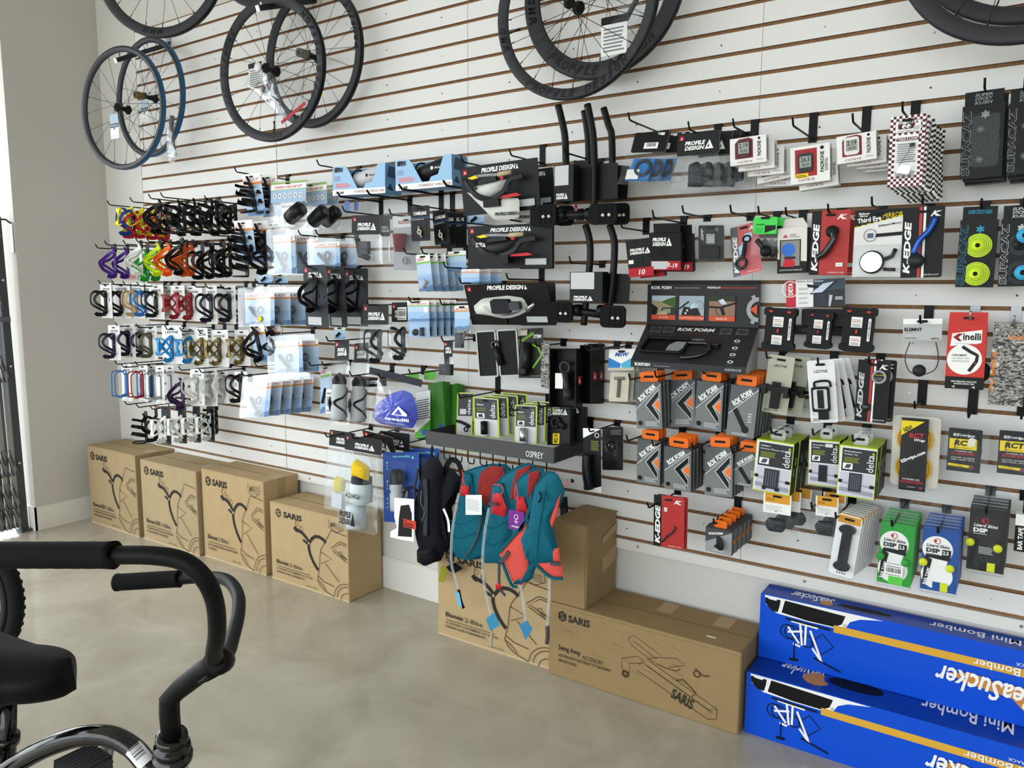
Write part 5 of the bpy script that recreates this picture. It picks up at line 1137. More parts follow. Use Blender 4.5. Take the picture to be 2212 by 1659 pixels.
def cin(p):
    p.rect(0, 0, 1, .19, BLACK); p.poly([(.08, .66), (.88, .72), (.88, .92), (.12, .86)], WHITE); p.text('inelli', .40, .76, .86, .87, INK, bold=.03); p.poly([(.14, .80), (.28, .86), (.40, .86), (.28, .80), (.38, .745), (.30, .74)], DRED); p.lines(.2, .70, .8, .72, 1, LGREY)
    p.disc(.47, .46, .235, WHITE, 28); p.line([(.40, .66), (.62, .58), (.80, .53), (.78, .44), (.60, .28)], .009, M('2a2829', .6)); p.text('CORK RIBBON', .14, .51, .52, .54, INK, bold=.03); p.text('THE ORIGINAL WITH', .14, .465, .60, .49, GREY); p.text('THE SECRET RECIPE', .14, .42, .60, .445, GREY); p.text('NEW FEELINGS IN BICYCLE', .16, .105, .82, .13, WHITE, bold=.02); p.text('RACING SINCE 1982', .24, .07, .76, .095, WHITE, bold=.02)
    rr = random.Random(1)
    for i in range(9): u, v = rr.uniform(.05, .95), rr.uniform(.22, .95); p.line([(u, v), (u+.03, v+.012)], .0016, M('d9a23c', .5))
    for u in (.18, .70): p.poly([(u, .035), (u+.1, .055), (u+.06, .035), (u+.1, .015)], WHITE)
CR_ = M('c8332c', .4)
def cin_t(r, q): MB().prism([(-q.w/2, q.h), (q.w/2, q.h), (q.w*.5, q.h+.034), (-q.w*.48, q.h+.034)], .004, .0055, CR_).build('hang_flap', r); b = MB(); slot(b, .05, .034, SLOTM, .0, .0); b2 = MB(); b2.add([(x_, .0035, q.h+.018+z_) for x_, z_ in ((-.012, -.003), (.014, -.003), (.014, .003), (-.012, .003))], [(0, 1, 2, 3)], SLOTM); b2.build('hanger_slot', r); MB().lathe([(.0, .0), (.028, .0), (.030, .004), (.030, .028), (.0, .03)], M('1a1b1d', .7), 22, Matrix.Translation((q.w*.34, .036, q.h*.27)) @ Matrix.Rotation(math.pi/2, 4, 'X')).build('tape_roll', r)
carton('bar_tape_box', 'red and black Cinelli cork tape box with a white disc', q, .036, CR_, CR_, CR_, cin, parts=(cin_t,))
q = Q((2146, 698), (2226, 697), (2208, 878), (2134, 874), .15)
CAMO = bpy.data.materials.new('camo_print'); CAMO.use_nodes = True; nt = CAMO.node_tree; tc = nt.nodes.new('ShaderNodeTexCoord'); mp = nt.nodes.new('ShaderNodeMapping'); mp.inputs['Scale'].default_value = (1, 1, 1.8); vn = nt.nodes.new('ShaderNodeTexNoise'); vn.inputs['Scale'].default_value = 55; vn.inputs['Detail'].default_value = 2; vn.inputs['Distortion'].default_value = 1.5; nt.links.new(tc.outputs['Object'], mp.inputs[0]); nt.links.new(mp.outputs[0], vn.inputs[0]); rp_ = nt.nodes.new('ShaderNodeValToRGB'); rp_.color_ramp.interpolation = 'CONSTANT'
for pos, c in ((0, '1a1918'), (.44, '6f6b66'), (.52, 'b9b5ae'), (.58, '2a2827'), (.64, 'd0ccc4')):
    e = rp_.color_ramp.elements.new(pos) if pos not in (0,) else rp_.color_ramp.elements[0]; e.position = pos; e.color = (*lin(c), 1)
nt.links.new(vn.outputs[0], rp_.inputs[0]); nt.links.new(rp_.outputs[0], nt.nodes['Principled BSDF'].inputs['Base Color'])
carton('bar_tape_box', 'black and white camouflage bar tape box with orange lettering', q, .036, CAMO, CAMO, CAMO, lambda p: (p.text('MOLA', .02, .36, .16, .66, M('d97a22', .4), rot=90, bold=.05), p.text('cinelli', .45, .80, .95, .86, M('d97a22', .4), bold=.03), p.text('C RIBBON', .5, .76, .9, .78, WHITE), p.line([(.02, .33), (.12, .28), (.04, .22), (.12, .16)], .004, M('d97a22', .4))))
hook(1988, 698, .2); hook(2096, 690, .19, 'grey metal peg hook holding the red cork tape box', None, M('8d9094', .35, .8)); hook(2190, 700, .19, 'grey metal peg hook holding the camouflage tape box', None, M('8d9094', .35, .8))
# --- stuff bag MSW
q = Q((1317, 755), (1371, 754), (1370, 800), (1312, 800), .13)
def msw(p): p.rect(0, 0, 1, 1, WHITE); p.poly([(0, 0), (.45, .0), (.5, .32), (0, .62)], M('2a7cc8', .4)); p.poly([(1, .0), (.55, .0), (.5, .32), (1, .66)], M('4fb3d4', .4)); p.text('MSW', .24, .66, .78, .86, M('1d4f9e', .4), bold=.04, shear=.2); p.rect(0, 0, 1, .12, M('c9c3ae', .6))
def msw_c(r, q): pouch(-q.w*.5, -.125, q.w*.5, 0, .012)(r, q); MB().tube([(-.02, -.006, -.03), (.02, -.006, -.03)], .006, M('8a8578', .4), 8).tube([(0, -.006, -.03), (0, -.006, -.10)], .007, M('6a665c', .5), 8).build('multi_tool', r); MB().box(-.038, -.003, -.115, .038, -.001, -.008, M('cfc8b2', .7)).build('backing_paper', r)
r = card('tool_bag', 'clear bag with blue and white MSW header', q, WHITE, msw, cat='bag', parts=(msw_c,), hole=.9)
stack(r, 2, .03, .006, 0, 0, 1, 'clear MSW bag behind the front MSW bag', 'MSW bags behind'); hook(1300, 755, .22)
q = Q((1510, 486), (1563, 486), (1565, 563), (1508, 562), .15)
card('blister_pack', 'small dark grey clamshell with a black pad inside', q, M('35373a', .45), lambda p: (p.text('ZIPP', .1, .55, .2, .9, LGREY, rot=90, bold=.04, shear=.2), p.ringf(.72, .88, .03, .04, LGREY, 14)), parts=(shell(.004, .02), prod('brake_pads', lambda b, q: b.box(-q.w*.36, -.016, q.h*.08, q.w*.36, -.004, q.h*.42, M('1f2022', .4))), sticker(.32, .48, .66, .76, M('9a9b9a', .5))))
hook(1477, 460, .22)
# --- delta boxes with lime edges
LIMEG = M('bcd12a', .45); LAV = M('c9c8d6', .5); DKG = M('35363b', .45)
def delta(t1, t2, dev):
    def f(p):
        p.rect(.02, .02, .98, .98, M('e6e6ec', .5)); p.rect(.08, .50, .98, .95, DKG); p.rect(.06, .02, .96, .48, LAV); p.text(t1, .13, .87, .13+.045*len(t1), .905, WHITE, bold=.02); p.text(t2, .13, .82, .13+.042*len(t2), .85, WHITE); p.lines(.14, .68, .55, .79, 4, M('8f9a2a', .5)); p.rect(.12, .54, .38, .66, WHITE); p.poly([(.16, .56), (.30, .56), (.35, .64), (.22, .64)], M('4a4e55', .5)); p.text('delta', .74, .53, .93, .86, WHITE, rot=90); p.poly([(.86, .87), (.94, .87), (.90, .92)], LIMEG)
        p.poly([(.0+.06, .10), (.96, .06), (.96, .14), (.06, .18)], M('9a99a8', .5)); p.line([(.04, .30), (.97, .26)], .003, M('b9bac4', .3)); p.line([(.04, .275), (.97, .235)], .0015, M('55565e', .4)); p.line([(.03, .30), (.13, .295)], .010, BLACK); p.line([(.86, .25), (.98, .245)], .010, BLACK)
        for q_ in dev: p.poly(q_[0], q_[1])
    return f
DV = M('33353c', .4); DV2 = M('1f2025', .4)
def dv(w0, w1, z0, z1): return [([(w0, z0), (w1, z0), (w1+.01, z1), (w0+.01, z1)], DV)]+[([(w0+.05+(w1-w0)*.16*i, z0+.04), (w0+.07+(w1-w0)*.16*i, z0+.04), (w0+.08+(w1-w0)*.16*i, z1-.03), (w0+.06+(w1-w0)*.16*i, z1-.03)], M('6a6c74', .4)) for i in range(5)]
ds = lambda p: (p.rect(.0, .0, 1, 1, M('2a2b2c', .5)), p.rect(.0, 0, .04, 1, LIMEG), p.rect(.5, .55, .75, .70, LGREY), p.rect(.3, .35, .5, .5, LGREY), p.text('delta', .3, .08, .5, .3, GREY, rot=90))
CLT = clear((.9, .92, .92), .10, .15, 0., 30, .25)
q = Q((1635, 947), (1716, 960), (1705, 1072), (1625, 1057), .19)
r = carton('phone_holder_box', 'large lime-edged delta box for a Hefty phone holder', q, .06, LIMEG, DKG, LIMEG, delta('Hefty+', 'Deluxe Phone Holder', dv(.28, .68, .08, .46)+[([(.26, .05), (.36, .05), (.36, .12), (.26, .12)], DV2), ([(.60, .05), (.72, .05), (.72, .12), (.60, .12)], DV2)]), ds, tab=CLT, tabw=.2)
stack(r, 2, .063, .002, .0, .01, 2, 'lime-edged Hefty delta box lined up behind the front Hefty box', 'Hefty boxes behind')
q = Q((1747, 948), (1815, 955), (1810, 1053), (1746, 1046), .16)
r = carton('phone_holder_box', 'lime-edged delta Smartphone Holder box with a price sticker', q, .06, LIMEG, DKG, LIMEG, delta('Smartphone', 'Holder', dv(.34, .62, .10, .46)+[([(.34, .10), (.62, .10), (.63, .46), (.35, .46)], DV2)]), ds, tab=CLT, tabw=.2, parts=(sticker(.55, .86, .78, .93, y=-.002),))
stack(r, 1, .063, .0, .0, .01, 2, 'lime-edged delta Smartphone Holder box behind the one with a price sticker')
q = Q((1815, 961), (1896, 969), (1888, 1081), (1806, 1069), .20)
r = carton('phone_holder_box', 'lime-edged delta Smartphone Holder XL box', q, .06, LIMEG, DKG, LIMEG, delta('Smartphone', 'Holder XL', dv(.30, .64, .12, .48)), ds, tab=CLT, tabw=.2)
stack(r, 2, .063, .0, .0, .01, 2, 'lime-edged delta box behind the Smartphone Holder XL box', 'XL boxes behind')
hook(1668, 937, .22); hook(1757, 940, .2); hook(1843, 954, .22)
# --- saddle-clamp bags and boxed grips below
SPO = M('d99a34', .45)
def spank(p): p.rect(0, 0, 1, 1, PAPER); p.rect(.06, .52, .95, 1, SPO); p.text('SPANK', .12, .62, .42, .74, M('8c5f18', .5), bold=.02); p.lines(.08, .15, .7, .42, 4, LGREY); p.poly([(.42, .10), (.52, .10), (.47, .18)], M('c9706a', .5))
def sp_c(r, q): pouch(-q.w*.62, -.07, q.w*.66, 0, .03, flare=.01)(r, q); MB().blob(lambda u, v: (.034*math.cos(2*math.pi*u)*(.7+.3*math.sin(math.pi*v)), -.008+.012*math.sin(2*math.pi*u), -.055+.04*v), 14, 5, M('1d2026', .35)).build('clamp_part', r)
q = Q((1650, 1063), (1710, 1070), (1708, 1112), (1648, 1108), .17)
r = card('parts_bag', 'clear bag with orange and white header below the Hefty delta box', q, PAPER, spank, cat='bag', parts=(sp_c,), hole=.86)
stack(r, 2, .05, .02, .002, .1, 3, 'clear bag with orange header behind the front orange-header bag', 'orange-header bags behind')
q = Q((1762, 1070), (1812, 1076), (1810, 1118), (1762, 1114), .16)
r = card('parts_bag', 'clear bag with orange and white header beside the white grip clamshells', q, PAPER, spank, cat='bag', parts=(sp_c,), hole=.86)
stack(r, 1, .05, .014, .003, .1, 3, 'orange-topped clear bag behind the bag beside the grip clamshells')
q = Q((1811, 1108), (1864, 1119), (1843, 1250), (1788, 1238), .22)
GR2 = M('2a2d33', .3)
def bone(b, q):
    h = q.h
    b.prism([(x*1.0, z*h) for x, z in ((-.014, .22), (.014, .22), (.015, .72), (-.013, .72))], -.014, -.002, GR2)
    for z in (.18, .78): b.prism([(.024*math.cos(t*math.pi/8), z*h+.014*math.sin(t*math.pi/8)) for t in range(16)], -.018, -.002, GR2)
r = card('grip_clamshell', 'white clamshell with a black dumbbell-shaped tool, in a row on one hook', q, M('eef0f2', .4), lambda p: (p.rect(.05, .86, .95, .98, SPO), [p.disc(.34+.1*i, .05, .012, INK, 8) for i in range(4)]), r_=.01, parts=(prod('tool_body', bone), shell(.003, .022)), group='white tool clamshells')
r2 = card('grip_clamshell', 'white clamshell with a black dumbbell-shaped tool, in a row on one hook', q, M('d8dadb', .4), lambda p: (p.rect(.05, .86, .95, .98, SPO),), t=.012, r_=.01, edge=M('cfd2d4', .3), group='white tool clamshells'); r2.location.y += .026; r2.location.x += .004
stack(r2, 6, .022, .0035, .0, .0, 3); hook(1754, 1098, .2); hook(1806, 1120, .25)
# --- bar tape clamshells
def dsp(bodyc, capc, sw, lab=WHITE, ink=INK, barc=BLACK):
    def f(p):
        p.rect(0, 0, 1, 1, bodyc)
        k = p.h/p.w; p.disc(.43, .67, .42*p.w/p.h, lab, 34); p.disc(.44, .25, .44*p.w/p.h, lab, 34); p.poly([(.14, .32), (.76, .32), (.70, .45), (.76, .58), (.12, .58), (.20, .45)], lab)
        p.poly([(.05, .08), (.14, .05), (.30, .50), (.10, .55)], barc); p.poly([(.10, .53), (.80, .50), (.78, .58), (.12, .58)], barc) if lab is WHITE else None
        p.ringf(.42, .80, .035, .045, RED, 18); p.disc(.36, .80, .022, RED); p.text('Lizard Skins', .12, .70, .76, .75, ink, bold=.02, shear=.25); p.text('DSP', .12, .61, .50, .68, ink, bold=.05); p.lines(.12, .585, .48, .60, 1, ink)
        if lab is WHITE: p.rect(.56, .58, .80, .68, BLACK); p.text('2.5', .58, .60, .74, .66, WHITE, bold=.03)
        p.text('BAR TAPE', .12, .08, .22, .36, WHITE, rot=90, bold=.03, ang=-12) if lab is WHITE else p.lines(.3, .28, .68, .40, 5, LGREY)
        for i, c in enumerate(sw): p.rect(.34+.21*i, .01, .34+.21*(i+1), .15, c)
    def caps(b, q):
        for u, v in ((.06, .44), (.80, .40)): b.lathe([(0, .008), (.010, .008), (.0115, .005), (.0115, 0)], capc, 14, Matrix.Translation(((u-.5)*q.w, -.002, v*q.h)) @ Matrix.Rotation(math.pi/2, 4, 'X'))
    def roll(b, q):
        for v, R in ((.66, .40), (.24, .38)): b.ring(R*q.w, .004, M(capc_, .5) if isinstance(capc, str) else capc, Matrix.Translation((-.06*q.w, -.008, v*q.h)), 32, 6)
    return f, (prod('bar_plugs', caps),)
GG = M('2f9d3a', .45); BB = M('1c4f9e', .45); CY = M('d7e02a', .45)
def dsp_item(q, label, f, n, lab2, grp, extra=()):
    r = card('bar_tape_pack', label, q, WHITE, f[0], parts=f[1]+(shell(.005, .016),)+extra, hole=None)
    r2 = card('bar_tape_pack', lab2, q, WHITE, f[0], t=.010, edge=M('b9c0c4', .3), hole=None, group=grp, parts=(lambda r, q: MB().prism(rrect(-q.w*.48, q.h, q.w*.48, q.h*1.16, .008, 2), .002, .004, SHELL).build('clear_tab', r),)); r2.location.y += .022; r2.location.z += .003
    stack(r2, n-1, .02, .001, .004, 0, 2, lab2, grp); return r
dsp_item(Q((1903, 1126), (1979, 1138), (1966, 1270), (1894, 1256), .19), 'bar tape clamshell with green tape and a white barcode sticker', dsp(GG, GG, (M('5fd04a', .45), M('5fd04a', .45))), 5, 'bar tape clamshell with green tape behind the front green one', 'green tape packs behind', (sticker(.22, .17, .76, .36, code=True, y=-.018),))
dsp_item(Q((1993, 1141), (2075, 1145), (2064, 1285), (1988, 1270), .19), 'bar tape clamshell with blue tape and a blue and yellow swatch', dsp(BB, CY, (BB, CY)), 5, 'bar tape clamshell with blue tape behind the front blue one', 'blue tape packs behind')
dsp_item(Q((2097, 1096), (2179, 1102), (2168, 1241), (2086, 1228), .16), 'black bar tape clamshell with a black and yellow swatch', dsp(M('1f1f20', .5), CY, (BLACK, CY), M('2a2a2b', .5), WHITE), 4, 'black bar tape clamshell behind the front black one', 'black tape packs behind')
carton('bar_tape_box', 'white and black BAR TAPE box beside the black tape clamshell', Q((2194, 1110), (2270, 1120), (2262, 1200), (2190, 1190), .15), .04, PAPER, BLACK, PAPER, lambda p: (p.rect(0, 0, 1, .70, BLACK), p.text('BAR TAPE', .1, .05, .25, .65, WHITE, rot=90, bold=.03), p.disc(.5, .85, .06, RED)))
hook(1927, 1137, .26); hook(2026, 1152, .26); hook(2130, 1110, .24); hook(2212, 1108, .2)
# --- silicone wrap packs
YT = M('e5b21f', .45); YT2 = M('b8860f', .45)
q = Q((1930, 896), (2034, 903), (2025, 1057), (1922, 1044), .15)
def rct(p): p.rect(0, 0, 1, 1, M('c9c3b4', .5))
def rct_ins(r, q):
    w, h = q.w, q.h
    for cz in (.68*h, .27*h):
        b = MB()
        for i in range(7): b.ring(.046-.0042*i, .0021, YT if i % 2 == 0 else YT2, Matrix.Translation((-.002, -.008, cz)), 36, 6)
        b.build('silicone_strip', r)
    MB().box(-.30*w, -.016, -.01, .26*w, -.0145, h*.98, BLACK).build('insert_card', r); p = FP(.56*w, h*.99, -.0162, -.30*w, -.01)
    p.poly([(.0, .78), (.0, 1), (.85, 1)], YEL); p.text('NEW!', .08, .85, .42, .92, INK, bold=.04, ang=28); p.text('REVERSABLE WRAP', .06, .80, .72, .83, INK, bold=.02, ang=36); p.text('RCT', .32, .76, .86, .83, RED, bold=.04); p.text('Wrap', .50, .70, .90, .755, WHITE, bold=.02, shear=.3); p.text('ESIgrips.com', .0, .455, 1.0, .515, WHITE, bold=.04, ang=30); p.text('THE ORIGINAL 100%', .12, .15, .78, .175, WHITE); p.text('SILICONE GRIPS', .04, .105, .90, .14, RED, bold=.02); p.rect(.76, .03, .90, .07, M('8a2a34', .5)); p.rect(.76, .05, .82, .07, M('2a3f7a', .5)); p.lines(.32, .05, .62, .065, 1, LGREY); p.build('printed_graphics', r)
card('silicone_wrap_pack', 'tall clamshell with coiled yellow silicone and a black RCT Wrap card', q, M('cfcabd', .5), None, r_=.012, parts=(rct_ins, shell(.003, .024)), hole=None)
def rct2(p):
    p.rect(0, 0, 1, .98, BLACK); p.text('ESIgrips', .14, .80, .78, .88, WHITE, bold=.03, shear=.1); p.rect(.04, .52, .86, .76, YEL); p.text('RCT', .18, .60, .76, .73, INK, bold=.05, shear=.15); p.lines(.16, .55, .72, .57, 1, INK); p.text('THE ORIGINAL 100%', .2, .46, .74, .49, WHITE); p.text('SILICONE WRAP', .12, .39, .82, .45, RED, bold=.03); p.text('UV RESISTANT - NO ADHESIVES', .12, .31, .82, .34, WHITE); p.text('SUPERIOR COMFORT - ANTI SLIP', .12, .26, .82, .29, WHITE); p.poly([(.04, .12), (.7, .10), (.7, .16), (.04, .18)], YEL); p.disc(.74, .12, .05, M('7a4a5a', .4)); p.text('WWW.ESIGRIPS.COM', .1, .125, .5, .145, INK)
def coil(m): return lambda r, q: MB().blob(lambda u, v: (q.w*.10+q.w*.42*math.cos(2*math.pi*u)*(1-.08*abs(2*v-1)), .016-.022*v-.0, q.h*.52+q.h*.44*math.sin(2*math.pi*u)), 30, 5, m).build('silicone_roll', r)
q = Q((2050, 925), (2124, 928), (2116, 1022), (2044, 1016), .14)
r = card('silicone_wrap_pack', 'square black and yellow ESIgrips pack with a torn white sticker', q, BLACK, rct2, r_=.004, parts=(coil(M('141417', .5)), lambda r, q: MB().prism(rrect(-q.w*.62, -.012, q.w*.72, q.h*1.22, .012, 3), -.018, -.016, SHELL).prism(rrect(-q.w*.62, -.012, q.w*.72, q.h*1.22, .012, 3), .018, .02, SHELL).build('clear_shell', r), prod('torn_sticker', lambda b, q: b.prism([(x*q.w, z*q.h) for x, z in ((.12, .62), (.30, .64), (.34, .80), (.20, .84), (.10, .78))], -.022, -.020, M('d8d8cc', .6)))), hole=None)
q = Q((2160, 930), (2234, 933), (2228, 1028), (2152, 1022), .14)
r = card('silicone_wrap_pack', 'square black and yellow ESIgrips pack with a blue roll behind', q, BLACK, rct2, r_=.004, parts=(coil(M('2438a0', .5)), lambda r, q: MB().prism(rrect(-q.w*.62, -.012, q.w*.72, q.h*1.22, .012, 3), -.018, -.016, SHELL).build('clear_shell', r)), hole=None)
hook(1976, 882, .17); hook(2092, 902, .16); hook(2206, 905, .16)
# ------------------------------------------------------------------ merchandiser rack with hydration vests
r = thing('display_rack', 'grey metal OSPREY rack with hooks along its front bar', 'rack', (-1.72, -.28, .86)); RK = M('4a4a4c', .45)
xa, xb = at(924, 940, Y=-.28).x+1.72, at(1200, 975, Y=-.28).x+1.72
MB().box(xa, -.012, -.028, xb, .0, .028, RK).build('front_bar', r); MB().box(xb-.012, 0, -.028, xb, .28, .028, M('303032', .45)).build('side_bar', r); MB().box(xa, 0, -.028, xa+.012, .28, .028, M('303032', .45)).build('side_bar', r)
p = FP(xb-xa, .056, -.0122, xa, -.028); p.text('OSPREY', .80, .2, .925, .62, WHITE); p.build('lettering', r)
for i in range(10):
    x = xa+.02+(xb-xa-.06)*i/9; MB().tube([(x, .004, -.026), (x, .004, -.075), (x+.008, .004, -.082), (x+.028, .002, -.082), (x+.034, .0, -.076), (x+.034, .0, -.06)], .0028, PEG, 6).build('hook', r)
TEAL = M('075e72', .75, noise=.10, nscale=60, bump=.06, bscale=400); TEALD = M('075565', .8); MESHR = M('8f2a28', .8, noise=.5, nscale=260, bump=.3, bscale=420); CORAL = M('d8544a', .75, noise=.12, nscale=350, bump=.2, bscale=350); STRAP = M('46484e', .7); TUBE = clear((.92, .94, .95), .02, .1, 0., 30, .25)
def org(px, py, d): return at(px, py, Y=-d)
def pf(r, o, pts, d, tf, tb, m, name, y=0., n=48, rings=6, seed=1): b = MB(); puff(b, trace(pts, d, o), tf, tb, m, n=n, rings=rings, y=y, wob=.06, seed=seed); return b.build(name, r)
def bind(r, o, pts, d, y, m=None, rad=.0035):
    q_ = resample(trace(pts, d, o), 60); b = MB(); b.tube([(p_.x, y, p_.y) for p_ in q_], rad, m or TEALD, 6, True); return b.build('edge_binding', r)
def strip(r, o, pts, d, w, t, m, name, y=0.): 
    q_ = trace(pts, d, o); b = MB(); b.tube(smooth([(x, y, z) for x, z in q_], 3), 0, m, flat=(w, t)); return b.build(name, r)
def pipe(r, o, pts, d, rad, m, name, y=0., n=8): b = MB(); b.tube(smooth([(x, y+(p_[2] if len(p_) > 2 else 0), z) for (x, z), p_ in zip(trace([p_[:2] for p_ in pts], d, o), pts)], 4), rad, m, n); return b.build(name, r)
# first vest (red mesh back, white care tag)
d = .275; o = org(1040, 1210, d); r = thing('hydration_vest', 'teal hydration vest with red mesh back panel and a white care tag', 'vest', o)
pf(r, o, [(1007, 1018), (1030, 1010), (1062, 1003), (1095, 1004), (1108, 1020), (1103, 1060), (1085, 1090), (1060, 1110), (1056, 1180), (1040, 1205), (1010, 1208), (978, 1196), (976, 1140), (990, 1105), (1002, 1060)], d, .016, .010, TEAL, 'vest_body'); bind(r, o, [(1007, 1018), (1030, 1010), (1062, 1003), (1095, 1004), (1108, 1020), (1103, 1060), (1085, 1090), (1060, 1110), (1056, 1180), (1040, 1205), (1010, 1208), (978, 1196), (976, 1140), (990, 1105), (1002, 1060)], d, 0.)
pf(r, o, [(1046, 1015), (1068, 1004), (1090, 1008), (1097, 1030), (1090, 1065), (1070, 1100), (1050, 1090), (1034, 1060), (1038, 1030)], d, .012, .004, MESHR, 'mesh_panel', y=-.012)
pf(r, o, [(1006, 1020), (1022, 1022), (1030, 1070), (1048, 1095), (1052, 1150), (1045, 1195), (1015, 1207), (980, 1196), (977, 1140), (996, 1100)], d, .016, .006, TEAL, 'front_panel', y=-.016); bind(r, o, [(1006, 1020), (1022, 1022), (1030, 1070), (1048, 1095), (1052, 1150), (1045, 1195), (1015, 1207), (980, 1196), (977, 1140), (996, 1100)], d, -.016)
for sy in (1120, 1150): strip(r, o, [(984, sy), (1005, sy+8), (1035, sy-4)], d, .003, .002, TEALD, 'stitched_seam', -.033)
strip(r, o, [(1050, 1100), (1046, 1140), (1030, 1180), (1012, 1200)], d, .007, .003, STRAP, 'zip_seam', -.034); pf(r, o, [(1005, 1046), (1024, 1046), (1024, 1066), (1006, 1068)], d, .006, .004, RED, 'bottle_pocket', y=-.032)
pipe(r, o, [(1008, 1060), (998, 1110), (992, 1160), (992, 1210), (1000, 1240), (1007, 1265)], d, .0055, TUBE, 'drinking_tube', -.05)
pipe(r, o, [(1014, 1010), (1016, 1030), (1020, 1044), (1014, 1045), (1016, 1015)], d, .002, CORAL, 'elastic_cord', -.046)
b = MB(); q_ = trace([(1006, 1069), (1041, 1069), (1041, 1112), (1006, 1112)], .34, o); b.prism([q_[3], q_[2], q_[1], q_[0]], -.066, -.065, PAPER); tg = b.build('care_tag', r); p = FP(q_[1][0]-q_[0][0], q_[0][1]-q_[3][1], -.0662, q_[0][0], q_[3][1]); p.lines(.08, .3, .9, .85, 9, LGREY); p.build('tag_print', tg)
pipe(r, o, [(1007, 1265), (1012, 1290), (1018, 1305)], d, .006, BLACK, 'bite_valve', -.05); b = MB(); q_ = trace([(1003, 1266), (1012, 1270), (1018, 1300), (1010, 1298)], d, o); b.prism([q_[3], q_[2], q_[1], q_[0]], -.062, -.060, M('6db7dc', .5)); b.build('valve_tag', r)
# second vest
d = .325; o = org(1085, 1220, d); r = thing('hydration_vest', 'teal hydration vest with red pocket and curled pink cord, squeezed between two vests', 'vest', o)
pf(r, o, [(1072, 1045), (1090, 1025), (1120, 1008), (1145, 1000), (1160, 1012), (1150, 1050), (1130, 1090), (1120, 1140), (1112, 1200), (1090, 1218), (1050, 1212), (1042, 1190), (1050, 1140), (1066, 1090)], d, .016, .010, TEAL, 'vest_body'); bind(r, o, [(1072, 1045), (1090, 1025), (1120, 1008), (1145, 1000), (1160, 1012), (1150, 1050), (1130, 1090), (1120, 1140), (1112, 1200), (1090, 1218), (1050, 1212), (1042, 1190), (1050, 1140), (1066, 1090)], d, 0.)
pf(r, o, [(1120, 1015), (1150, 1002), (1150, 1030), (1120, 1075), (1105, 1085), (1108, 1050)], d, .010, .004, MESHR, 'mesh_panel', y=-.012)
pf(r, o, [(1070, 1046), (1090, 1042), (1100, 1070), (1112, 1110), (1108, 1160), (1096, 1212), (1052, 1212), (1044, 1190), (1050, 1140), (1066, 1095)], d, .018, .006, TEAL, 'front_panel', y=-.016); bind(r, o, [(1070, 1046), (1090, 1042), (1100, 1070), (1112, 1110), (1108, 1160), (1096, 1212), (1052, 1212), (1044, 1190), (1050, 1140), (1066, 1095)], d, -.016)
for sy in (1130, 1165): strip(r, o, [(1056, sy), (1075, sy+6), (1100, sy-6)], d, .003, .002, TEALD, 'stitched_seam', -.035)
pf(r, o, [(1076, 1062), (1094, 1062), (1106, 1095), (1100, 1112), (1072, 1105)], d, .008, .004, RED, 'bottle_pocket', y=-.032); strip(r, o, [(1074, 1081), (1092, 1083)], d, .012, .004, STRAP, 'pocket_strap', -.054)
pipe(r, o, [(1075, 1090), (1066, 1140), (1061, 1200), (1064, 1250), (1074, 1300), (1085, 1330)], d, .0055, TUBE, 'drinking_tube', -.056); pipe(r, o, [(1084, 1041), (1098, 1042), (1104, 1052), (1098, 1062), (1090, 1060)], d, .0022, CORAL, 'elastic_cord', -.05)
b = MB(); q_ = trace([(1070, 1325), (1089, 1310), (1100, 1338), (1080, 1350)], d, o); b.prism([q_[3], q_[2], q_[1], q_[0]], -.064, -.062, M('3d8cb0', .5)); b.build('valve_tag', r); pipe(r, o, [(1081, 1350), (1080, 1375), (1078, 1385)], d, .005, M('b9b09a', .4), 'bite_valve', -.058); strip(r, o, [(1082, 1215), (1082, 1265), (1095, 1285)], d, .012, .002, STRAP, 'hanging_strap', -.01); pf(r, o, [(1075, 1258), (1087, 1258), (1087, 1270), (1075, 1270)], d, .004, .004, RED, 'strap_buckle', y=-.014)
# third vest
d = .375; o = org(1130, 1200, d); r = thing('hydration_vest', 'teal hydration vest carrying a purple WOMEN tag', 'vest', o)
pf(r, o, [(1110, 1050), (1125, 1030), (1150, 1015), (1172, 1012), (1180, 1030), (1160, 1070), (1155, 1150), (1130, 1200), (1105, 1190), (1108, 1120), (1118, 1080)], d, .014, .010, TEAL, 'vest_body'); bind(r, o, [(1110, 1050), (1125, 1030), (1150, 1015), (1172, 1012), (1180, 1030), (1160, 1070), (1155, 1150), (1130, 1200), (1105, 1190), (1108, 1120), (1118, 1080)], d, 0.)
pf(r, o, [(1145, 1020), (1168, 1014), (1170, 1028), (1152, 1070), (1142, 1080)], d, .008, .004, MESHR, 'mesh_panel', y=-.010); pf(r, o, [(1122, 1070), (1138, 1070), (1150, 1110), (1140, 1140), (1122, 1120)], d, .008, .004, RED, 'bottle_pocket', y=-.02)
pipe(r, o, [(1124, 1040), (1128, 1060), (1130, 1072), (1122, 1070), (1124, 1045)], d, .0024, CORAL, 'elastic_cord', -.03)
PUR = M('7a2f8f', .4); b = MB(); q_ = trace([(1099, 1100), (1132, 1102), (1131, 1146), (1097, 1141)], .43, o); x0 = q_[0][0]; x1 = q_[1][0]; z0 = q_[3][1]; z1 = q_[0][1]; b.prism(rrect(x0, z0, x1, z1, .004, 2), -.056, -.0545, PUR); tg = b.build('purple_tag', r); p = FP(x1-x0, z1-z0, -.0562, x0, z0); p.ringf(.5, .68, .10, .13, WHITE, 20); p.rect(.48, .33, .52, .56, WHITE); p.rect(.36, .42, .64, .45, WHITE); p.text("WOMEN'S", .2, .12, .8, .22, WHITE, bold=.02); p.build('tag_print', tg)
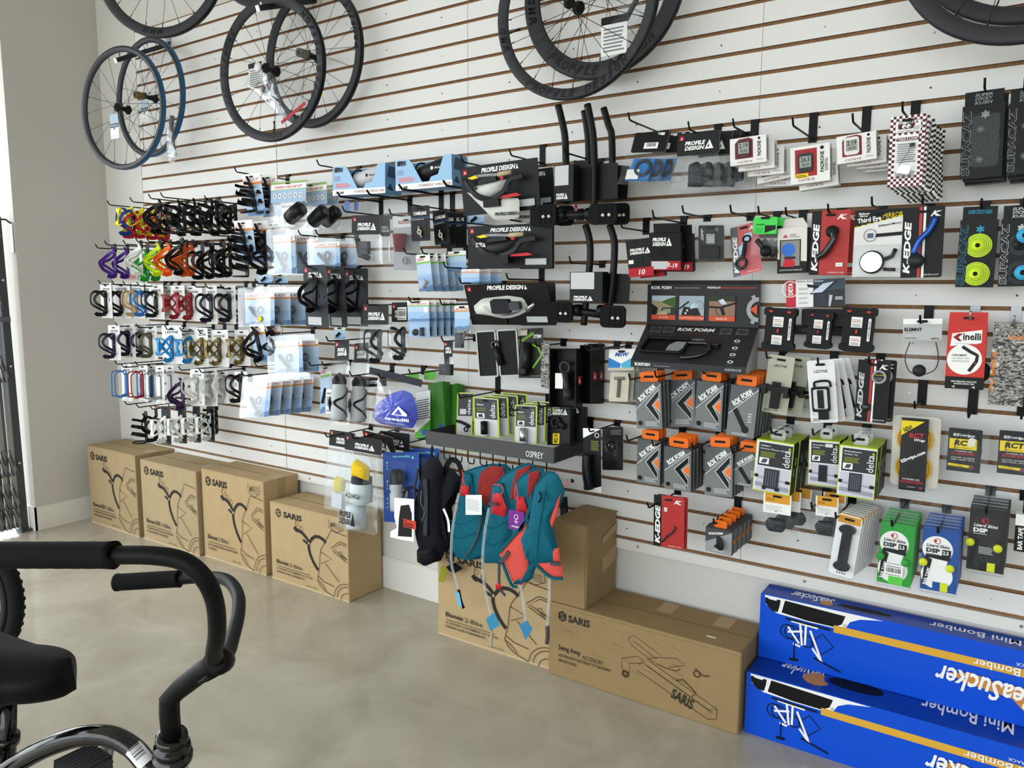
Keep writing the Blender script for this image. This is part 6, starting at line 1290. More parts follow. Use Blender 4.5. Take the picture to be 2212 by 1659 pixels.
# fourth vest, back turned to the room
d = .42; o = org(1165, 1260, d); r = thing('hydration_vest', 'teal hydration vest turned back outward with coral waist wings', 'vest', o)
pf(r, o, [(1170, 1035), (1186, 1018), (1204, 1026), (1219, 1058), (1212, 1085), (1196, 1110), (1192, 1140), (1202, 1180), (1210, 1200), (1205, 1215), (1165, 1217), (1136, 1214), (1122, 1170), (1145, 1120), (1150, 1070), (1160, 1045)], d, .028, .010, TEAL, 'vest_body'); bind(r, o, [(1170, 1035), (1186, 1018), (1204, 1026), (1219, 1058), (1212, 1085), (1196, 1110), (1192, 1140), (1202, 1180), (1210, 1200), (1205, 1215), (1165, 1217), (1136, 1214), (1122, 1170), (1145, 1120), (1150, 1070), (1160, 1045)], d, 0.)
pf(r, o, [(1146, 1120), (1100, 1170), (1080, 1196), (1092, 1214), (1110, 1258), (1135, 1262), (1146, 1235), (1140, 1190)], d, .012, .010, CORAL, 'waist_wing', y=-.006); pf(r, o, [(1165, 1216), (1190, 1214), (1214, 1214), (1219, 1245), (1200, 1248), (1172, 1228)], d, .010, .008, CORAL, 'waist_wing', y=-.006); pf(r, o, [(1206, 1080), (1216, 1064), (1208, 1110), (1196, 1138), (1191, 1125)], d, .006, .006, CORAL, 'side_mesh', y=-.012); pf(r, o, [(1196, 1182), (1212, 1182), (1215, 1210), (1200, 1212)], d, .008, .006, CORAL, 'strap_wing', y=-.012)
for pts, nm in (([(1148, 1118), (1110, 1160), (1082, 1192)], 'edge_binding'), ([(1092, 1216), (1110, 1260), (1122, 1264)], 'edge_binding'), ([(1165, 1219), (1195, 1244), (1220, 1247)], 'edge_binding'), ([(1153, 1062), (1150, 1095), (1128, 1145)], 'edge_binding')): strip(r, o, pts, d, .010, .006, TEALD, nm, -.016)
strip(r, o, [(1088, 1210), (1098, 1200), (1106, 1188)], d, .014, .004, STRAP, 'waist_strap', -.022); strip(r, o, [(1196, 1214), (1216, 1215)], d, .012, .004, STRAP, 'waist_strap', -.022); pf(r, o, [(1128, 1215), (1160, 1218), (1150, 1250), (1130, 1263), (1108, 1262)], d, .014, .010, TEALD, 'lower_pocket', y=.0)
strip(r, o, [(1190, 1040), (1182, 1090), (1172, 1150), (1168, 1210)], d, .003, .002, TEALD, 'stitched_seam', -.030); strip(r, o, [(1146, 1130), (1150, 1170), (1142, 1205)], d, .003, .002, TEALD, 'stitched_seam', -.022)
pipe(r, o, [(1176, 1058), (1180, 1066), (1178, 1075), (1174, 1080)], d, .003, BLACK, 'zip_pull', -.034); strip(r, o, [(1176, 1060), (1188, 1064), (1196, 1080)], d, .004, .002, TEALD, 'zip_seam', -.033)
pipe(r, o, [(1216, 1052), (1226, 1044), (1236, 1038)], d, .002, CORAL, 'elastic_cord'); pf(r, o, [(1233, 1034), (1240, 1036), (1239, 1043), (1233, 1042)], d, .005, .005, BLACK, 'cord_lock')
pipe(r, o, [(1128, 1262), (1134, 1300), (1140, 1345)], d, .0055, TUBE, 'drinking_tube', -.01); b = MB(); q_ = trace([(1128, 1345), (1145, 1337), (1156, 1355), (1142, 1378)], d, o); b.prism([q_[3], q_[2], q_[1], q_[0]], -.02, -.018, M('3a82b4', .5)); b.build('valve_tag', r)
pipe(r, o, [(1184, 1245), (1183, 1290), (1180, 1340), (1178, 1360)], d, .0055, TUBE, 'drinking_tube', .01); pipe(r, o, [(1179, 1355), (1180, 1375), (1178, 1392)], d, .008, M('5a4a4c', .3), 'bite_valve', .01)
# black packs
PACK = M('0d0e15', .8, noise=.2, nscale=80, bump=.08, bscale=300); PKG = M('34373c', .8)
d = .29; o = org(930, 1210, d); r = thing('hydration_pack', 'slim black hydration pack with grey panels hanging from the rack end', 'backpack', o)
pf(r, o, [(918, 1000), (932, 985), (946, 988), (958, 1010), (960, 1060), (958, 1130), (966, 1180), (952, 1212), (930, 1216), (912, 1208), (900, 1160), (898, 1090), (908, 1040)], d, .04, .03, PACK, 'pack_body'); strip(r, o, [(934, 1030), (936, 1080), (934, 1150)], d, .020, .006, PKG, 'grey_panel', -.045); strip(r, o, [(914, 1010), (906, 1050), (908, 1090)], d, .010, .006, PKG, 'grey_piping', -.030); strip(r, o, [(910, 1060), (895, 1050), (882, 1060), (880, 1090)], d, .012, .003, PACK, 'shoulder_strap', -.02)
strip(r, o, [(932, 990), (934, 965)], d, .012, .003, PACK, 'hang_loop'); pf(r, o, [(914, 1180), (950, 1178), (954, 1208), (930, 1218), (914, 1208)], d, .03, .01, PACK, 'lower_pocket', y=-.03); strip(r, o, [(912, 1195), (908, 1225)], d, .003, .001, YEL, 'yellow_cord', -.03); pipe(r, o, [(928, 1055), (926, 1080), (934, 1100), (928, 1120)], d, .0015, GREY, 'elastic_cord', -.05)
d = .275; o = org(985, 1190, d); r = thing('hydration_pack', 'black hydration pack with open shoulder straps between the grey-panelled pack and the teal vests', 'backpack', o)
strip(r, o, [(968, 1060), (962, 1020), (972, 995), (990, 1000), (1000, 1040), (998, 1090)], d, .022, .005, PACK, 'shoulder_strap'); pf(r, o, [(955, 1030), (975, 1010), (994, 1030), (990, 1060), (970, 1070), (966, 1120), (975, 1170), (965, 1200), (952, 1150), (950, 1080)], d, .03, .03, PACK, 'pack_body'); strip(r, o, [(968, 1080), (975, 1130), (985, 1190), (978, 1230)], d, .016, .004, PACK, 'waist_strap', -.02); pf(r, o, [(962, 1225), (985, 1215), (1000, 1228), (980, 1240)], d, .008, .008, PACK, 'strap_end'); b = MB(); q_ = trace([(955, 1222), (970, 1225), (960, 1258), (948, 1254)], d, o); b.prism([q_[3], q_[2], q_[1], q_[0]], -.004, -.002, M('8f8c1e', .5)); b.build('yellow_tag', r); strip(r, o, [(968, 1095), (978, 1120), (980, 1145)], d, .012, .001, WHITE, 'paper_tag', -.03)
# white die-cut tag with red label
d = .34; o = org(875, 1175, d); r = thing('hang_tag', 'white tag with a dark figure patch and red NO DANCING MONKEYS label', 'tag', o)
q_ = trace([(852, 1075), (895, 1078), (894, 1170), (868, 1166), (843, 1160), (844, 1148), (858, 1140), (852, 1118)], d, o); b = MB(); b.prism(q_[::-1], -.001, .0, WHITE); b.build('card', r)
q_ = trace([(866, 1092), (884, 1090), (890, 1110), (890, 1160), (860, 1158), (862, 1120)], d, o); b = MB(); b.prism(q_[::-1], -.0015, -.001, M('1d1b1b', .6)); b.build('dark_patch', r)
q_ = trace([(872, 1120), (899, 1118), (899, 1136), (873, 1138)], d, o); w = q_[1][0]-q_[0][0]; h = q_[0][1]-q_[3][1]; b = MB(); b.box(q_[0][0], -.002, q_[3][1], q_[1][0], -.0015, q_[0][1], M('c8402e', .5)); lb = b.build('red_label', r); p = FP(w, h, -.0021, q_[0][0], q_[3][1]); [p.text(t_, .08, .68-.3*i, .08+.1*len(t_), .88-.3*i, BLACK, bold=.03) for i, t_ in enumerate(('NO', 'DANCING', 'MONKEYS'))]; p.build('lettering', lb); strip(r, o, [(874, 1076), (880, 1060)], d, .001, .001, WHITE, 'string')
# ------------------------------------------------------------------ bottle kit bags and blister below
HBK = M('18181a', .5)
def pd_header(u=.28, v=.2): return lambda p: (red_mark(p, .05, .72, .2), profile_logo(p, u, v, .82, .58))
FROST = clear((.90, .93, .95), .02, .2, .1, 20, .22)
q = Q((745, 940), (825, 952), (824, 985), (744, 970), .26)
def kit(r, q):
    pouch(-q.w*.62, -.36, q.w*.42, 0, .03, flare=.01, m=clear((.95, .965, .97), .012, .15, .2, 14, .05))(r, q)
    MB().lathe([(.0, 0), (.04, 0), (.046, .02), (.046, .10), (.0, .10)], M('cfdbe2', .4), 20, Matrix.Translation((-.03, -.0, -.345))).build('lower_bottle', r)
    MB().lathe([(.02, 0), (.05, .015), (.052, .085), (.046, .10), (.046, .115)], M('d3dee4', .4), 20, Matrix.Translation((.0, -.0, -.235))).lathe([(.047, .095), (.047, .125), (.03, .13)], M('26292e', .5), 20, Matrix.Translation((.0, -.0, -.235))).build('bottle', r)
    b = MB(); puff(b, [(-.05, -.11), (.05, -.12), (.052, -.06), (.02, -.045), (-.03, -.03), (-.045, -.05)], .035, .02, M('e3bf2a', .85, noise=.12, nscale=120), y=-.006, n=30); b.build('yellow_sponge', r)
    p = FP(.09, .03, -.058, -.04, -.20); p.text('AQUACell', 0, 0, 1, .8, INK, bold=.02); p.build('lettering', r); p = FP(.10, .06, -.058, -.075, -.32); profile_logo(p, 0, 0, 1, 1, INK); p.build('logo', r)
card('bottle_kit', 'clear bag with two frosted bottles and a yellow sponge, printed AQUACell', q, HBK, pd_header(), cat='bag', parts=(kit,), hole=None)
q = Q((712, 928), (768, 938), (765, 970), (711, 962), .19)
def kit2(r, q):
    pouch(-q.w*.55, -.30, q.w*.5, 0, .025, m=clear((.95, .965, .97), .012, .15, .2, 14, .12))(r, q); b = MB(); puff(b, [(-.03, -.21), (.03, -.21), (.035, -.15), (.02, -.14), (-.028, -.14)], .02, .02, M('e3cf3a', .85), n=24); b.build('yellow_sponge', r); MB().box(-.035, -.01, -.285, .03, .01, -.215, M('d9d9e2', .4)).build('folded_leaflet', r)
r = card('bottle_kit', 'clear bag with black header and a low yellow sponge, left of the AQUACell bag', q, HBK, pd_header(), cat='bag', parts=(kit2,), hole=None)
r['label'] = 'clear bag with black header and a low yellow sponge, overlapped by the AQUACell bag'
for (tl, tr, br, bl), dd, lb in ((((770, 920), (850, 945), (850, 985), (800, 975)), .13, 'grey-edged black header card tilted behind the AQUACell bag'), (((820, 930), (885, 938), (885, 975), (820, 968)), .09, 'black header card with an envelope tab behind the tilted header card')):
    card('bottle_kit', lb, Q(tl, tr, br, bl, dd), HBK, pd_header(), cat='bag', parts=(lambda r, q: pouch(-q.w*.5, -.25, q.w*.5, 0, .006)(r, q),), hole=None)
q = Q((824, 980), (907, 980), (905, 1132), (832, 1127), .19)
SFB = M('2c4f9e', .45)
def spf(p):
    p.text('speedfil', .28, .92, .76, .955, M('7fd3d8', .4), bold=.02); p.poly([(.80, .91), (.84, .955), (.88, .91)], M('7fd3d8', .4))
    for i, v in enumerate((.85, .80, .76, .58, .53, .48, .33, .27, .21)): p.disc(.12, v, .014 if i % 3 else .018, M('7fd3d8', .4), 10)
def spb(r, q): MB().lathe([(.0, 0), (.028, 0), (.030, .02), (.030, .075), (.024, .085), (.030, .095), (.030, .115), (.026, .12)], M('c4c9cc', .4), 20, Matrix.Translation((.0, -.03, q.h*.18))).build('bottle', r); b = MB(); b.lathe([(.029, .115), (.030, .16), (.022, .18), (0, .185)], M('1c1d20', .35), 18, Matrix.Translation((.0, -.03, q.h*.18))); b.tube([(.018, -.03, q.h*.18+.17), (.034, -.035, q.h*.18+.15), (.032, -.035, q.h*.18+.13)], .012, M('1c1d20', .35), 8); b.build('bottle_cap', r); MB().ring(.022, .006, M('6a6c70', .4), Matrix.Translation((.035, -.02, q.h*.40)), 20, 6).build('coiled_tube', r)
r = card('bottle_blister', 'blue speedfil card with a black-capped grey bottle in a blister', q, SFB, spf, parts=(spb, bubble(-q.w*.3, q.h*.12, q.w*.42, q.h*.9, .06)), hole=None)
stack(r, 1, .07, .06, .012, 0, 1, 'blue speedfil card behind the bottle blister card'); hook(845, 966, .30); hook(707, 944, .28); hook(765, 948, .28)
# --- blue pouch bag and green boxes
d = .26; pts = [(815, 810), (830, 812), (880, 828), (915, 832), (925, 860), (922, 900), (912, 938), (870, 932), (830, 925), (803, 918), (806, 870)]; xs = trace(pts, d); o = org(868, 930, d)
r = thing('towel_bag', 'clear bag holding a blue speedfil pouch with a white mark', 'bag', o)
pf(r, o, [(820, 868), (845, 850), (870, 842), (890, 850), (900, 875), (903, 905), (892, 925), (860, 924), (820, 915), (806, 905), (810, 880)], d, .03, .02, M('3346b8', .6, noise=.08, nscale=30, bump=.15, bscale=40), 'blue_pouch', n=40)
b = MB(); puff(b, trace(pts, d, o), .040, .025, FILM, n=44, rings=6, wob=.10, seed=6); b.build('clear_film', r)
w = .14; p = FP(w, .085, -.042, -.06, .028); p.poly([(.28, .52), (.58, .98), (.92, .62), (.90, .52)], WHITE); p.poly([(.40, .56), (.58, .84), (.72, .56)], M('3346b8', .5)); p.text('speedfil', .02, .20, .98, .40, WHITE, bold=.03); p.line([(.04, .10), (.8, .10)], .001, WHITE); p.build('lettering', r)
MB().tube([(x, -.004, z) for x, z in trace([(800, 800), (850, 812), (912, 828)], d, o)], 0, M('23262c', .5), flat=(.03, .003)).build('bag_header', r)
GRB = M('3d7a2a', .45); GR2_ = M('4d9a2c', .45)
r = carton('green_box', 'dark green box with blue emblem standing beside the blue pouch bag', Q((925, 828), (954, 824), (965, 940), (930, 945), .16), .05, GRB, GRB, M('8fae7a', .5), lambda p: (p.text('SPEEDFIL', .35, .45, .6, .95, M('2a5a1e', .5), rot=90), p.poly([(.55, .08), (.85, .12), (.85, .25), (.55, .2)], M('2a5a9e', .4))))
r = carton('green_box', 'dark green box with blue emblem, farther from the blue pouch bag', Q((956, 832), (986, 826), (992, 930), (962, 938), .12), .05, GRB, GRB, M('8fae7a', .5), lambda p: (p.text('SPEEDFIL', .35, .45, .6, .95, M('2a5a1e', .5), rot=90), p.poly([(.15, .08), (.45, .12), (.45, .25), (.15, .2)], M('2a5a9e', .4))))
carton('green_box', 'green and white slanted box with lined print touching the blue pouch bag', Q((898, 850), (928, 838), (930, 945), (895, 945), .19), .03, WHITE, GRB, GRB, lambda p: (p.poly([(0, 0), (1, 0), (1, .35), (.0, .12)], GR2_), p.rect(.45, .04, .8, .16, M('2a5a9e', .4)), p.lines(.0, .4, 1, .85, 9, M('4a5048', .5))))
for i, (x, y) in enumerate(((880, 806), (916, 800))): card('price_flag', 'small green price flag on a hook behind the blue pouch bag', B(x, y, x+25, y+20, .10-.03*i), M('6cc04a', .5), None, hole=None, cat='tag', group='green price flags')
hook(888, 808, .24); hook(822, 816, .28)
# --- delta strap cards on the rack
LM = M('b5cc3a', .45)
def dcard(p): p.rect(.06, .02, .94, .98, M('cfd0d4', .5)); p.rect(.06, .46, .94, .97, M('45474f', .45)); p.text('delta', .66, .50, .86, .84, WHITE, rot=90); p.text('Raiser', .16, .80, .42, .84, WHITE, bold=.02); p.lines(.16, .66, .5, .76, 3, M('6f8a2a', .5)); p.rect(.14, .48, .44, .60, WHITE); p.poly([(.18, .50), (.40, .50), (.36, .58), (.22, .58)], DKG); p.poly([(.78, .86), (.86, .86), (.82, .90)], LM)
def tubep(m): return prod('stem_raiser', lambda b, q: b.lathe([(.0, 0), (.014, 0), (.014, .055), (.010, .055)], m, 16, Matrix.Translation((0, -.016, q.h*.06))).lathe([(.0145, .0), (.0155, .003), (.0145, .006)], LGREY, 16, Matrix.Translation((0, -.016, q.h*.06))))
r = card('raiser_card', 'lime-edged delta Raiser card with a black stem raiser', Q((1022, 856), (1076, 862), (1080, 946), (1024, 942), .24), LM, dcard, parts=(tubep(BLACK),), edge=LM)
stack(r, 3, .035, .022, .004, .0, 2, 'lime-edged delta card behind the black stem raiser card', 'delta cards behind the black raiser')
r = card('raiser_card', 'lime-edged delta Raiser card with a chrome stem raiser', Q((1113, 874), (1160, 878), (1160, 962), (1110, 960), .24), LM, dcard, parts=(tubep(STEEL),), edge=LM)
stack(r, 2, .035, .016, .004, .0, 2, 'lime-edged delta card behind the chrome stem raiser card', 'delta cards behind the chrome raiser')
r = card('strap_card', 'lime-edged delta net card with a black strap, beside the green boxes', Q((990, 850), (1020, 848), (1022, 944), (983, 940), .18), LM, lambda p: (p.rect(.06, .02, .94, .98, M('b9b6bb', .5)), p.rect(.08, .46, .98, .97, DKG), p.text('delta', .66, .50, .86, .84, WHITE, rot=90), p.rect(.2, .5, .6, .62, LGREY)), edge=LM, parts=(prod('strap', lambda b, q: b.tube(smooth([(-q.w*.4, -.008, q.h*.34), (0, -.01, q.h*.30), (q.w*.4, -.008, q.h*.22)]), .006, BLACK, 6).ring(.009, .003, BLACK, Matrix.Translation((q.w*.2, -.01, q.h*.16)), 14, 6)),))
card('strap_card', 'lime-edged delta card hanging below the rack bar with a black strap', Q((978, 958), (1058, 962), (1050, 978), (976, 974), .12), LM, lambda p: p.rect(.03, .1, .97, .9, M('cfd0d4', .5)), hole=None, parts=(prod('strap', lambda b, q: b.tube([(-q.w*.4, -.008, q.h*.5), (0, -.01, q.h*.4), (q.w*.4, -.008, q.h*.5)], .005, BLACK, 6)),))
hook(995, 860, .26); hook(1108, 887, .26); hook(1167, 880, .26); hook(925, 958, .22)
def stemprod(b, q, z=.0): w, h = q.w, q.h; b.lathe([(.012, -.018), (.017, -.018), (.018, 0), (.017, .018), (.012, .018)], BLACK, 14, Matrix.Translation((-.02, -.02, h*.76)) @ Matrix.Rotation(math.radians(60), 4, 'X')); b.tube([(-.018, -.022, h*.72), (.004, -.024, h*.5), (.014, -.022, h*.30)], [.014, .012, .014], M('1a1b1d', .35), 10); b.lathe([(.012, -.02), (.017, -.02), (.017, .02), (.012, .02)], BLACK, 14, Matrix.Translation((.016, -.022, h*.24)))
q = Q((1184, 882), (1232, 884), (1230, 962), (1182, 962), .18)
r = carton('stem_box', 'black Profile Design stem box with a yellow sticker, on the rack end', q, .045, BLACK, BLACK, BLACK, lambda p: (profile_logo(p, .12, .82, .88, .98), p.rect(.25, .04, .55, .32, YEL), p.text('42.0', .3, .06, .48, .30, INK, rot=90, bold=.03)), parts=(prod('handlebar_stem', lambda b, q: b.ring(.017, .007, M('1d1e20', .35), Matrix.Translation((-.01, -.008, q.h*.62)), 20, 8).tube([(.0, -.006, q.h*.6), (.03, -.004, q.h*.5)], .012, M('1d1e20', .35), 8)),))
stack(r, 1, .055, .02, .002, 0, 1, 'black Profile Design stem box behind the one with the yellow sticker')
# black open stem cartons
def openbox(q, t, label, stem=True):
    r = start('stem_box', label, 'box', q); w, h = q.w, q.h; b = MB(); th = .003
    b.box(-w/2, t-th, 0, w/2, t, h, BLACK).box(-w/2, 0, 0, -w/2+th, t, h, BLACK).box(w/2-th, 0, 0, w/2, t, h, BLACK).box(-w/2, 0, 0, w/2, t, th, BLACK).box(-w/2, 0, h-th, w/2, t, h, BLACK); b.build('open_carton', r)
    if stem: b = MB(); b.ring(.020, .008, M('232426', .35), Matrix.Translation((.0, .02, h*.68)), 20, 8); b.tube([(0, .02, h*.60), (.006, .022, h*.38), (.01, .02, h*.25)], [.014, .013, .016], M('2a2b2e', .35), 10); b.lathe([(.012, -.02), (.018, -.02), (.018, .02), (.012, .02)], M('2a2b2e', .35), 14, Matrix.Translation((.012, .02, h*.22))); b.build('handlebar_stem', r); MB().box(-w*.34, .012, h*.32, -w*.05, .014, h*.58, PAPER).build('paper_label', r)
    p = Print(t, h, lambda x, z, l: (w/2+l, x, z), x0=0.); p.rect(.3, .40, .75, .54, RED); p.poly([(.4, .43), (.65, .43), (.52, .51)], WHITE); p.build('side_mark', r)
    return r
openbox(Q((1187, 752), (1245, 754), (1243, 882), (1186, 880), .20), .055, 'open black carton showing a handlebar stem inside'); openbox(Q((1252, 745), (1278, 746), (1276, 872), (1252, 872), .14), .055, 'open black carton with red side mark behind the stem carton', False); openbox(Q((1268, 742), (1294, 743), (1290, 872), (1268, 872), .08), .05, 'narrow black carton with red side mark closest to the slatwall', False)
d = .19; o = org(1175, 795, d); r = thing('bar_tape_card', 'black and white zigzag patterned card hanging by the open stem carton', 'package', o); b = MB(); q_ = trace([(1170, 740), (1187, 742), (1184, 840), (1168, 835)], d, o); b.prism(q_[::-1], 0, .003, CAMO); b.build('card', r)
def frames(q, label):
    r = start('stem_pack', label, 'package', q, yaw=.3); w, h = q.w, q.h
    for x0 in (-w/2, .02*w): b = MB(); x1 = x0+w*.5-.003; b.prism(rrect(x0, 0, x1, h, .006, 2), .004, .012, BLACK); o_ = b.build('inner_tray', r); MB().tube([(x, .0, z) for x, z in rrect(x0+.002, .002, x1-.002, h-.002, .006, 2)], 0, M('c9cac6', .4), flat=(.006, .005), closed=True).build('white_frame', r)
    MB().ring(.015, .006, GB, Matrix.Translation((-.005, -.008, h*.68)), 18, 8).tube([(-.004, -.012, h*.66), (.016, -.014, h*.25)], [.012, .014], M('1b1c1e', .3), 8).build('handlebar_stem', r)
frames(Q((1034, 714), (1112, 712), (1116, 812), (1042, 815), .17), 'pair of white-framed black trays holding a black stem')
q = Q((1123, 712), (1173, 706), (1172, 818), (1119, 815), .16)
card('stem_card', 'black and lime Cannondale STEM card with a fat black stem', q, M('1a1d1a', .45), lambda p: (p.text('cannondale', .05, .80, .62, .88, M('7fbf2a', .4), bold=.02, ang=28), p.text('STEM', .60, .80, .92, .87, WHITE, bold=.03), p.line([(.4, .70), (.8, .62), (.95, .45), (.6, .2)], .008, M('7fbf2a', .4)), p.text('CANNONDALE PARTS', .5, .03, .95, .05, LGREY)), hole=None, parts=(prod('handlebar_stem', lambda b, q: b.tube([(-.008, -.014, q.h*.70), (-.006, -.02, q.h*.42), (-.010, -.018, q.h*.16)], [.018, .014, .018], M('17181a', .35), 12).lathe([(.0, .022), (.010, .022), (.018, .02), (.018, 0)], BLACK, 16, Matrix.Translation((-.012, -.016, q.h*.12)) @ Matrix.Rotation(math.pi/2, 4, 'X'))), sticker(.02, .86, .36, .98, M('b9aa92', .6))))
hook(1160, 748, .2); hook(1098, 700, .2); hook(1268, 757, .24)
# black cards to the right of the rack
q = Q((1258, 925), (1299, 928), (1298, 1064), (1262, 1060), .20)
card('mount_card', 'narrow black card with a white corner and a bulky black cable device', q, BLACK, lambda p: (p.poly([(0, 1), (0, .84), (1, 1)], WHITE), p.ringf(.78, .90, .03, .04, WHITE, 14), p.lines(.45, .66, .9, .82, 6, M('8a8a3a', .5)), p.poly([(0, 0), (1, 0), (1, .10)], WHITE)), hole=None, parts=(prod('cable_device', lambda b, q: b.tube(smooth([(-.01, -.016, q.h*.60), (-.012, -.02, q.h*.42), (-.008, -.022, q.h*.22), (.0, -.016, q.h*.06)]), [.018]*13, M('0e0f14', .3), 10)),))
q = Q((1304, 925), (1343, 922), (1349, 1017), (1298, 1014), .12)
card('mount_card', 'wide black card with a round black knob in a clear pouch, behind the narrow card', q, BLACK, lambda p: p.lines(.4, .82, .92, .95, 4, GREY), hole=None, parts=(prod('knob', lambda b, q: b.lathe([(0, .02), (.014, .02), (.020, .012), (.020, 0)], GB, 8, Matrix.Translation((.0, -.002, q.h*.55)) @ Matrix.Rotation(math.pi/2, 4, 'X'))), pouch(-q.w*.45, q.h*.2, q.w*.4, q.h*.75, .018)))
carton('mount_card', 'black card edge with a white stripe behind the vest with coral wings', Q((1212, 1076), (1226, 1074), (1225, 1115), (1211, 1118), .06), .01, BLACK, BLACK, BLACK, lambda p: p.ringf(.5, .3, .1, .12, GREY, 12))
hook(1275, 933, .22); hook(1262, 950, .05)
# ------------------------------------------------------------------ aero bars on cards
def aero(o, d, H0, label, second=False):
    pass
AB = M('0f0f11', .42); PAD = M('0b0b0e', .8)
def aerobar(d, bars, boxq, padL, padR, backq, label, low=None):
    o = org((padL[0]+padR[2])/2, padL[3], d); r = thing('aero_bars', label, 'handlebar', o)
    for pts in bars: b = MB(); b.tube(smooth([(x, -.004, z) for x, z in trace(pts, d, o)], 4), .0125, AB, 12); b.build('extension_bar', r)
    q_ = trace(backq, d, o); b = MB(); b.prism([q_[3], q_[2], q_[1], q_[0]], .014, .017, M('141516', .5)); b.build('backing_card', r)
    q_ = trace(boxq, d, o); x0, x1, z0, z1 = q_[0][0], q_[1][0], q_[2][1], q_[0][1]; b = MB(); b.prism([(x0, z0), (x1, z0), (x1, z1), (x0, z1)], -.05, -.004, M('121314', .5)); bx = b.build('label_box', r)
    w, h = x1-x0, z1-z0; p = FP(w, h, -.0502, x0, z0); p.rect(.03, .44, .75, .98, M('c4c6c8', .3)); profile_logo(p, .12, .06, .72, .22); p.build('printed_graphics', r)
    p = Print(.05, h, lambda x, z, l: (x1+l, -.05+x, z), x0=0.); p.rect(.25, .42, .65, .62, RED); p.poly([(.33, .46), (.57, .46), (.45, .56)], WHITE); p.build('side_mark', r)
    for (a, c, e, f_) in (padL, padR):
        q_ = trace([(a, f_), (e, f_), (e, c), (a, c)], d, o); x0_, x1_, z0_, z1_ = q_[0][0], q_[1][0], q_[0][1], q_[2][1]; b = MB(); b.prism(rrect(x0_, z0_, x1_, z1_, .018, 4), -.045, -.034, PAD); ap = b.build('arm_pad', r); w, h = x1_-x0_, z1_-z0_; hm = M('050506', .9); b = MB()
        for i in range(3):
            for j in range(5): b.prism(rrect(x0_+w*(.36+.2*i), z0_+h*(.10+.175*j), x0_+w*(.36+.2*i)+.009, z0_+h*(.10+.175*j)+.008, .002, 1), -.0462, -.0448, hm)
        b.build('slot_pattern', ap, kind='stuff')
        for i in range(2): MB().lathe([(0, .004), (.005, .004), (.006, 0)], M('d8d4c4', .4), 10, Matrix.Translation((x0_+w*(.52+.22*i), -.045, z0_+h*.44)) @ Matrix.Rotation(math.pi/2, 4, 'X')).build('pad_bolt', ap)
    b = MB(); q_ = trace([(padL[2]-8, padL[3]-25), (padR[0]+8, padR[3]-25)], d, o); b.tube([(q_[0][0], -.012, q_[0][1]), (q_[1][0], -.012, q_[1][1])], .014, AB, 10)
    for k in (0.15, .85): xx = q_[0][0]+(q_[1][0]-q_[0][0])*k; b.lathe([(.014, -.016), (.022, -.014), (.022, .014), (.014, .016)], AB, 12, Matrix.Translation((xx, -.012, q_[0][1])) @ Matrix.Rotation(math.pi/2, 4, 'Y'))
    b.build('clamp_bridge', r)
    return r
aerobar(.22, ([(1207, 228), (1216, 265), (1222, 300), (1224, 360), (1226, 440)], [(1270, 226), (1278, 265), (1283, 300), (1285, 360), (1284, 470)]), ((1213, 362), (1254, 362), (1256, 436), (1216, 438)), (1159, 442, 1214, 492), (1284, 440, 1344, 488), ((1192, 358), (1330, 350), (1330, 428), (1198, 436)), 'front pair of black aero extension bars with arm pads and a silver-labelled box')
aerobar(.10, ([(1263, 240), (1268, 270), (1272, 310), (1273, 370)], [(1305, 234), (1316, 272), (1323, 300), (1324, 420)]), ((1275, 372), (1290, 372), (1290, 430), (1276, 430)), (1214, 445, 1250, 490), (1330, 440, 1369, 488), ((1235, 345), (1356, 358), (1350, 430), (1240, 430)), 'rear pair of black aero extension bars half hidden by the front pair')
aerobar(.18, ([(1266, 486), (1275, 520), (1276, 560), (1272, 600), (1266, 660), (1262, 702)], [(1318, 486), (1328, 520), (1328, 560), (1324, 610), (1318, 660), (1313, 707)]), ((1246, 588), (1316, 590), (1314, 654), (1245, 654)), (1199, 652, 1248, 695), (1308, 660, 1361, 706), ((1238, 588), (1358, 592), (1354, 655), (1236, 652)), 'lower pair of black aero extension bars hanging under the front pair')
hook(1234, 568, .24); hook(1222, 330, .26)
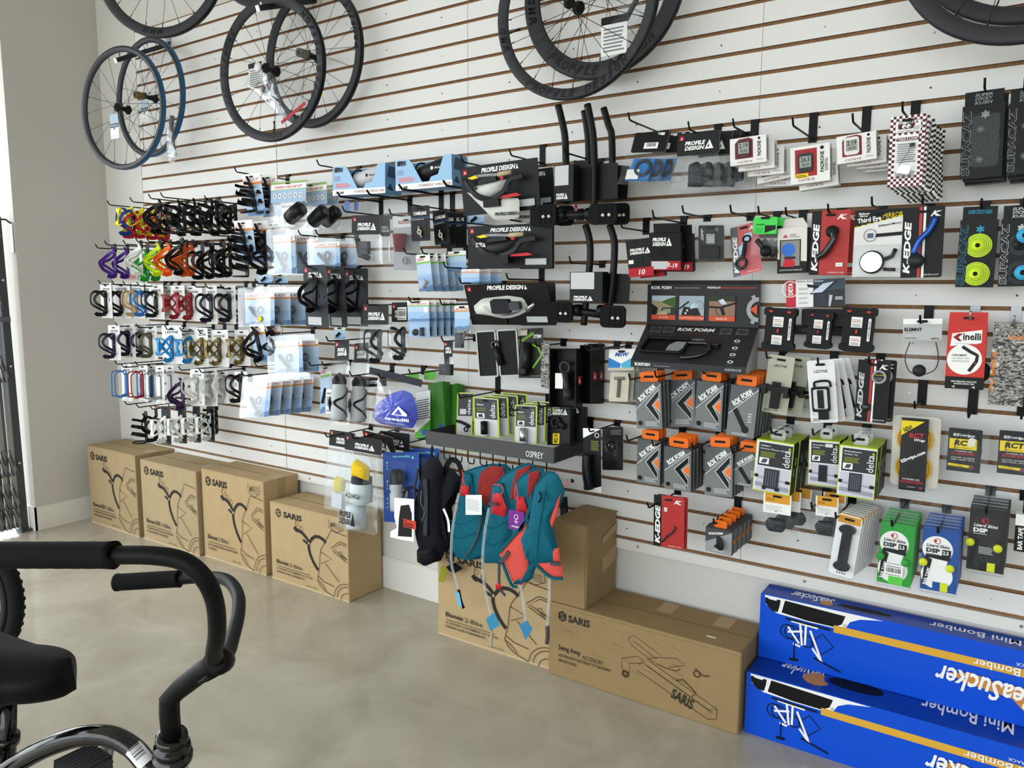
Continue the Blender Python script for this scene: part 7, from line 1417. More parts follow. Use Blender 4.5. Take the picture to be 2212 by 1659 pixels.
# ------------------------------------------------------------------ hydration bottles on black cards
TANW = M('d4d5d0', .35); CLT2 = clear((.93, .94, .92), .03, .05, 0., 30, .2)
def hyd(q, bottle, label, wedge=True, flat=False):
    def draw(p): red_mark(p, .035, .84, .10); profile_line(p, .28, .84 if not flat else .86, .76, .94 if not flat else .97)
    r = card('drink_system', label, q, BLACK, draw, .003, .004, hole=None, edge=BLACK); w, h = q.w, q.h
    b = MB()
    if not flat:
        pts = [(-.30, .30), (-.38, .44), (-.28, .60), (.05, .66), (.16, .64), (.10, .42), (-.02, .30), (-.16, .26)]; puff(b, [(x*w, z*h) for x, z in pts], .05, .004, bottle, n=36); b.build('bottle', r)
        MB().prism([(x*w, z*h) for x, z in ((-.18, .60), (.06, .64), (.05, .72), (-.16, .71))], -.048, -.03, M('202124', .45)).build('bottle_lid', r); p = FP(w, h, -.052); p.rect(.62, .64, .66, .74, RED); profile_logo(p, .20, .50, .32, .60, INK if bottle is TANW else WHITE); p.build('bottle_print', r)
        b = MB(); b.tube(smooth([(-.38*w, -.03, .70*h), (-.30*w, -.045, .56*h), (-.18*w, -.055, .36*h), (-.02*w, -.05, .26*h)]), 0, M('26272a', .45), flat=(.020, .008)); b.tube(smooth([(-.02*w, -.05, .28*h), (.14*w, -.05, .40*h), (.22*w, -.04, .62*h), (.36*w, -.03, .66*h)]), 0, M('26272a', .45), flat=(.016, .008)); b.ring(.010, .004, M('2c2d30', .45), Matrix.Translation((-.38*w, -.03, .73*h)), 16, 6); b.build('cradle', r)
        b = MB(); b.tube(smooth([(-.20*w, -.05, .76*h), (-.05*w, -.055, .76*h), (.12*w, -.05, .74*h)]), .0055, CLT2, 8); b.build('straw', r); MB().tube([(.10*w, -.05, .745*h), (.26*w, -.05, .76*h)], [.009, .008], M('b9aa8a', .3), 10).build('bite_valve', r); MB().prism([(x*w, z*h) for x, z in ((-.28, .74), (-.18, .78), (-.14, .72), (-.22, .70))], -.062, -.060, YEL).build('yellow_tag', r)
        MB().prism([(x*w, z*h) for x, z in ((.10, .27), (.30, .28), (.36, .30), (.30, .35), (.12, .32))], -.05, -.044, RED).build('red_lever', r); MB().box(-.10*w, -.062, .12*h, .10*w, -.03, .28*h, BLACK).build('mount_clamp', r)
    else:
        pts = [(-.42, .30), (-.44, .46), (-.30, .66), (.02, .72), (.20, .66), (.24, .40), (.05, .28), (-.2, .24)]; puff(b, [(x*w, z*h) for x, z in pts], .045, .004, bottle, n=36); b.build('bottle', r); MB().prism(rrect(-.12*w, .38*h, .10*w, .70*h, .008, 3), -.05, -.03, M('26272b', .45)).build('bottle_lid', r); MB().prism(rrect(.10*w, .46*h, .22*w, .64*h, .004, 2), -.05, -.03, M('4a4c52', .45)).build('computer_mount', r)
        b = MB(); b.tube(smooth([(-.20*w, -.05, .56*h), (-.14*w, -.056, .40*h), (.04*w, -.058, .32*h), (.20*w, -.055, .38*h), (.34*w, -.05, .52*h)]), .006, CLT2, 8); b.build('straw', r); MB().tube([(.30*w, -.05, .46*h), (.40*w, -.05, .62*h)], [.009, .006], STEEL, 10).build('bite_valve', r)
    sticker(.70, .08, .94, .22, M('b9bcc0', .4))(r, q)
    return r
r = hyd(Q((992, 362), (1163, 345), (1165, 448), (1005, 470), .24), TANW, 'black Profile Design card with a white aero drink bottle, white wedge bottle below it')
r['label'] = 'black card with a white aero drink bottle, above a white wedge bottle'
o = org(1080, 470, .27); r = thing('wedge_bottle', 'white wedge-shaped bottle lettered PROFILE DESIGN below the white drink bottle card', 'bottle', o); b = MB(); q_ = trace([(1008, 415), (1040, 425), (1122, 428), (1122, 468), (1104, 474), (1068, 476)], .27, o); puff(b, q_, .02, .02, TANW, n=40, rings=5); b.build('bottle_body', r); p = FP(.11, .02, -.0205, -.01, .005); profile_line(p, 0, 0, 1, .6, INK); p.build('lettering', r)
stack(r, 1, .09, .045, -.006, 0, 1, 'dark wedge-shaped bottle behind the white wedge bottle')
hyd(Q((1010, 489), (1193, 482), (1193, 578), (1012, 582), .22), M('2c2d31', .45), 'black card with a black aero drink bottle and red lever, middle of three drink cards')
hyd(Q((1006, 615), (1178, 608), (1200, 704), (1018, 700), .20), TANW, 'black card with a white egg-shaped drink bottle and bent straw', flat=True)
for q, lb in ((Q((1110, 372), (1195, 362), (1198, 440), (1115, 450), .14), 'black drink bottle card tucked behind the white drink bottle card'), (Q((1120, 486), (1197, 484), (1197, 580), (1122, 582), .14), 'black drink bottle card tucked behind the middle drink card'), (Q((1120, 612), (1200, 610), (1202, 702), (1125, 704), .13), 'black drink bottle card tucked behind the egg-shaped bottle card')): card('drink_system', lb, q, M('15161a', .45), lambda p: profile_line(p, .2, .8, .8, .92), .004, hole=None, parts=(sticker(.6, .06, .92, .2, M('b0b3b8', .4)),))
hook(1105, 336, .22); hook(1001, 350, .3); hook(1101, 475, .26); hook(998, 480, .3); hook(1098, 603, .24); hook(997, 612, .28)
# ------------------------------------------------------------------ blue open-front bottle boxes on two brackets
LB = M('9cc3e6', .4); LB2 = M('6f9cc4', .45)
def torp(q, t, bottle, label, txtm):
    r = start('bottle_box', label, 'box', q); w, h = q.w, q.h; b = MB(); th = .002
    b.prism([(-w/2, 0), (w/2, 0), (w/2, h), (.36*w, h), (.26*w, .42*h), (.14*w, .36*h), (.10*w, .22*h), (-.02*w, .22*h), (-.20*w, .88*h), (-.26*w, h), (-w/2, h)], 0, th, LB); b.box(-w/2, 0, 0, w/2, t, th, LB2).box(w/2-th, 0, 0, w/2, t, h, LB2).box(-w/2, 0, 0, -w/2+th, t, h, LB2).box(-w/2, t-th, 0, w/2, t, h, LB2); b.build('carton', r)
    p = FP(w, h); p.rect(0, .0, 1, .20, WHITE); p.text('TORPEDO VERSA 500', .42, .06, .98, .14, DRED, shear=.15, bold=.01); p.text('XLAB', .05, .05, .22, .13, INK, bold=.05, shear=.3); [p.rect(.06, .26+.055*i, .06+(.26, .30, .24)[i], .30+.055*i, M('d98a94', .45)) for i in range(3)]; p.rect(.04, .80, .20, .95, M('44506a', .5)); p.rect(.04, .50, .14, .66, M('8fa3c4', .5)); p.text('P', .06, .80, .16, .96, INK, bold=.03); p.build('printed_graphics', r)
    pr = Print(t, h, lambda x, z, l: (w/2+l, x, z), x0=0.); pr.poly([(.1, .55), (.9, .5), (.8, .9), (.2, .92)], M('40506a', .5)); pr.poly([(.1, .15), (.5, .1), (.3, .35)], M('30405a', .5)); pr.build('side_graphics', r)
    b = MB(); b.lathe([(.0, -.10), (.024, -.095), (.034, -.07), (.036, 0), (.036, .07), (.030, .095), (0, .10)], bottle, 22, Matrix.Translation((.01, t*.5, h*.60)) @ Matrix.Rotation(math.radians(78), 4, 'Y')); b.build('bottle', r); MB().ring(.036, .004, BLACK, Matrix.Translation((-.045, t*.5, h*.60)) @ Matrix.Rotation(math.radians(75), 4, 'Z'), 20, 6).build('bottle_band', r)
    p = FP(.06, .018, t*.5-.037, .03, h*.58); p.disc(.1, .5, .4, txtm, 14); p.text('XLAB', .3, .3, .95, .7, txtm, bold=.03, shear=.2); p.build('bottle_print', r)
    return r
torp(Q((718, 360), (833, 352), (832, 416), (719, 424), .20), .10, M('c9cacc', .4), 'pale blue open-front box with a white TORPEDO bottle', INK)
torp(Q((854, 348), (975, 332), (978, 402), (854, 412), .20), .10, M('1c1d20', .4), 'pale blue open-front box with a black TORPEDO bottle', WHITE)
for (px, py, L) in ((733, 424, .26), (797, 420, .26), (866, 408, .26), (962, 400, .26)):
    p_ = at(px, py, Y=-L); r = thing('shelf_bracket', 'black straight shelf bracket arm under the pale blue bottle boxes', 'bracket', (p_.x, 0, p_.z), group='bracket arms under the bottle boxes'); MB().tube([(0, -.002, 0), (0, -L+.006, 0), (0, -L-.012, .016)], .0045, PEG, 8).build('arm', r); MB().box(-.012, -.005, -.07, .012, -.0005, .02, PEG).build('mounting_plate', r)
hook(690, 357, .24)
# ------------------------------------------------------------------ black header bags beside the aero bars
q = Q((1374, 282), (1450, 278), (1437, 328), (1362, 330), .21)
def bb(r, q): pouch(-q.w*.62, -.115, q.w*.55, 0, .022, flare=.006)(r, q); MB().prism([(-.052, -.108), (.03, -.108), (.04, -.03), (-.038, -.028)], -.012, -.008, M('2a7cc4', .45)).build('blue_card', r); MB().ring(.026, .007, M('3a3f48', .5), Matrix.Translation((.004, -.014, -.064)), 22, 6).build('foam_pad', r); MB().box(-.05, -.017, -.105, -.005, -.016, -.07, PAPER).build('paper_label', r)
r = card('pad_bag', 'black header bag showing its barcode and a blue card inside', q, HBK, lambda p: (p.rect(.35, .18, .75, .48, WHITE), p.barcode(.42, .28, .68, .46, INK), profile_logo(p, .68, .86, .86, .96)), cat='bag', parts=(bb, sticker(.78, .80, .88, .93)), hole=None)
stack(r, 2, .045, .02, .004, .05, 2, 'black header bag behind the bag with the blue card', 'header bags behind the blue card bag')
q = Q((1464, 290), (1556, 278), (1554, 330), (1462, 338), .21)
def bb2(r, q): pouch(-q.w*.58, -.125, q.w*.5, 0, .028, flare=.01)(r, q); b = MB(); puff(b, [(-.03, -.10), (.02, -.105), (.03, -.05), (.0, -.02), (-.03, -.03)], .016, .01, M('26272c', .6), n=24); puff(b, [(.024, -.09), (.05, -.085), (.05, -.03), (.03, -.025)], .014, .01, M('2a2b30', .6), n=20); b.build('arm_pads', r)
r = card('pad_bag', 'black PROFILE DESIGN header bag with dark pads, beside the computer boxes', q, HBK, lambda p: (red_mark(p, .06, .68, .18), profile_logo(p, .18, .22, .86, .62)), cat='bag', parts=(bb2,), hole=None)
stack(r, 3, .045, .02, .004, .05, 2, 'black PROFILE DESIGN header bag behind the bag with dark pads', 'header bags behind the dark pads')
hook(1361, 260, .28); hook(1490, 280, .26)
FR = M('b01f2c', .4)
r = carton('lever_box', 'black Profile Design box with red band numbered 10, tilted', Q((1354, 520), (1402, 514), (1416, 594), (1357, 600), .19), .02, BLACK, BLACK, BLACK, lambda p: (profile_logo(p, .12, .60, .96, .76), p.rect(0, 0, 1, .24, FR), p.text('10', .4, .05, .66, .19, WHITE, bold=.02, shear=.2), p.rect(.32, .32, .62, .54, M('050505', .3)), p.rect(.04, .36, .24, .46, WHITE)))
stack(r, 1, .05, .018, -.002, 0, 1, 'black Profile Design box behind the box numbered 10')
q = Q((1402, 503), (1470, 503), (1472, 584), (1406, 585), .19)
r = carton('lever_box', 'black Profile Design window box with white and red band numbered 19', q, .02, BLACK, BLACK, BLACK, lambda p: (profile_logo(p, .10, .66, .72, .88), p.rect(.02, .02, .98, .26, FR), p.poly([(.04, .04), (.52, .04), (.60, .25), (.04, .25)], LGREY), p.text('F-19', .56, .07, .88, .20, WHITE, bold=.02, shear=.2), p.rect(.26, .38, .52, .58, M('040404', .3))), parts=(lambda r, q: MB().prism([(-q.w*.38, q.h), (q.w*.46, q.h), (q.w*.46, q.h*1.24), (-q.w*.38, q.h*1.24)], .008, .010, BLACK).build('hang_flap', r),))
stack(r, 1, .05, .022, -.003, 0, 1, 'black window box behind the box numbered 19')
hook(1344, 492, .2); hook(1413, 470, .26)
# ------------------------------------------------------------------ triathlon accessory cards (pale blue) and bags
XB = M('9fc0e4', .45); XBD = M('5f86b4', .45); XO = M('d98a45', .45); XR = M('b93a3e', .45); XGN = M('8fc06a', .45)
def xcard(title, green=False, band=.80):
    def f(p):
        p.rect(0, 0, 1, .45, XB); p.rect(0, .45, 1, band-.06, M('b9d0ea', .45)); p.rect(0, band-.06, 1, band, XGN if green else XO); p.rect(0, band, 1, 1, WHITE); p.text(title, .06, band+.02, .06+min(.9, .085*len(title)), band+.10, XR, bold=.02, shear=.2)
        p.poly([(0, 0), (1, 0), (1, .16), (.6, .10), (.3, .14), (0, .06)], XBD)
    return f
CB = M('0d0d0f', .35)
def xcage(q, label, title, kind, m=CB, n=0, lab2=None, dx=.03, sc=1.):
    r = card('cage_card', label, q, WHITE, xcard(title), parts=(lambda r, q: cage_part(kind, m, r, (0, -.002, q.h*.08), rot=-.08),))
    if n: stack(r, n, .07, dx, 0, 0, 2, lab2, lab2)
    return r
xcage(Q((524, 381), (561, 375), (575, 465), (535, 467), .26), 'blue and white GORILLA card with a black wrap-around cage', 'GORILLA XT', 'wrap', n=1, lab2='blue and white GORILLA card behind the front GORILLA card')
xcage(Q((506, 479), (544, 475), (555, 564), (515, 565), .28), 'blue and white CHIMP card with a black slotted cage', 'CHIMP', 'wrap', n=2, lab2='blue CHIMP card behind the front CHIMP card')
xcage(Q((540, 701), (569, 701), (584, 781), (552, 781), .26), 'blue and white SIDEKICK card with a black side-entry cage', 'SIDEKICK', 'tri', n=1, lab2='blue SIDEKICK card behind the front SIDEKICK card')
def ccard(name, q, label, title, n=0, lab2=None, dx=.03, dy=.075, t=.035, glare=None):
    """clear clamshell with pale blue insert and a black product"""
    pr = prod('wing_mount', lambda b, q: b.tube(smooth([(-q.w*.25, -.014, q.h*.55), (-q.w*.05, -.018, q.h*.32), (q.w*.12, -.018, q.h*.14), (q.w*.02, -.014, q.h*.06)]), .009, M('1a1b1e', .35), 6).ring(.016, .005, M('26272b', .35), Matrix.Translation((q.w*.12, -.016, q.h*.45)), 16, 6))
    r = card(name, label, q, M('c2d2e2', .45), lambda p: (xcard(title, band=.84)(p)), hole=None, parts=(pr, (lambda r, q: MB().prism(rrect(-q.w*.56, -.006, q.w*.56, q.h*1.14, .012, 3), -t, -t+.002, clear((.97, .98, .985), .006, .06, 0., 16, .03)).build('clear_shell', r))))
    if n: stack(r, n, dy, dx, 0, .0, 2, lab2, lab2)
    return r
ccard('wing_pack', Q((590, 508), (637, 506), (640, 590), (594, 592), .24), 'clear SUPER WING clamshell with blue insert', 'SUPER WING', 1, 'clear WING clamshell behind the SUPER WING clamshell', .07)
ccard('wing_pack', Q((678, 524), (734, 522), (735, 576), (680, 578), .20), 'bright clear TURBO clamshell with blue insert', 'TURBO WING', 1, 'clear clamshell behind the bright TURBO clamshell', .03)
r = ccard('wing_pack', Q((530, 632), (592, 630), (594, 702), (530, 704), .27), 'clear DELTA clamshell with a round yellow sticker', 'DELTA 425', 3, 'clear DELTA 425 clamshell behind the one with the yellow sticker', .03, .07)
MB().lathe([(0, .001), (.014, .001), (.014, 0)], YEL, 16, Matrix.Translation((.05, -.037, .03)) @ Matrix.Rotation(math.pi/2, 4, 'X')).build('yellow_sticker', r)
ccard('wing_pack', Q((592, 737), (653, 733), (655, 804), (594, 806), .25), 'clear SONIC clamshell with a white barcode leaflet', 'SONIC WING', 1, 'clear SONIC clamshell behind the one with the white leaflet', .03, .07)
ccard('wing_pack', Q((540, 828), (586, 824), (582, 900), (530, 902), .30), 'sunlit clear CARBON WING clamshell at the front of its row', 'CARBON WING', 4, 'clear CARBON WING clamshell in the row behind the sunlit one', .012, .055)
for q, lb, ti in ((Q((559, 587), (587, 585), (588, 612), (559, 613), .16), 'small blue TORPEDO card with the neighbouring card overlapping it', 'TORPE'), (Q((590, 594), (622, 593), (622, 613), (590, 614), .12), 'small blue TORPEDO card with a black clip, tucked behind', 'TORPE'), (Q((692, 790), (716, 784), (714, 890), (692, 893), .14), 'narrow blue and white cage card beside the bottle-and-cage bags', 'CARBO'), (Q((722, 708), (746, 707), (746, 731), (722, 732), .10), 'tiny pale blue label card under the black cage cards', 'X'), (Q((1008, 456), (1046, 454), (1047, 483), (1009, 485), .08), 'pale blue card with a round photo behind the wedge bottles', 'CAGE')): card('accessory_card', lb, q, WHITE, xcard(ti, True), parts=(prod('clip', lambda b, q: b.tube([(-q.w*.2, -.008, q.h*.2), (q.w*.1, -.01, q.h*.5)], .006, CB, 6)),))
hook(512, 372, .30); hook(457, 508, .30); hook(650, 508, .26); hook(687, 507, .24); hook(557, 613, .30); hook(578, 722, .28); hook(556, 792, .26); hook(527, 812, .30); hook(672, 790, .24); hook(700, 790, .16)
# reload kit bags
def kitbag(q, label, big=True):
    def dr(p): p.rect(0, 0, 1, .62, M('9fb9d4', .45)); p.rect(0, .62, 1, .88, WHITE); p.rect(0, .88, 1, 1, M('8fae6a', .45)); p.rect(0, .60, 1, .63, XGN); p.text('TORPEDO RELOAD KIT', .1, .67, .9, .80, XR, bold=.02, shear=.2); [p.disc(.12+.15*i, .32, .12, WHITE, 14) for i in range(6)]; [p.rect(.10+.15*i, .26, .135+.15*i, .38, GREY) for i in range(6)]
    def c(r, q): pouch(-q.w*.52, -.115, q.w*.54, 0, .035, flare=.006)(r, q); MB().lathe([(.02, -.05), (.033, -.045), (.035, 0), (.033, .045), (.02, .05)], M('141518', .35), 16, Matrix.Translation((q.w*.28, -.012, -.055)) @ Matrix.Rotation(math.radians(60), 4, 'Y')).build('bottle_part', r)
    return card('reload_kit', label, q, WHITE, dr, cat='bag', parts=(c,), hole=.9)
kitbag(Q((586, 395), (661, 387), (661, 434), (584, 439), .26), 'clear TORPEDO RELOAD KIT bag with wide picture header, first on its hook')['label'] = 'clear TORPEDO RELOAD KIT bag with a fully visible picture header'
kitbag(Q((637, 400), (706, 392), (706, 440), (640, 446), .18), 'clear RELOAD KIT bag half hidden by the bag with the full header'); kitbag(Q((668, 405), (731, 398), (731, 441), (670, 447), .10), 'clear RELOAD KIT bag whose dark roll shows, nearest the slatwall')
# black cage cards
def pdcage(q, label, kind='loop'): return card('cage_card', label, q, M('303237', .5), lambda p: (red_mark(p, .06, .88, .07), profile_logo(p, .22, .80, .82, .88), p.rect(.12, .03, .70, .16, LGREY)), parts=(lambda r, q: cage_part(kind, CB, r, (-.01, -.002, q.h*.28), rot=.12),), edge=BLACK)
pdcage(Q((654, 572), (704, 573), (711, 707), (661, 705), .28), 'charcoal PROFILE DESIGN cage card, first on its hook', 'tri')['label'] = 'charcoal PROFILE DESIGN cage card with a looped black cage fully in view'
pdcage(Q((706, 575), (742, 576), (752, 707), (712, 706), .19), 'charcoal PROFILE DESIGN cage card partly covered by the looped-cage card', 'tri'); pdcage(Q((744, 580), (794, 580), (796, 705), (744, 704), .09), 'black PROFILE DESIGN cage card nearest the slatwall in its row', 'tri')
hook(666, 577, .31)
# header bags with cages and pads
def pdbag(q, label, fill, depth=.11, hdr=HBK): return card('header_bag', label, q, hdr, lambda p: (red_mark(p, .06, .70, .18), profile_logo(p, .20, .22, .86, .60)), cat='bag', hole=None, parts=(lambda r, q: pouch(-q.w*.62, -depth, q.w*.56, 0, .034, flare=.008)(r, q),)+fill)
padp = lambda r, q: MB().box(-.02, -.02, -.085, .03, .0, -.03, M('3a3b40', .5)).tube([(-.04, -.01, -.02), (-.02, -.012, -.09), (.03, -.012, -.10)], .012, M('2a2b2e', .4), 8).build('brake_parts', r)
cagep = lambda r, q: cage_part('loop', M('2b2d31', .4), r, (0, .02, -depth_)) if False else cage_part('loop', M('24262a', .4), r, (.0, .025, -.155))
pdbag(Q((760, 465), (822, 464), (821, 506), (760, 507), .22), 'clear PROFILE DESIGN bag with folded grey parts, beside the red cup pack', (padp,), .13)
card('header_bag', 'black header card behind the bag with folded grey parts', Q((822, 466), (842, 466), (843, 510), (822, 511), .15), HBK, lambda p: profile_logo(p, .1, .2, .9, .5), cat='bag', hole=None, parts=(lambda r, q: pouch(-q.w*.5, -.11, q.w*.5, 0, .02)(r, q),))
pdbag(Q((784, 657), (839, 657), (840, 701), (784, 701), .26), 'clear PROFILE DESIGN bag with a grey cage, in front of a barcode header', (cagep,), .15)
pdbag(Q((846, 653), (881, 653), (881, 695), (846, 696), .18), 'clear bag with barcode sticker header and a splayed grey cage', (cagep, sticker(.4, .1, .95, .75, code=True)), .15)
pdbag(Q((960, 736), (978, 736), (978, 771), (958, 771), .22), 'small clear PROFILE DESIGN bag with dark blocks, below the blue mount cards', (lambda r, q: MB().box(-.03, -.02, -.075, .03, .0, -.03, M('2a2b2f', .45)).build('rubber_blocks', r),), .09)
def bcage(r, q): MB().lathe([(0, 0), (.034, 0), (.036, .02), (.036, .13), (.030, .15), (.030, .165)], M('b9bfc2', .4), 18, Matrix.Translation((0, -.01, -.27))).build('bottle', r); MB().lathe([(.031, .16), (.033, .18), (.022, .20), (0, .215)], BLACK, 16, Matrix.Translation((0, -.01, -.27))).build('bottle_cap', r); cage_part('tri', M('1a1b1d', .4), r, (0, .03, -.26))
pdbag(Q((724, 735), (754, 733), (754, 777), (722, 779), .24), 'clear bag with a capped bottle in a black cage and a barcode strip', (bcage, sticker(-.5, -2.6, .1, -1.4, code=True)), .29)
pdbag(Q((766, 742), (796, 740), (796, 782), (764, 784), .16), 'clear bag with a capped bottle in a black cage, behind the barcode-strip bag', (bcage,), .29)
carton('bottle_box', 'black RZ2 SYSTEM box above the blue pouch bag', Q((784, 818), (818, 816), (818, 834), (785, 836), .14), .05, BLACK, BLACK, BLACK, lambda p: p.text('RZ2 SYSTEM', .1, .3, .95, .7, WHITE, bold=.02))
hook(745, 457, .28); hook(797, 659, .30); hook(710, 737, .28); hook(958, 738, .22); hook(760, 812, .26)
for (x0, y0, x1, y1, d, lb) in ((750, 428, 767, 465, .10, 'small clear tube with a blue label under the pale blue boxes'), (770, 430, 784, 462, .07, 'small clear tube partly hidden behind the blue-labelled tube')):
    q = B(x0, y0, x1, y1, d); r = start('clear_tube', lb, 'package', q); MB().lathe([(.0, 0), (q.w*.5, 0), (q.w*.5, q.h), (0, q.h)], SHELL, 14).build('tube', r); MB().box(-q.w*.3, -q.w*.5-.001, q.h*.2, q.w*.3, -q.w*.5, q.h*.8, M('6f8fd0', .45)).build('blue_label', r)
# red cup pack and small black cup cards
q = Q((850, 468), (906, 466), (908, 583), (850, 585), .22)
card('cup_pack', 'clear blister pack holding a dark red plastic cup', q, M('9a9ca0', .45), lambda p: (p.rect(0, .8, 1, 1, LGREY), p.text('REDDCUP', .2, .86, .9, .92, DRED, bold=.03)), r_=.01, parts=(prod('red_cup', lambda b, q: b.lathe([(.0, 0), (.021, 0), (.024, .025), (.025, .026), (.030, .068), (.031, .072), (.028, .072)], M('6f1520', .35), 22, Matrix.Translation((-.006, -.034, q.h*.34)))), prod('clip_parts', lambda b, q: b.ring(.012, .004, M('8a8d90', .4), Matrix.Translation((.0, -.012, q.h*.18)), 16, 6)), shell(.004, .068)))
def cam(p): p.rect(0, .66, 1, .675, M('2f6fb0', .4)); p.text('CAMELBAK', .14, .74, .86, .84, WHITE, bold=.03); p.text('REPLACEMENT CUP', .05, .60, .70, .635, WHITE); p.rect(.18, .06, .82, .55, M('17181b', .4)); p.rect(.18, .06, .82, .55, M('0a0a0b', .4))
camp = prod('valve_part', lambda b, q: b.ring(.008, .0035, M('cfc8b4', .4), Matrix.Translation((0, -.008, q.h*.26)), 16, 6).tube([(-.006, -.008, q.h*.30), (-.002, -.008, q.h*.42)], .003, M('cfc8b4', .4), 6).tube([(.004, -.008, q.h*.22), (.010, -.008, q.h*.10)], .003, M('cfc8b4', .4), 6))
card('valve_card', 'black CAMELBAK card with a cream valve, first on its hook', Q((887, 446), (927, 444), (930, 519), (889, 522), .25), BLACK, cam, parts=(camp,), edge=BLACK)['label'] = 'black CAMELBAK card with a bright cream valve, fully in view'
card('valve_card', 'tilted black CAMELBAK card behind the fully visible CAMELBAK card', Q((936, 456), (964, 450), (974, 524), (938, 531), .19), BLACK, cam, parts=(camp,), edge=BLACK)
for i, (x0, x1) in enumerate(((966, 985), (986, 1008))): card('valve_card', 'narrow edge of a black CAMELBAK card between the tilted card and the drink cards', B(x0-14, 458, x1, 535, .14-.05*i), BLACK, cam, edge=BLACK, group='CAMELBAK cards at the back')
hook(884, 442, .28); hook(846, 464, .28)
# pale blue strap cards
r = card('accessory_card', 'pale blue and green header card with a silver part, below the CAMELBAK cards', Q((898, 551), (928, 548), (936, 626), (906, 631), .25), WHITE, xcard('CARBON', True), parts=(lambda r, q: pouch(-q.w*.48, .0, q.w*.48, q.h*.38, .02)(r, q), prod('silver_part', lambda b, q: b.tube([(-.01, -.012, q.h*.1), (.012, -.012, q.h*.28)], .009, LGREY, 8))))
stack(r, 4, .035, .012, 0, .03, 3, 'pale blue header card in the fan behind the silver-part card', 'fanned pale blue cards')
card('accessory_card', 'wide pale blue and green C-FAST card beside the fanned blue cards', Q((968, 544), (1006, 541), (1008, 584), (968, 586), .16), WHITE, xcard('C-FAST', True), parts=(lambda r, q: pouch(-q.w*.48, -.08, q.w*.48, .0, .015)(r, q),))
r = card('accessory_card', 'pale blue SONIC NUT card with orange band', Q((997, 582), (1036, 580), (1035, 612), (996, 613), .22), WHITE, xcard('SONIC NUT'), hole=None); stack(r, 2, .05, .018, 0, 0, 2, 'dark-printed SONIC NUT card behind the front SONIC NUT card', 'SONIC NUT cards behind')
q = Q((880, 650), (926, 648), (928, 694), (881, 694), .25)
r = card('computer_mount_card', 'pale blue AERO COMPUTER MOUNT card with a round black mount', q, WHITE, lambda p: (xcard('AERO MOUNT', True, .78)(p), p.disc(.85, .55, .14, WHITE), p.line([(.05, .15), (.5, .08), (.85, .3)], .0015, XBD)), parts=(lambda r, q: MB().box(-q.w*.48, .0, -.065, q.w*.5, .0015, 0, XB).build('lower_card', r), prod('round_mount', lambda b, q: b.lathe([(0, .012), (.012, .012), (.014, .006), (.014, 0)], CB, 16, Matrix.Translation((-.014, -.002, -.045)) @ Matrix.Rotation(math.pi/2, 4, 'X')).box(.016, -.014, -.06, .03, -.001, -.025, CB)), lambda r, q: pouch(-q.w*.48, -.068, q.w*.5, 0, .016)(r, q)))
stack(r, 4, .035, .008, 0, 0, 2, 'pale blue AERO COMPUTER MOUNT card lined up behind the first', 'computer mount cards behind')
q = Q((983, 661), (1014, 659), (1015, 711), (981, 711), .22)
card('accessory_card', 'pale blue card with orange top and a grey part in a hanging pouch', q, WHITE, xcard('MULTISTRIKE'), parts=(lambda r, q: pouch(-q.w*.5, -.085, q.w*.55, 0, .022)(r, q), prod('grey_part', lambda b, q: b.box(-.02, -.02, -.075, .012, 0, -.015, M('3d4046', .45)).tube([(.006, -.012, -.06), (.026, -.012, -.01)], .006, M('6a6d72', .4), 8))))
hook(888, 653, .28); hook(955, 658, .28); hook(878, 548, .28); hook(915, 548, .28); hook(963, 578, .26)
# ------------------------------------------------------------------ bottle cage wall
def bare(px, py, d, kind, m, label, group=None, rot=0., hdr=False, yaw=0., sc=1.):
    p = at(px, py, Y=-d); r = thing('bottle_cage', label, 'bottle cage', p, (0, rot, yaw), group); r.scale = (sc, sc, sc)
    cage_part(kind, m, r, name='cage_body')
    if hdr: MB().prism(rrect(-.014, .13, .014, .175, .004, 2), -.001, .002, M('2a2c30', .5)).build('hang_tab', r)
    return r
YC = M('e6dc1e', .4); RC = M('b51f2a', .35); BC = M('1e3f9a', .35); PC = M('4a2382', .4); WC = M('e4e4e2', .4); GC = M('2f9a3c', .4); NC = M('c6e01e', .4); OC = M('e8641e', .4); KC = M('101012', .35)
bare(283, 506, .30, 'loop', BC, 'blue glossy bottle cage behind the red cages', rot=.2); bare(290, 512, .28, 'loop', RC, 'red glossy bottle cage beside the blue one', rot=.25)
for i, x in enumerate((300, 326, 350)): bare(x+14, 512+3*i, .22-.04*i, 'loop', RC, 'red glossy bottle cage low behind the yellow cages', 'red cages behind the yellow cages', .3)
for i, x in enumerate((283, 306, 330, 360)): bare(x, 500+3*i, .29-.05*i, 'x', YC, 'yellow criss-cross bottle cage on the top row', 'yellow cages on the top row', .22)
for i, (x, y, d, k) in enumerate(((345, 500, .28, 'tri'), (362, 503, .25, 'loop'), (385, 505, .27, 'wrap'), (402, 506, .22, 'x'), (418, 503, .25, 'wrap'), (436, 506, .20, 'loop'), (455, 504, .22, 'wrap'), (474, 505, .16, 'tri'), (496, 503, .16, 'loop'), (512, 500, .10, 'x'))): bare(x, y, d, k, KC, 'black plastic bottle cage hanging in the crowded top row', 'black cages in the top row', .12*(-1)**i+.1, sc=1.05)
for px, py, L in ((238, 443, .34), (287, 436, .32), (327, 429, .32), (353, 426, .32), (448, 433, .28), (480, 437, .2)): hook(px, py, L)
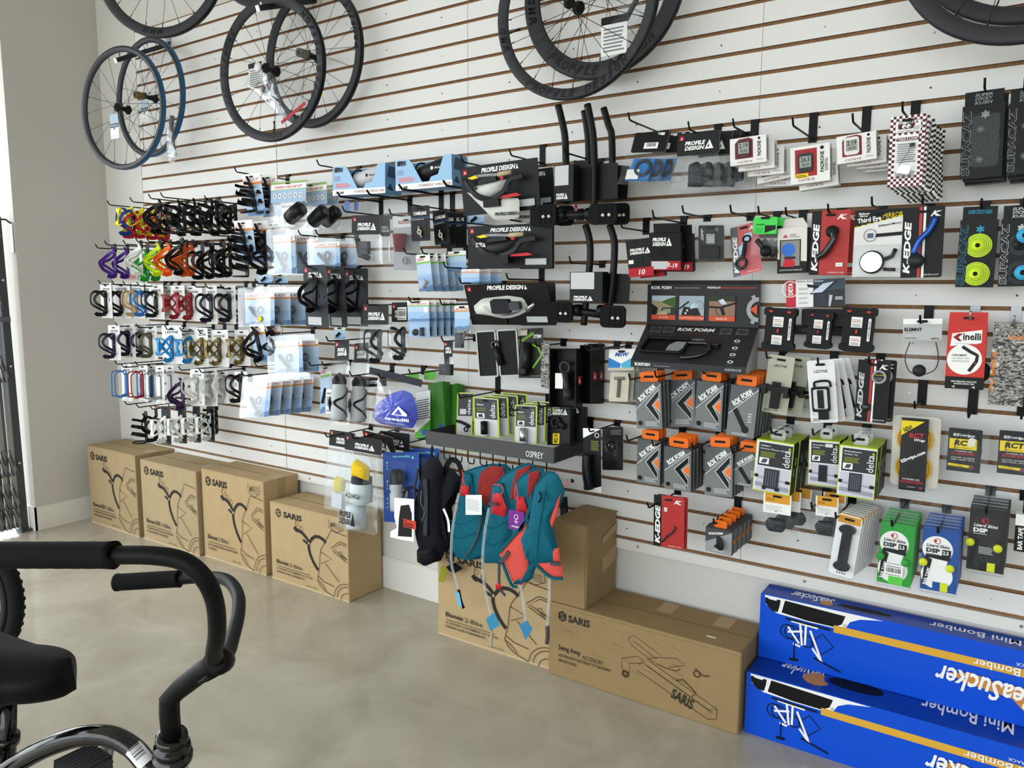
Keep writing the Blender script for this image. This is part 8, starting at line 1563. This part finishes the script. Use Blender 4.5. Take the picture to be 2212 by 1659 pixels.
for x, y, d, m, lb in ((252, 597, .32, PC, 'purple bottle cage with a pointed loop, first on its hook'), (279, 598, .24, PC, 'purple bottle cage partly behind the first purple cage'), (308, 591, .29, WC, 'white bottle cage with a pointed loop'), (322, 604, .24, GC, 'green bottle cage under the white cage'), (345, 603, .18, GC, 'green bottle cage under the neon yellow cage'), (349, 592, .29, NC, 'neon yellow bottle cage beside the orange cage'), (371, 592, .30, OC, 'orange bottle cage between the neon and black cages'), (395, 590, .29, KC, 'black bottle cage with a pointed loop beside the orange cages'), (420, 592, .22, OC, 'orange bottle cage behind the black cage'), (406, 593, .26, OC, 'orange bottle cage squeezed between black cages')):
    bare(x, y, d, 'tri', m, lb, hdr=True, sc=1.02)
for i, x in enumerate((440, 462, 486, 500)): bare(x, 600-2*i, .25-.03*i, ('loop', 'tri', 'loop', 'tri')[i], KC, 'black bottle cage on a grey tab at the end of the coloured row', 'black cages ending the coloured row', hdr=True)
bare(576, 588, .24, 'tri', KC, 'large black side-loop cage hanging before the SUPER WING clamshell', hdr=True, sc=1.12); bare(536, 600, .30, 'wrap', KC, 'black round-band cage below the CHIMP card', sc=1.0)
card('notice_plate', 'small framed notice on the wall behind the purple cages', B(270, 590, 298, 604, -.012), M('b9b4b4', .5), lambda p: p.lines(.1, .2, .9, .8, 3, RC), hole=None, cat='sign')
for px, py, L in ((212, 536, .38), (232, 529, .36), (272, 528, .34), (299, 523, .34), (322, 522, .34), (354, 522, .34), (400, 522, .30)): hook(px, py, L)
# LEZYNE white cards with cages
LW = M('e3e3e2', .5)
def lezcage(x0, y0, x1, y1, d, kind, m, label, group=None, cm=LW, lean=6, title='LEZYNE', sc=1., lz=.10):
    q = Q((x0, y0), (x1, y0+1), (x1+lean*.6, y1), (x0+lean*.6, y1), d)
    return card('cage_card', label, q, cm, lambda p: (p.text(title, .18, .80, .82, .86, INK, bold=.03), p.lines(.1, .02, .6, .05, 1, GREY)), group=group, parts=(lambda r, q: cage_part(kind, m, r, (0, -.002, q.h*lz)),), hole=.93)
GDC = M('c9a878', .4); BLC = M('2a72b8', .35); SLV = M('b0b2b4', .25, .8); REDC = M('8f1c22', .35); NVC = M('1f1838', .35); OLC = M('5a5a40', .4); SKY = M('1b86c4', .3); RBW = M('6a5a2a', .3, .5, noise=.9, nscale=30); GRC = M('d2d3d0', .4)
for a in ((216, 611, 240, 687, .34, 'loop', KC, 'LEZYNE card with a black cage that juts out past the wall corner'), (243, 611, 280, 687, .26, 'loop', KC, 'LEZYNE card with a black hooped cage, next to the jutting one'), (278, 611, 310, 687, .25, 'loop', GDC, 'LEZYNE card with a tan and black cage'), (298, 612, 326, 687, .24, 'loop', BLC, 'LEZYNE card with a blue and black cage'), (322, 614, 352, 689, .25, 'loop', KC, 'LEZYNE card with a black cage beside the white cage'), (345, 616, 372, 691, .18, 'x', WC, 'LEZYNE card with a white cage'), (368, 616, 398, 692, .22, 'x', REDC, 'LEZYNE card with a dark red cage, half hidden'), (388, 617, 436, 694, .20, 'x', REDC, 'LEZYNE card with a dark red cage, facing out')): lezcage(*a)
BND = M('d9d9d7', .5)
for i, (x0, x1, d) in enumerate(((444, 468, .27), (484, 508, .22), (511, 528, .12))): lezcage(x0, 616, x1, 700, d, 'loop', M('161a2c', .35), ('slim BANDO card with a navy cage, first of three', 'slim BANDO card with a navy cage, middle of three', 'grey slim BANDO card with a navy cage, last of three')[i], title='BANDO', cm=BND if i < 2 else M('8a8a88', .5), lean=4)
for px, py, L in ((219, 614, .38), (248, 615, .34), (272, 616, .32), (302, 618, .32), (424, 620, .30), (449, 622, .28), (482, 624, .26)): hook(px, py, L)
for a in ((233, 702, 258, 778, .31, 'loop', NVC, 'LEZYNE card with a dark purple cage, first of the purple ones'), (265, 699, 290, 772, .24, 'loop', NVC, 'LEZYNE card with a dark purple cage, second of the purple ones'), (292, 702, 316, 774, .18, 'loop', NVC, 'LEZYNE card with a dark purple cage beside the olive cage'), (312, 704, 338, 776, .20, 'loop', OLC, 'LEZYNE card with an olive green cage'), (349, 703, 392, 786, .25, 'x', SKY, 'LEZYNE card with a bright blue cage, facing out'), (398, 706, 424, 788, .20, 'x', SKY, 'LEZYNE card with a bright blue cage, behind the front blue one'), (424, 708, 448, 792, .22, 'x', RBW, 'LEZYNE card with an oil-slick cage over a blue one'), (455, 712, 492, 792, .20, 'x', RBW, 'LEZYNE card with an oil-slick cage, middle of the row'), (506, 712, 538, 790, .16, 'x', RBW, 'LEZYNE card with an oil-slick cage beside the SIDEKICK card')): lezcage(*a)
for px, py, L in ((255, 705, .30), (300, 708, .28), (362, 712, .28), (394, 716, .26), (434, 720, .22)): hook(px, py, L)
for a in ((262, 786, 284, 866, .30, 'wire', BLC, 'LEZYNE card with a blue wire cage'), (298, 787, 318, 868, .27, 'wire', REDC, 'LEZYNE card with a red wire cage'), (336, 791, 354, 872, .28, 'wire', SLV, 'LEZYNE card with a silver wire cage'), (316, 788, 338, 868, .20, 'wire', BLC, 'LEZYNE card with a blue wire cage behind the red one'), (358, 790, 376, 870, .20, 'wire', SLV, 'LEZYNE card with a silver wire cage beside the purple cage'), (410, 797, 440, 876, .26, 'loop', GRC, 'LEZYNE card with a pale grey cage, first of the pale ones'), (440, 799, 468, 877, .20, 'loop', GRC, 'LEZYNE card with a pale grey cage, second of the pale ones'), (470, 801, 492, 872, .15, 'loop', GRC, 'LEZYNE card with a pale grey cage, last of the pale ones'), (506, 803, 534, 872, .22, 'loop', KC, 'LEZYNE card with a black cage beside the sunlit clamshell'), (532, 806, 552, 870, .14, 'loop', KC, 'LEZYNE card with a black cage, half behind the sunlit clamshell')): lezcage(*a, lean=4)
bare(398, 880, .27, 'tri', M('2c1440', .4), 'dark purple cage hanging between the wire cages and pale cages')
for px, py, L in ((254, 787, .34), (298, 789, .32), (268, 794, .34), (392, 800, .30), (436, 805, .26), (528, 812, .24)): hook(px, py, L)
for i, (x, d, k) in enumerate(((318, .30, 'wrap'), (340, .26, 'loop'), (470, .12, 'wrap'))): bare(x, 955-i*6 if i < 2 else 935, d, k, KC, ('black frame-like cage on the lowest row beside the carton', 'black cage beside the frame-like one on the lowest row', 'black slotted cage at the end of the lowest row')[i], hdr=True)
BKC = M('232426', .5)
for i, (x0, x1, d) in enumerate(((348, 368, .30), (384, 402, .26), (416, 432, .22), (446, 462, .18))): lezcage(x0, 878, x1, 960-2*i, d, 'x', (WC, GRC, GRC, GRC)[i], 'black card with a %s criss-cross cage on the lowest row' % ('bright white', 'pale grey', 'light grey', 'dull grey')[i], cm=BKC, lean=4, title='CAGE')
for px, py, L in ((275, 874, .34), (300, 880, .32), (330, 884, .30), (370, 882, .26)): hook(px, py, L)
# ------------------------------------------------------------------ plain descriptions (no trade names)
PLAIN = (('blue and white GORILLA card behind the front GORILLA card', 'blue and white cage card behind the wrap-around cage card'), ('GORILLA ', ''), ('blue CHIMP card behind the front CHIMP card', 'blue cage card behind the slotted cage card'), ('below the CHIMP card', 'below the slotted cage card'), ('CHIMP ', ''), ('blue SIDEKICK card behind the front SIDEKICK card', 'blue cage card behind the side-entry cage card'), ('beside the SIDEKICK card', 'beside the side-entry cage card'), ('SIDEKICK ', ''),
 ('clear WING clamshell behind the SUPER WING clamshell', 'clear clamshell behind the clamshell near the big side-loop cage'), ('before the SUPER WING clamshell', 'before a clear clamshell'), ('clear SUPER WING clamshell with blue insert', 'clear blue-insert clamshell near the big black side-loop cage'), ('bright clear TURBO clamshell with blue insert', 'bright clear blue-insert clamshell above the charcoal cage cards'), ('the bright TURBO clamshell', 'the bright clamshell above the charcoal cage cards'), ('DELTA 425 ', ''), ('DELTA ', ''), ('clear SONIC clamshell with a white barcode leaflet', 'clear blue-insert clamshell below the one with the yellow sticker'), ('clear SONIC clamshell behind the one with the white leaflet', 'clear clamshell behind the one below the yellow-stickered clamshell'), ('CARBON WING ', ''),
 ('TORPEDO RELOAD KIT bag', 'bottle kit bag'), ('RELOAD KIT bag', 'bottle kit bag'), ('TORPEDO ', ''), ('RZ2 SYSTEM ', 'flat '), ('AERO COMPUTER MOUNT', 'computer mount'), ('dark-printed SONIC NUT card behind the front SONIC NUT card', 'dark-printed card behind the blue orange-banded card'), ('SONIC NUT cards behind', 'cards behind the orange-banded card'), ('SONIC NUT ', ''), ('C-FAST ', ''), ('BANDO ', 'crest '), ('CAMELBAK cards', 'black valve cards'), ('the fully visible CAMELBAK card', 'the bright valve card'), ('CAMELBAK card', 'valve card'),
 ('printed Bones EX 3-Bike, standing in the wall corner', 'with a line drawing, standing in the wall corner'), ('printed Bones EX 3-Bike, between the corner carton and the Bones 3-Bike carton', 'between the corner carton and the tall honey-brown carton'), ('printed Bones 3-Bike with a shield badge', 'with a rack drawing and shield badge'), ('printed Bones 2-Bike', 'with a rack drawing'), ('printed Swing Away Accessory', 'with a hitch arm drawing'),
 ('wheel lettered PROFILE DESIGN', 'lettered wheel'), ('wheel with PROFILE DESIGN along its bottom', 'wheel with lettering along its bottom'), ('lettered PROFILE DESIGN', 'with small black lettering'), ('PROFILE DESIGN ', ''), ('Profile Design ', ''), ('Cinelli ', ''), ('Cannondale STEM', 'stem'), ('OSPREY ', ''), ('blue speedfil', 'blue'), ('speedfil ', ''), (', printed AQUACell', ''), ('the AQUACell bag', 'the two-bottle bag'), ('AQUACell', 'two-bottle'),
 ('ROKFORM phone case display', 'phone case display'), ('ROKFORM boxes', 'phone case boxes'), ('ROKFORM box', 'phone case box'), ('ROKFORM ', ''), ('SPORT SERIES mount', 'clamp mount'), ('SPORT SERIES box', 'clamp mount box'), ('the front MSW bag', 'the front blue-header bag'), ('clear MSW bag', 'clear blue-header bag'), ('blue and white MSW header', 'blue and white header'), ('MSW bags behind', 'blue-header bags behind'), ('the MSW bag', 'the blue-header bag'),
 ('delta box for a Hefty phone holder', 'box showing a ribbed phone holder'), ('Hefty delta box lined up behind the front Hefty box', 'box lined up behind the ribbed phone holder box'), ('Hefty boxes behind', 'ribbed holder boxes behind'), ('the Hefty delta box', 'the ribbed phone holder box'), ('Hefty ', ''), ('delta Smartphone Holder XL box', 'box showing a clear-topped phone holder'), ('the Smartphone Holder XL box', 'the clear-topped phone holder box'), ('XL boxes behind', 'clear-topped holder boxes behind'), ('delta Smartphone Holder box', 'phone holder box'), ('delta Raiser card', 'card'), ('delta ', ''),
 ('RCT Wrap card', 'insert card'), ('ESIgrips ', ''), ('K-EDGE ', ''), ('THIRD EYE ', ''), ('ELEMNT ', ''), ('TAKE A LOOK ', ''), ('PADRONE DIGITAL', 'cycle computer'), ('PADRONE box', 'cycle computer box'), ('PADRONE', 'cycle computer'), ('Padrone', 'cycle computer'), ('pale LEZYNE card', 'pale card'), ('fanned LEZYNE cards', 'fanned pale cards'), ('white LEZYNE card', 'white card'), ('grey-green LEZYNE card', 'grey-green card'), ('LEZYNE card', 'white hang card'), ('LEZYNE', 'white'), ('red NO DANCING MONKEYS label', 'red slogan label'), ('omnimo', ''))
for o in S.objects:
    if o.parent is None and 'label' in o:
        for kk in ('label', 'group'):
            if kk in o:
                t = o[kk]
                for a_, b_ in PLAIN: t = t.replace(a_, b_)
                o[kk] = ' '.join(t.split())
# ------------------------------------------------------------------ say which hook is which
bpy.context.view_layer.update()
tops = [o for o in S.objects if o.parent is None and 'label' in o and o['category'] not in ('hook',)]
cent = {}
for o in tops:
    pts = [ch.matrix_world @ Vector(c) for ch in ([o] if o.type == 'MESH' else list(o.children)) if ch.type == 'MESH' for c in ch.bound_box]
    if pts: cent[o.name] = (sum(p.x for p in pts)/len(pts), max(p.z for p in pts), min(p.y for p in pts))
hk = [o for o in S.objects if o.parent is None and o.get('category') == 'hook' and o.get('group')]
new = {}
def short(t):
    w = t.replace(',', ' ,').split(); out = []
    for x in w:
        if x == ',' and len(out) >= 5: break
        if x != ',': out.append(x)
    return out
for h in hk:
    best = min((abs(c[0]-h.location.x)*1.2+abs(c[1]-h.location.z), n) for n, c in cent.items())
    w = short(S.objects[best[1]]['label'])
    if len(w) <= 10 and best[0] < .12: new.setdefault('black wire peg hook nearest the '+' '.join(w), []).append(h)
for t, L in new.items():
    if len(L) == 1: L[0]['label'] = t; del L[0]['group']
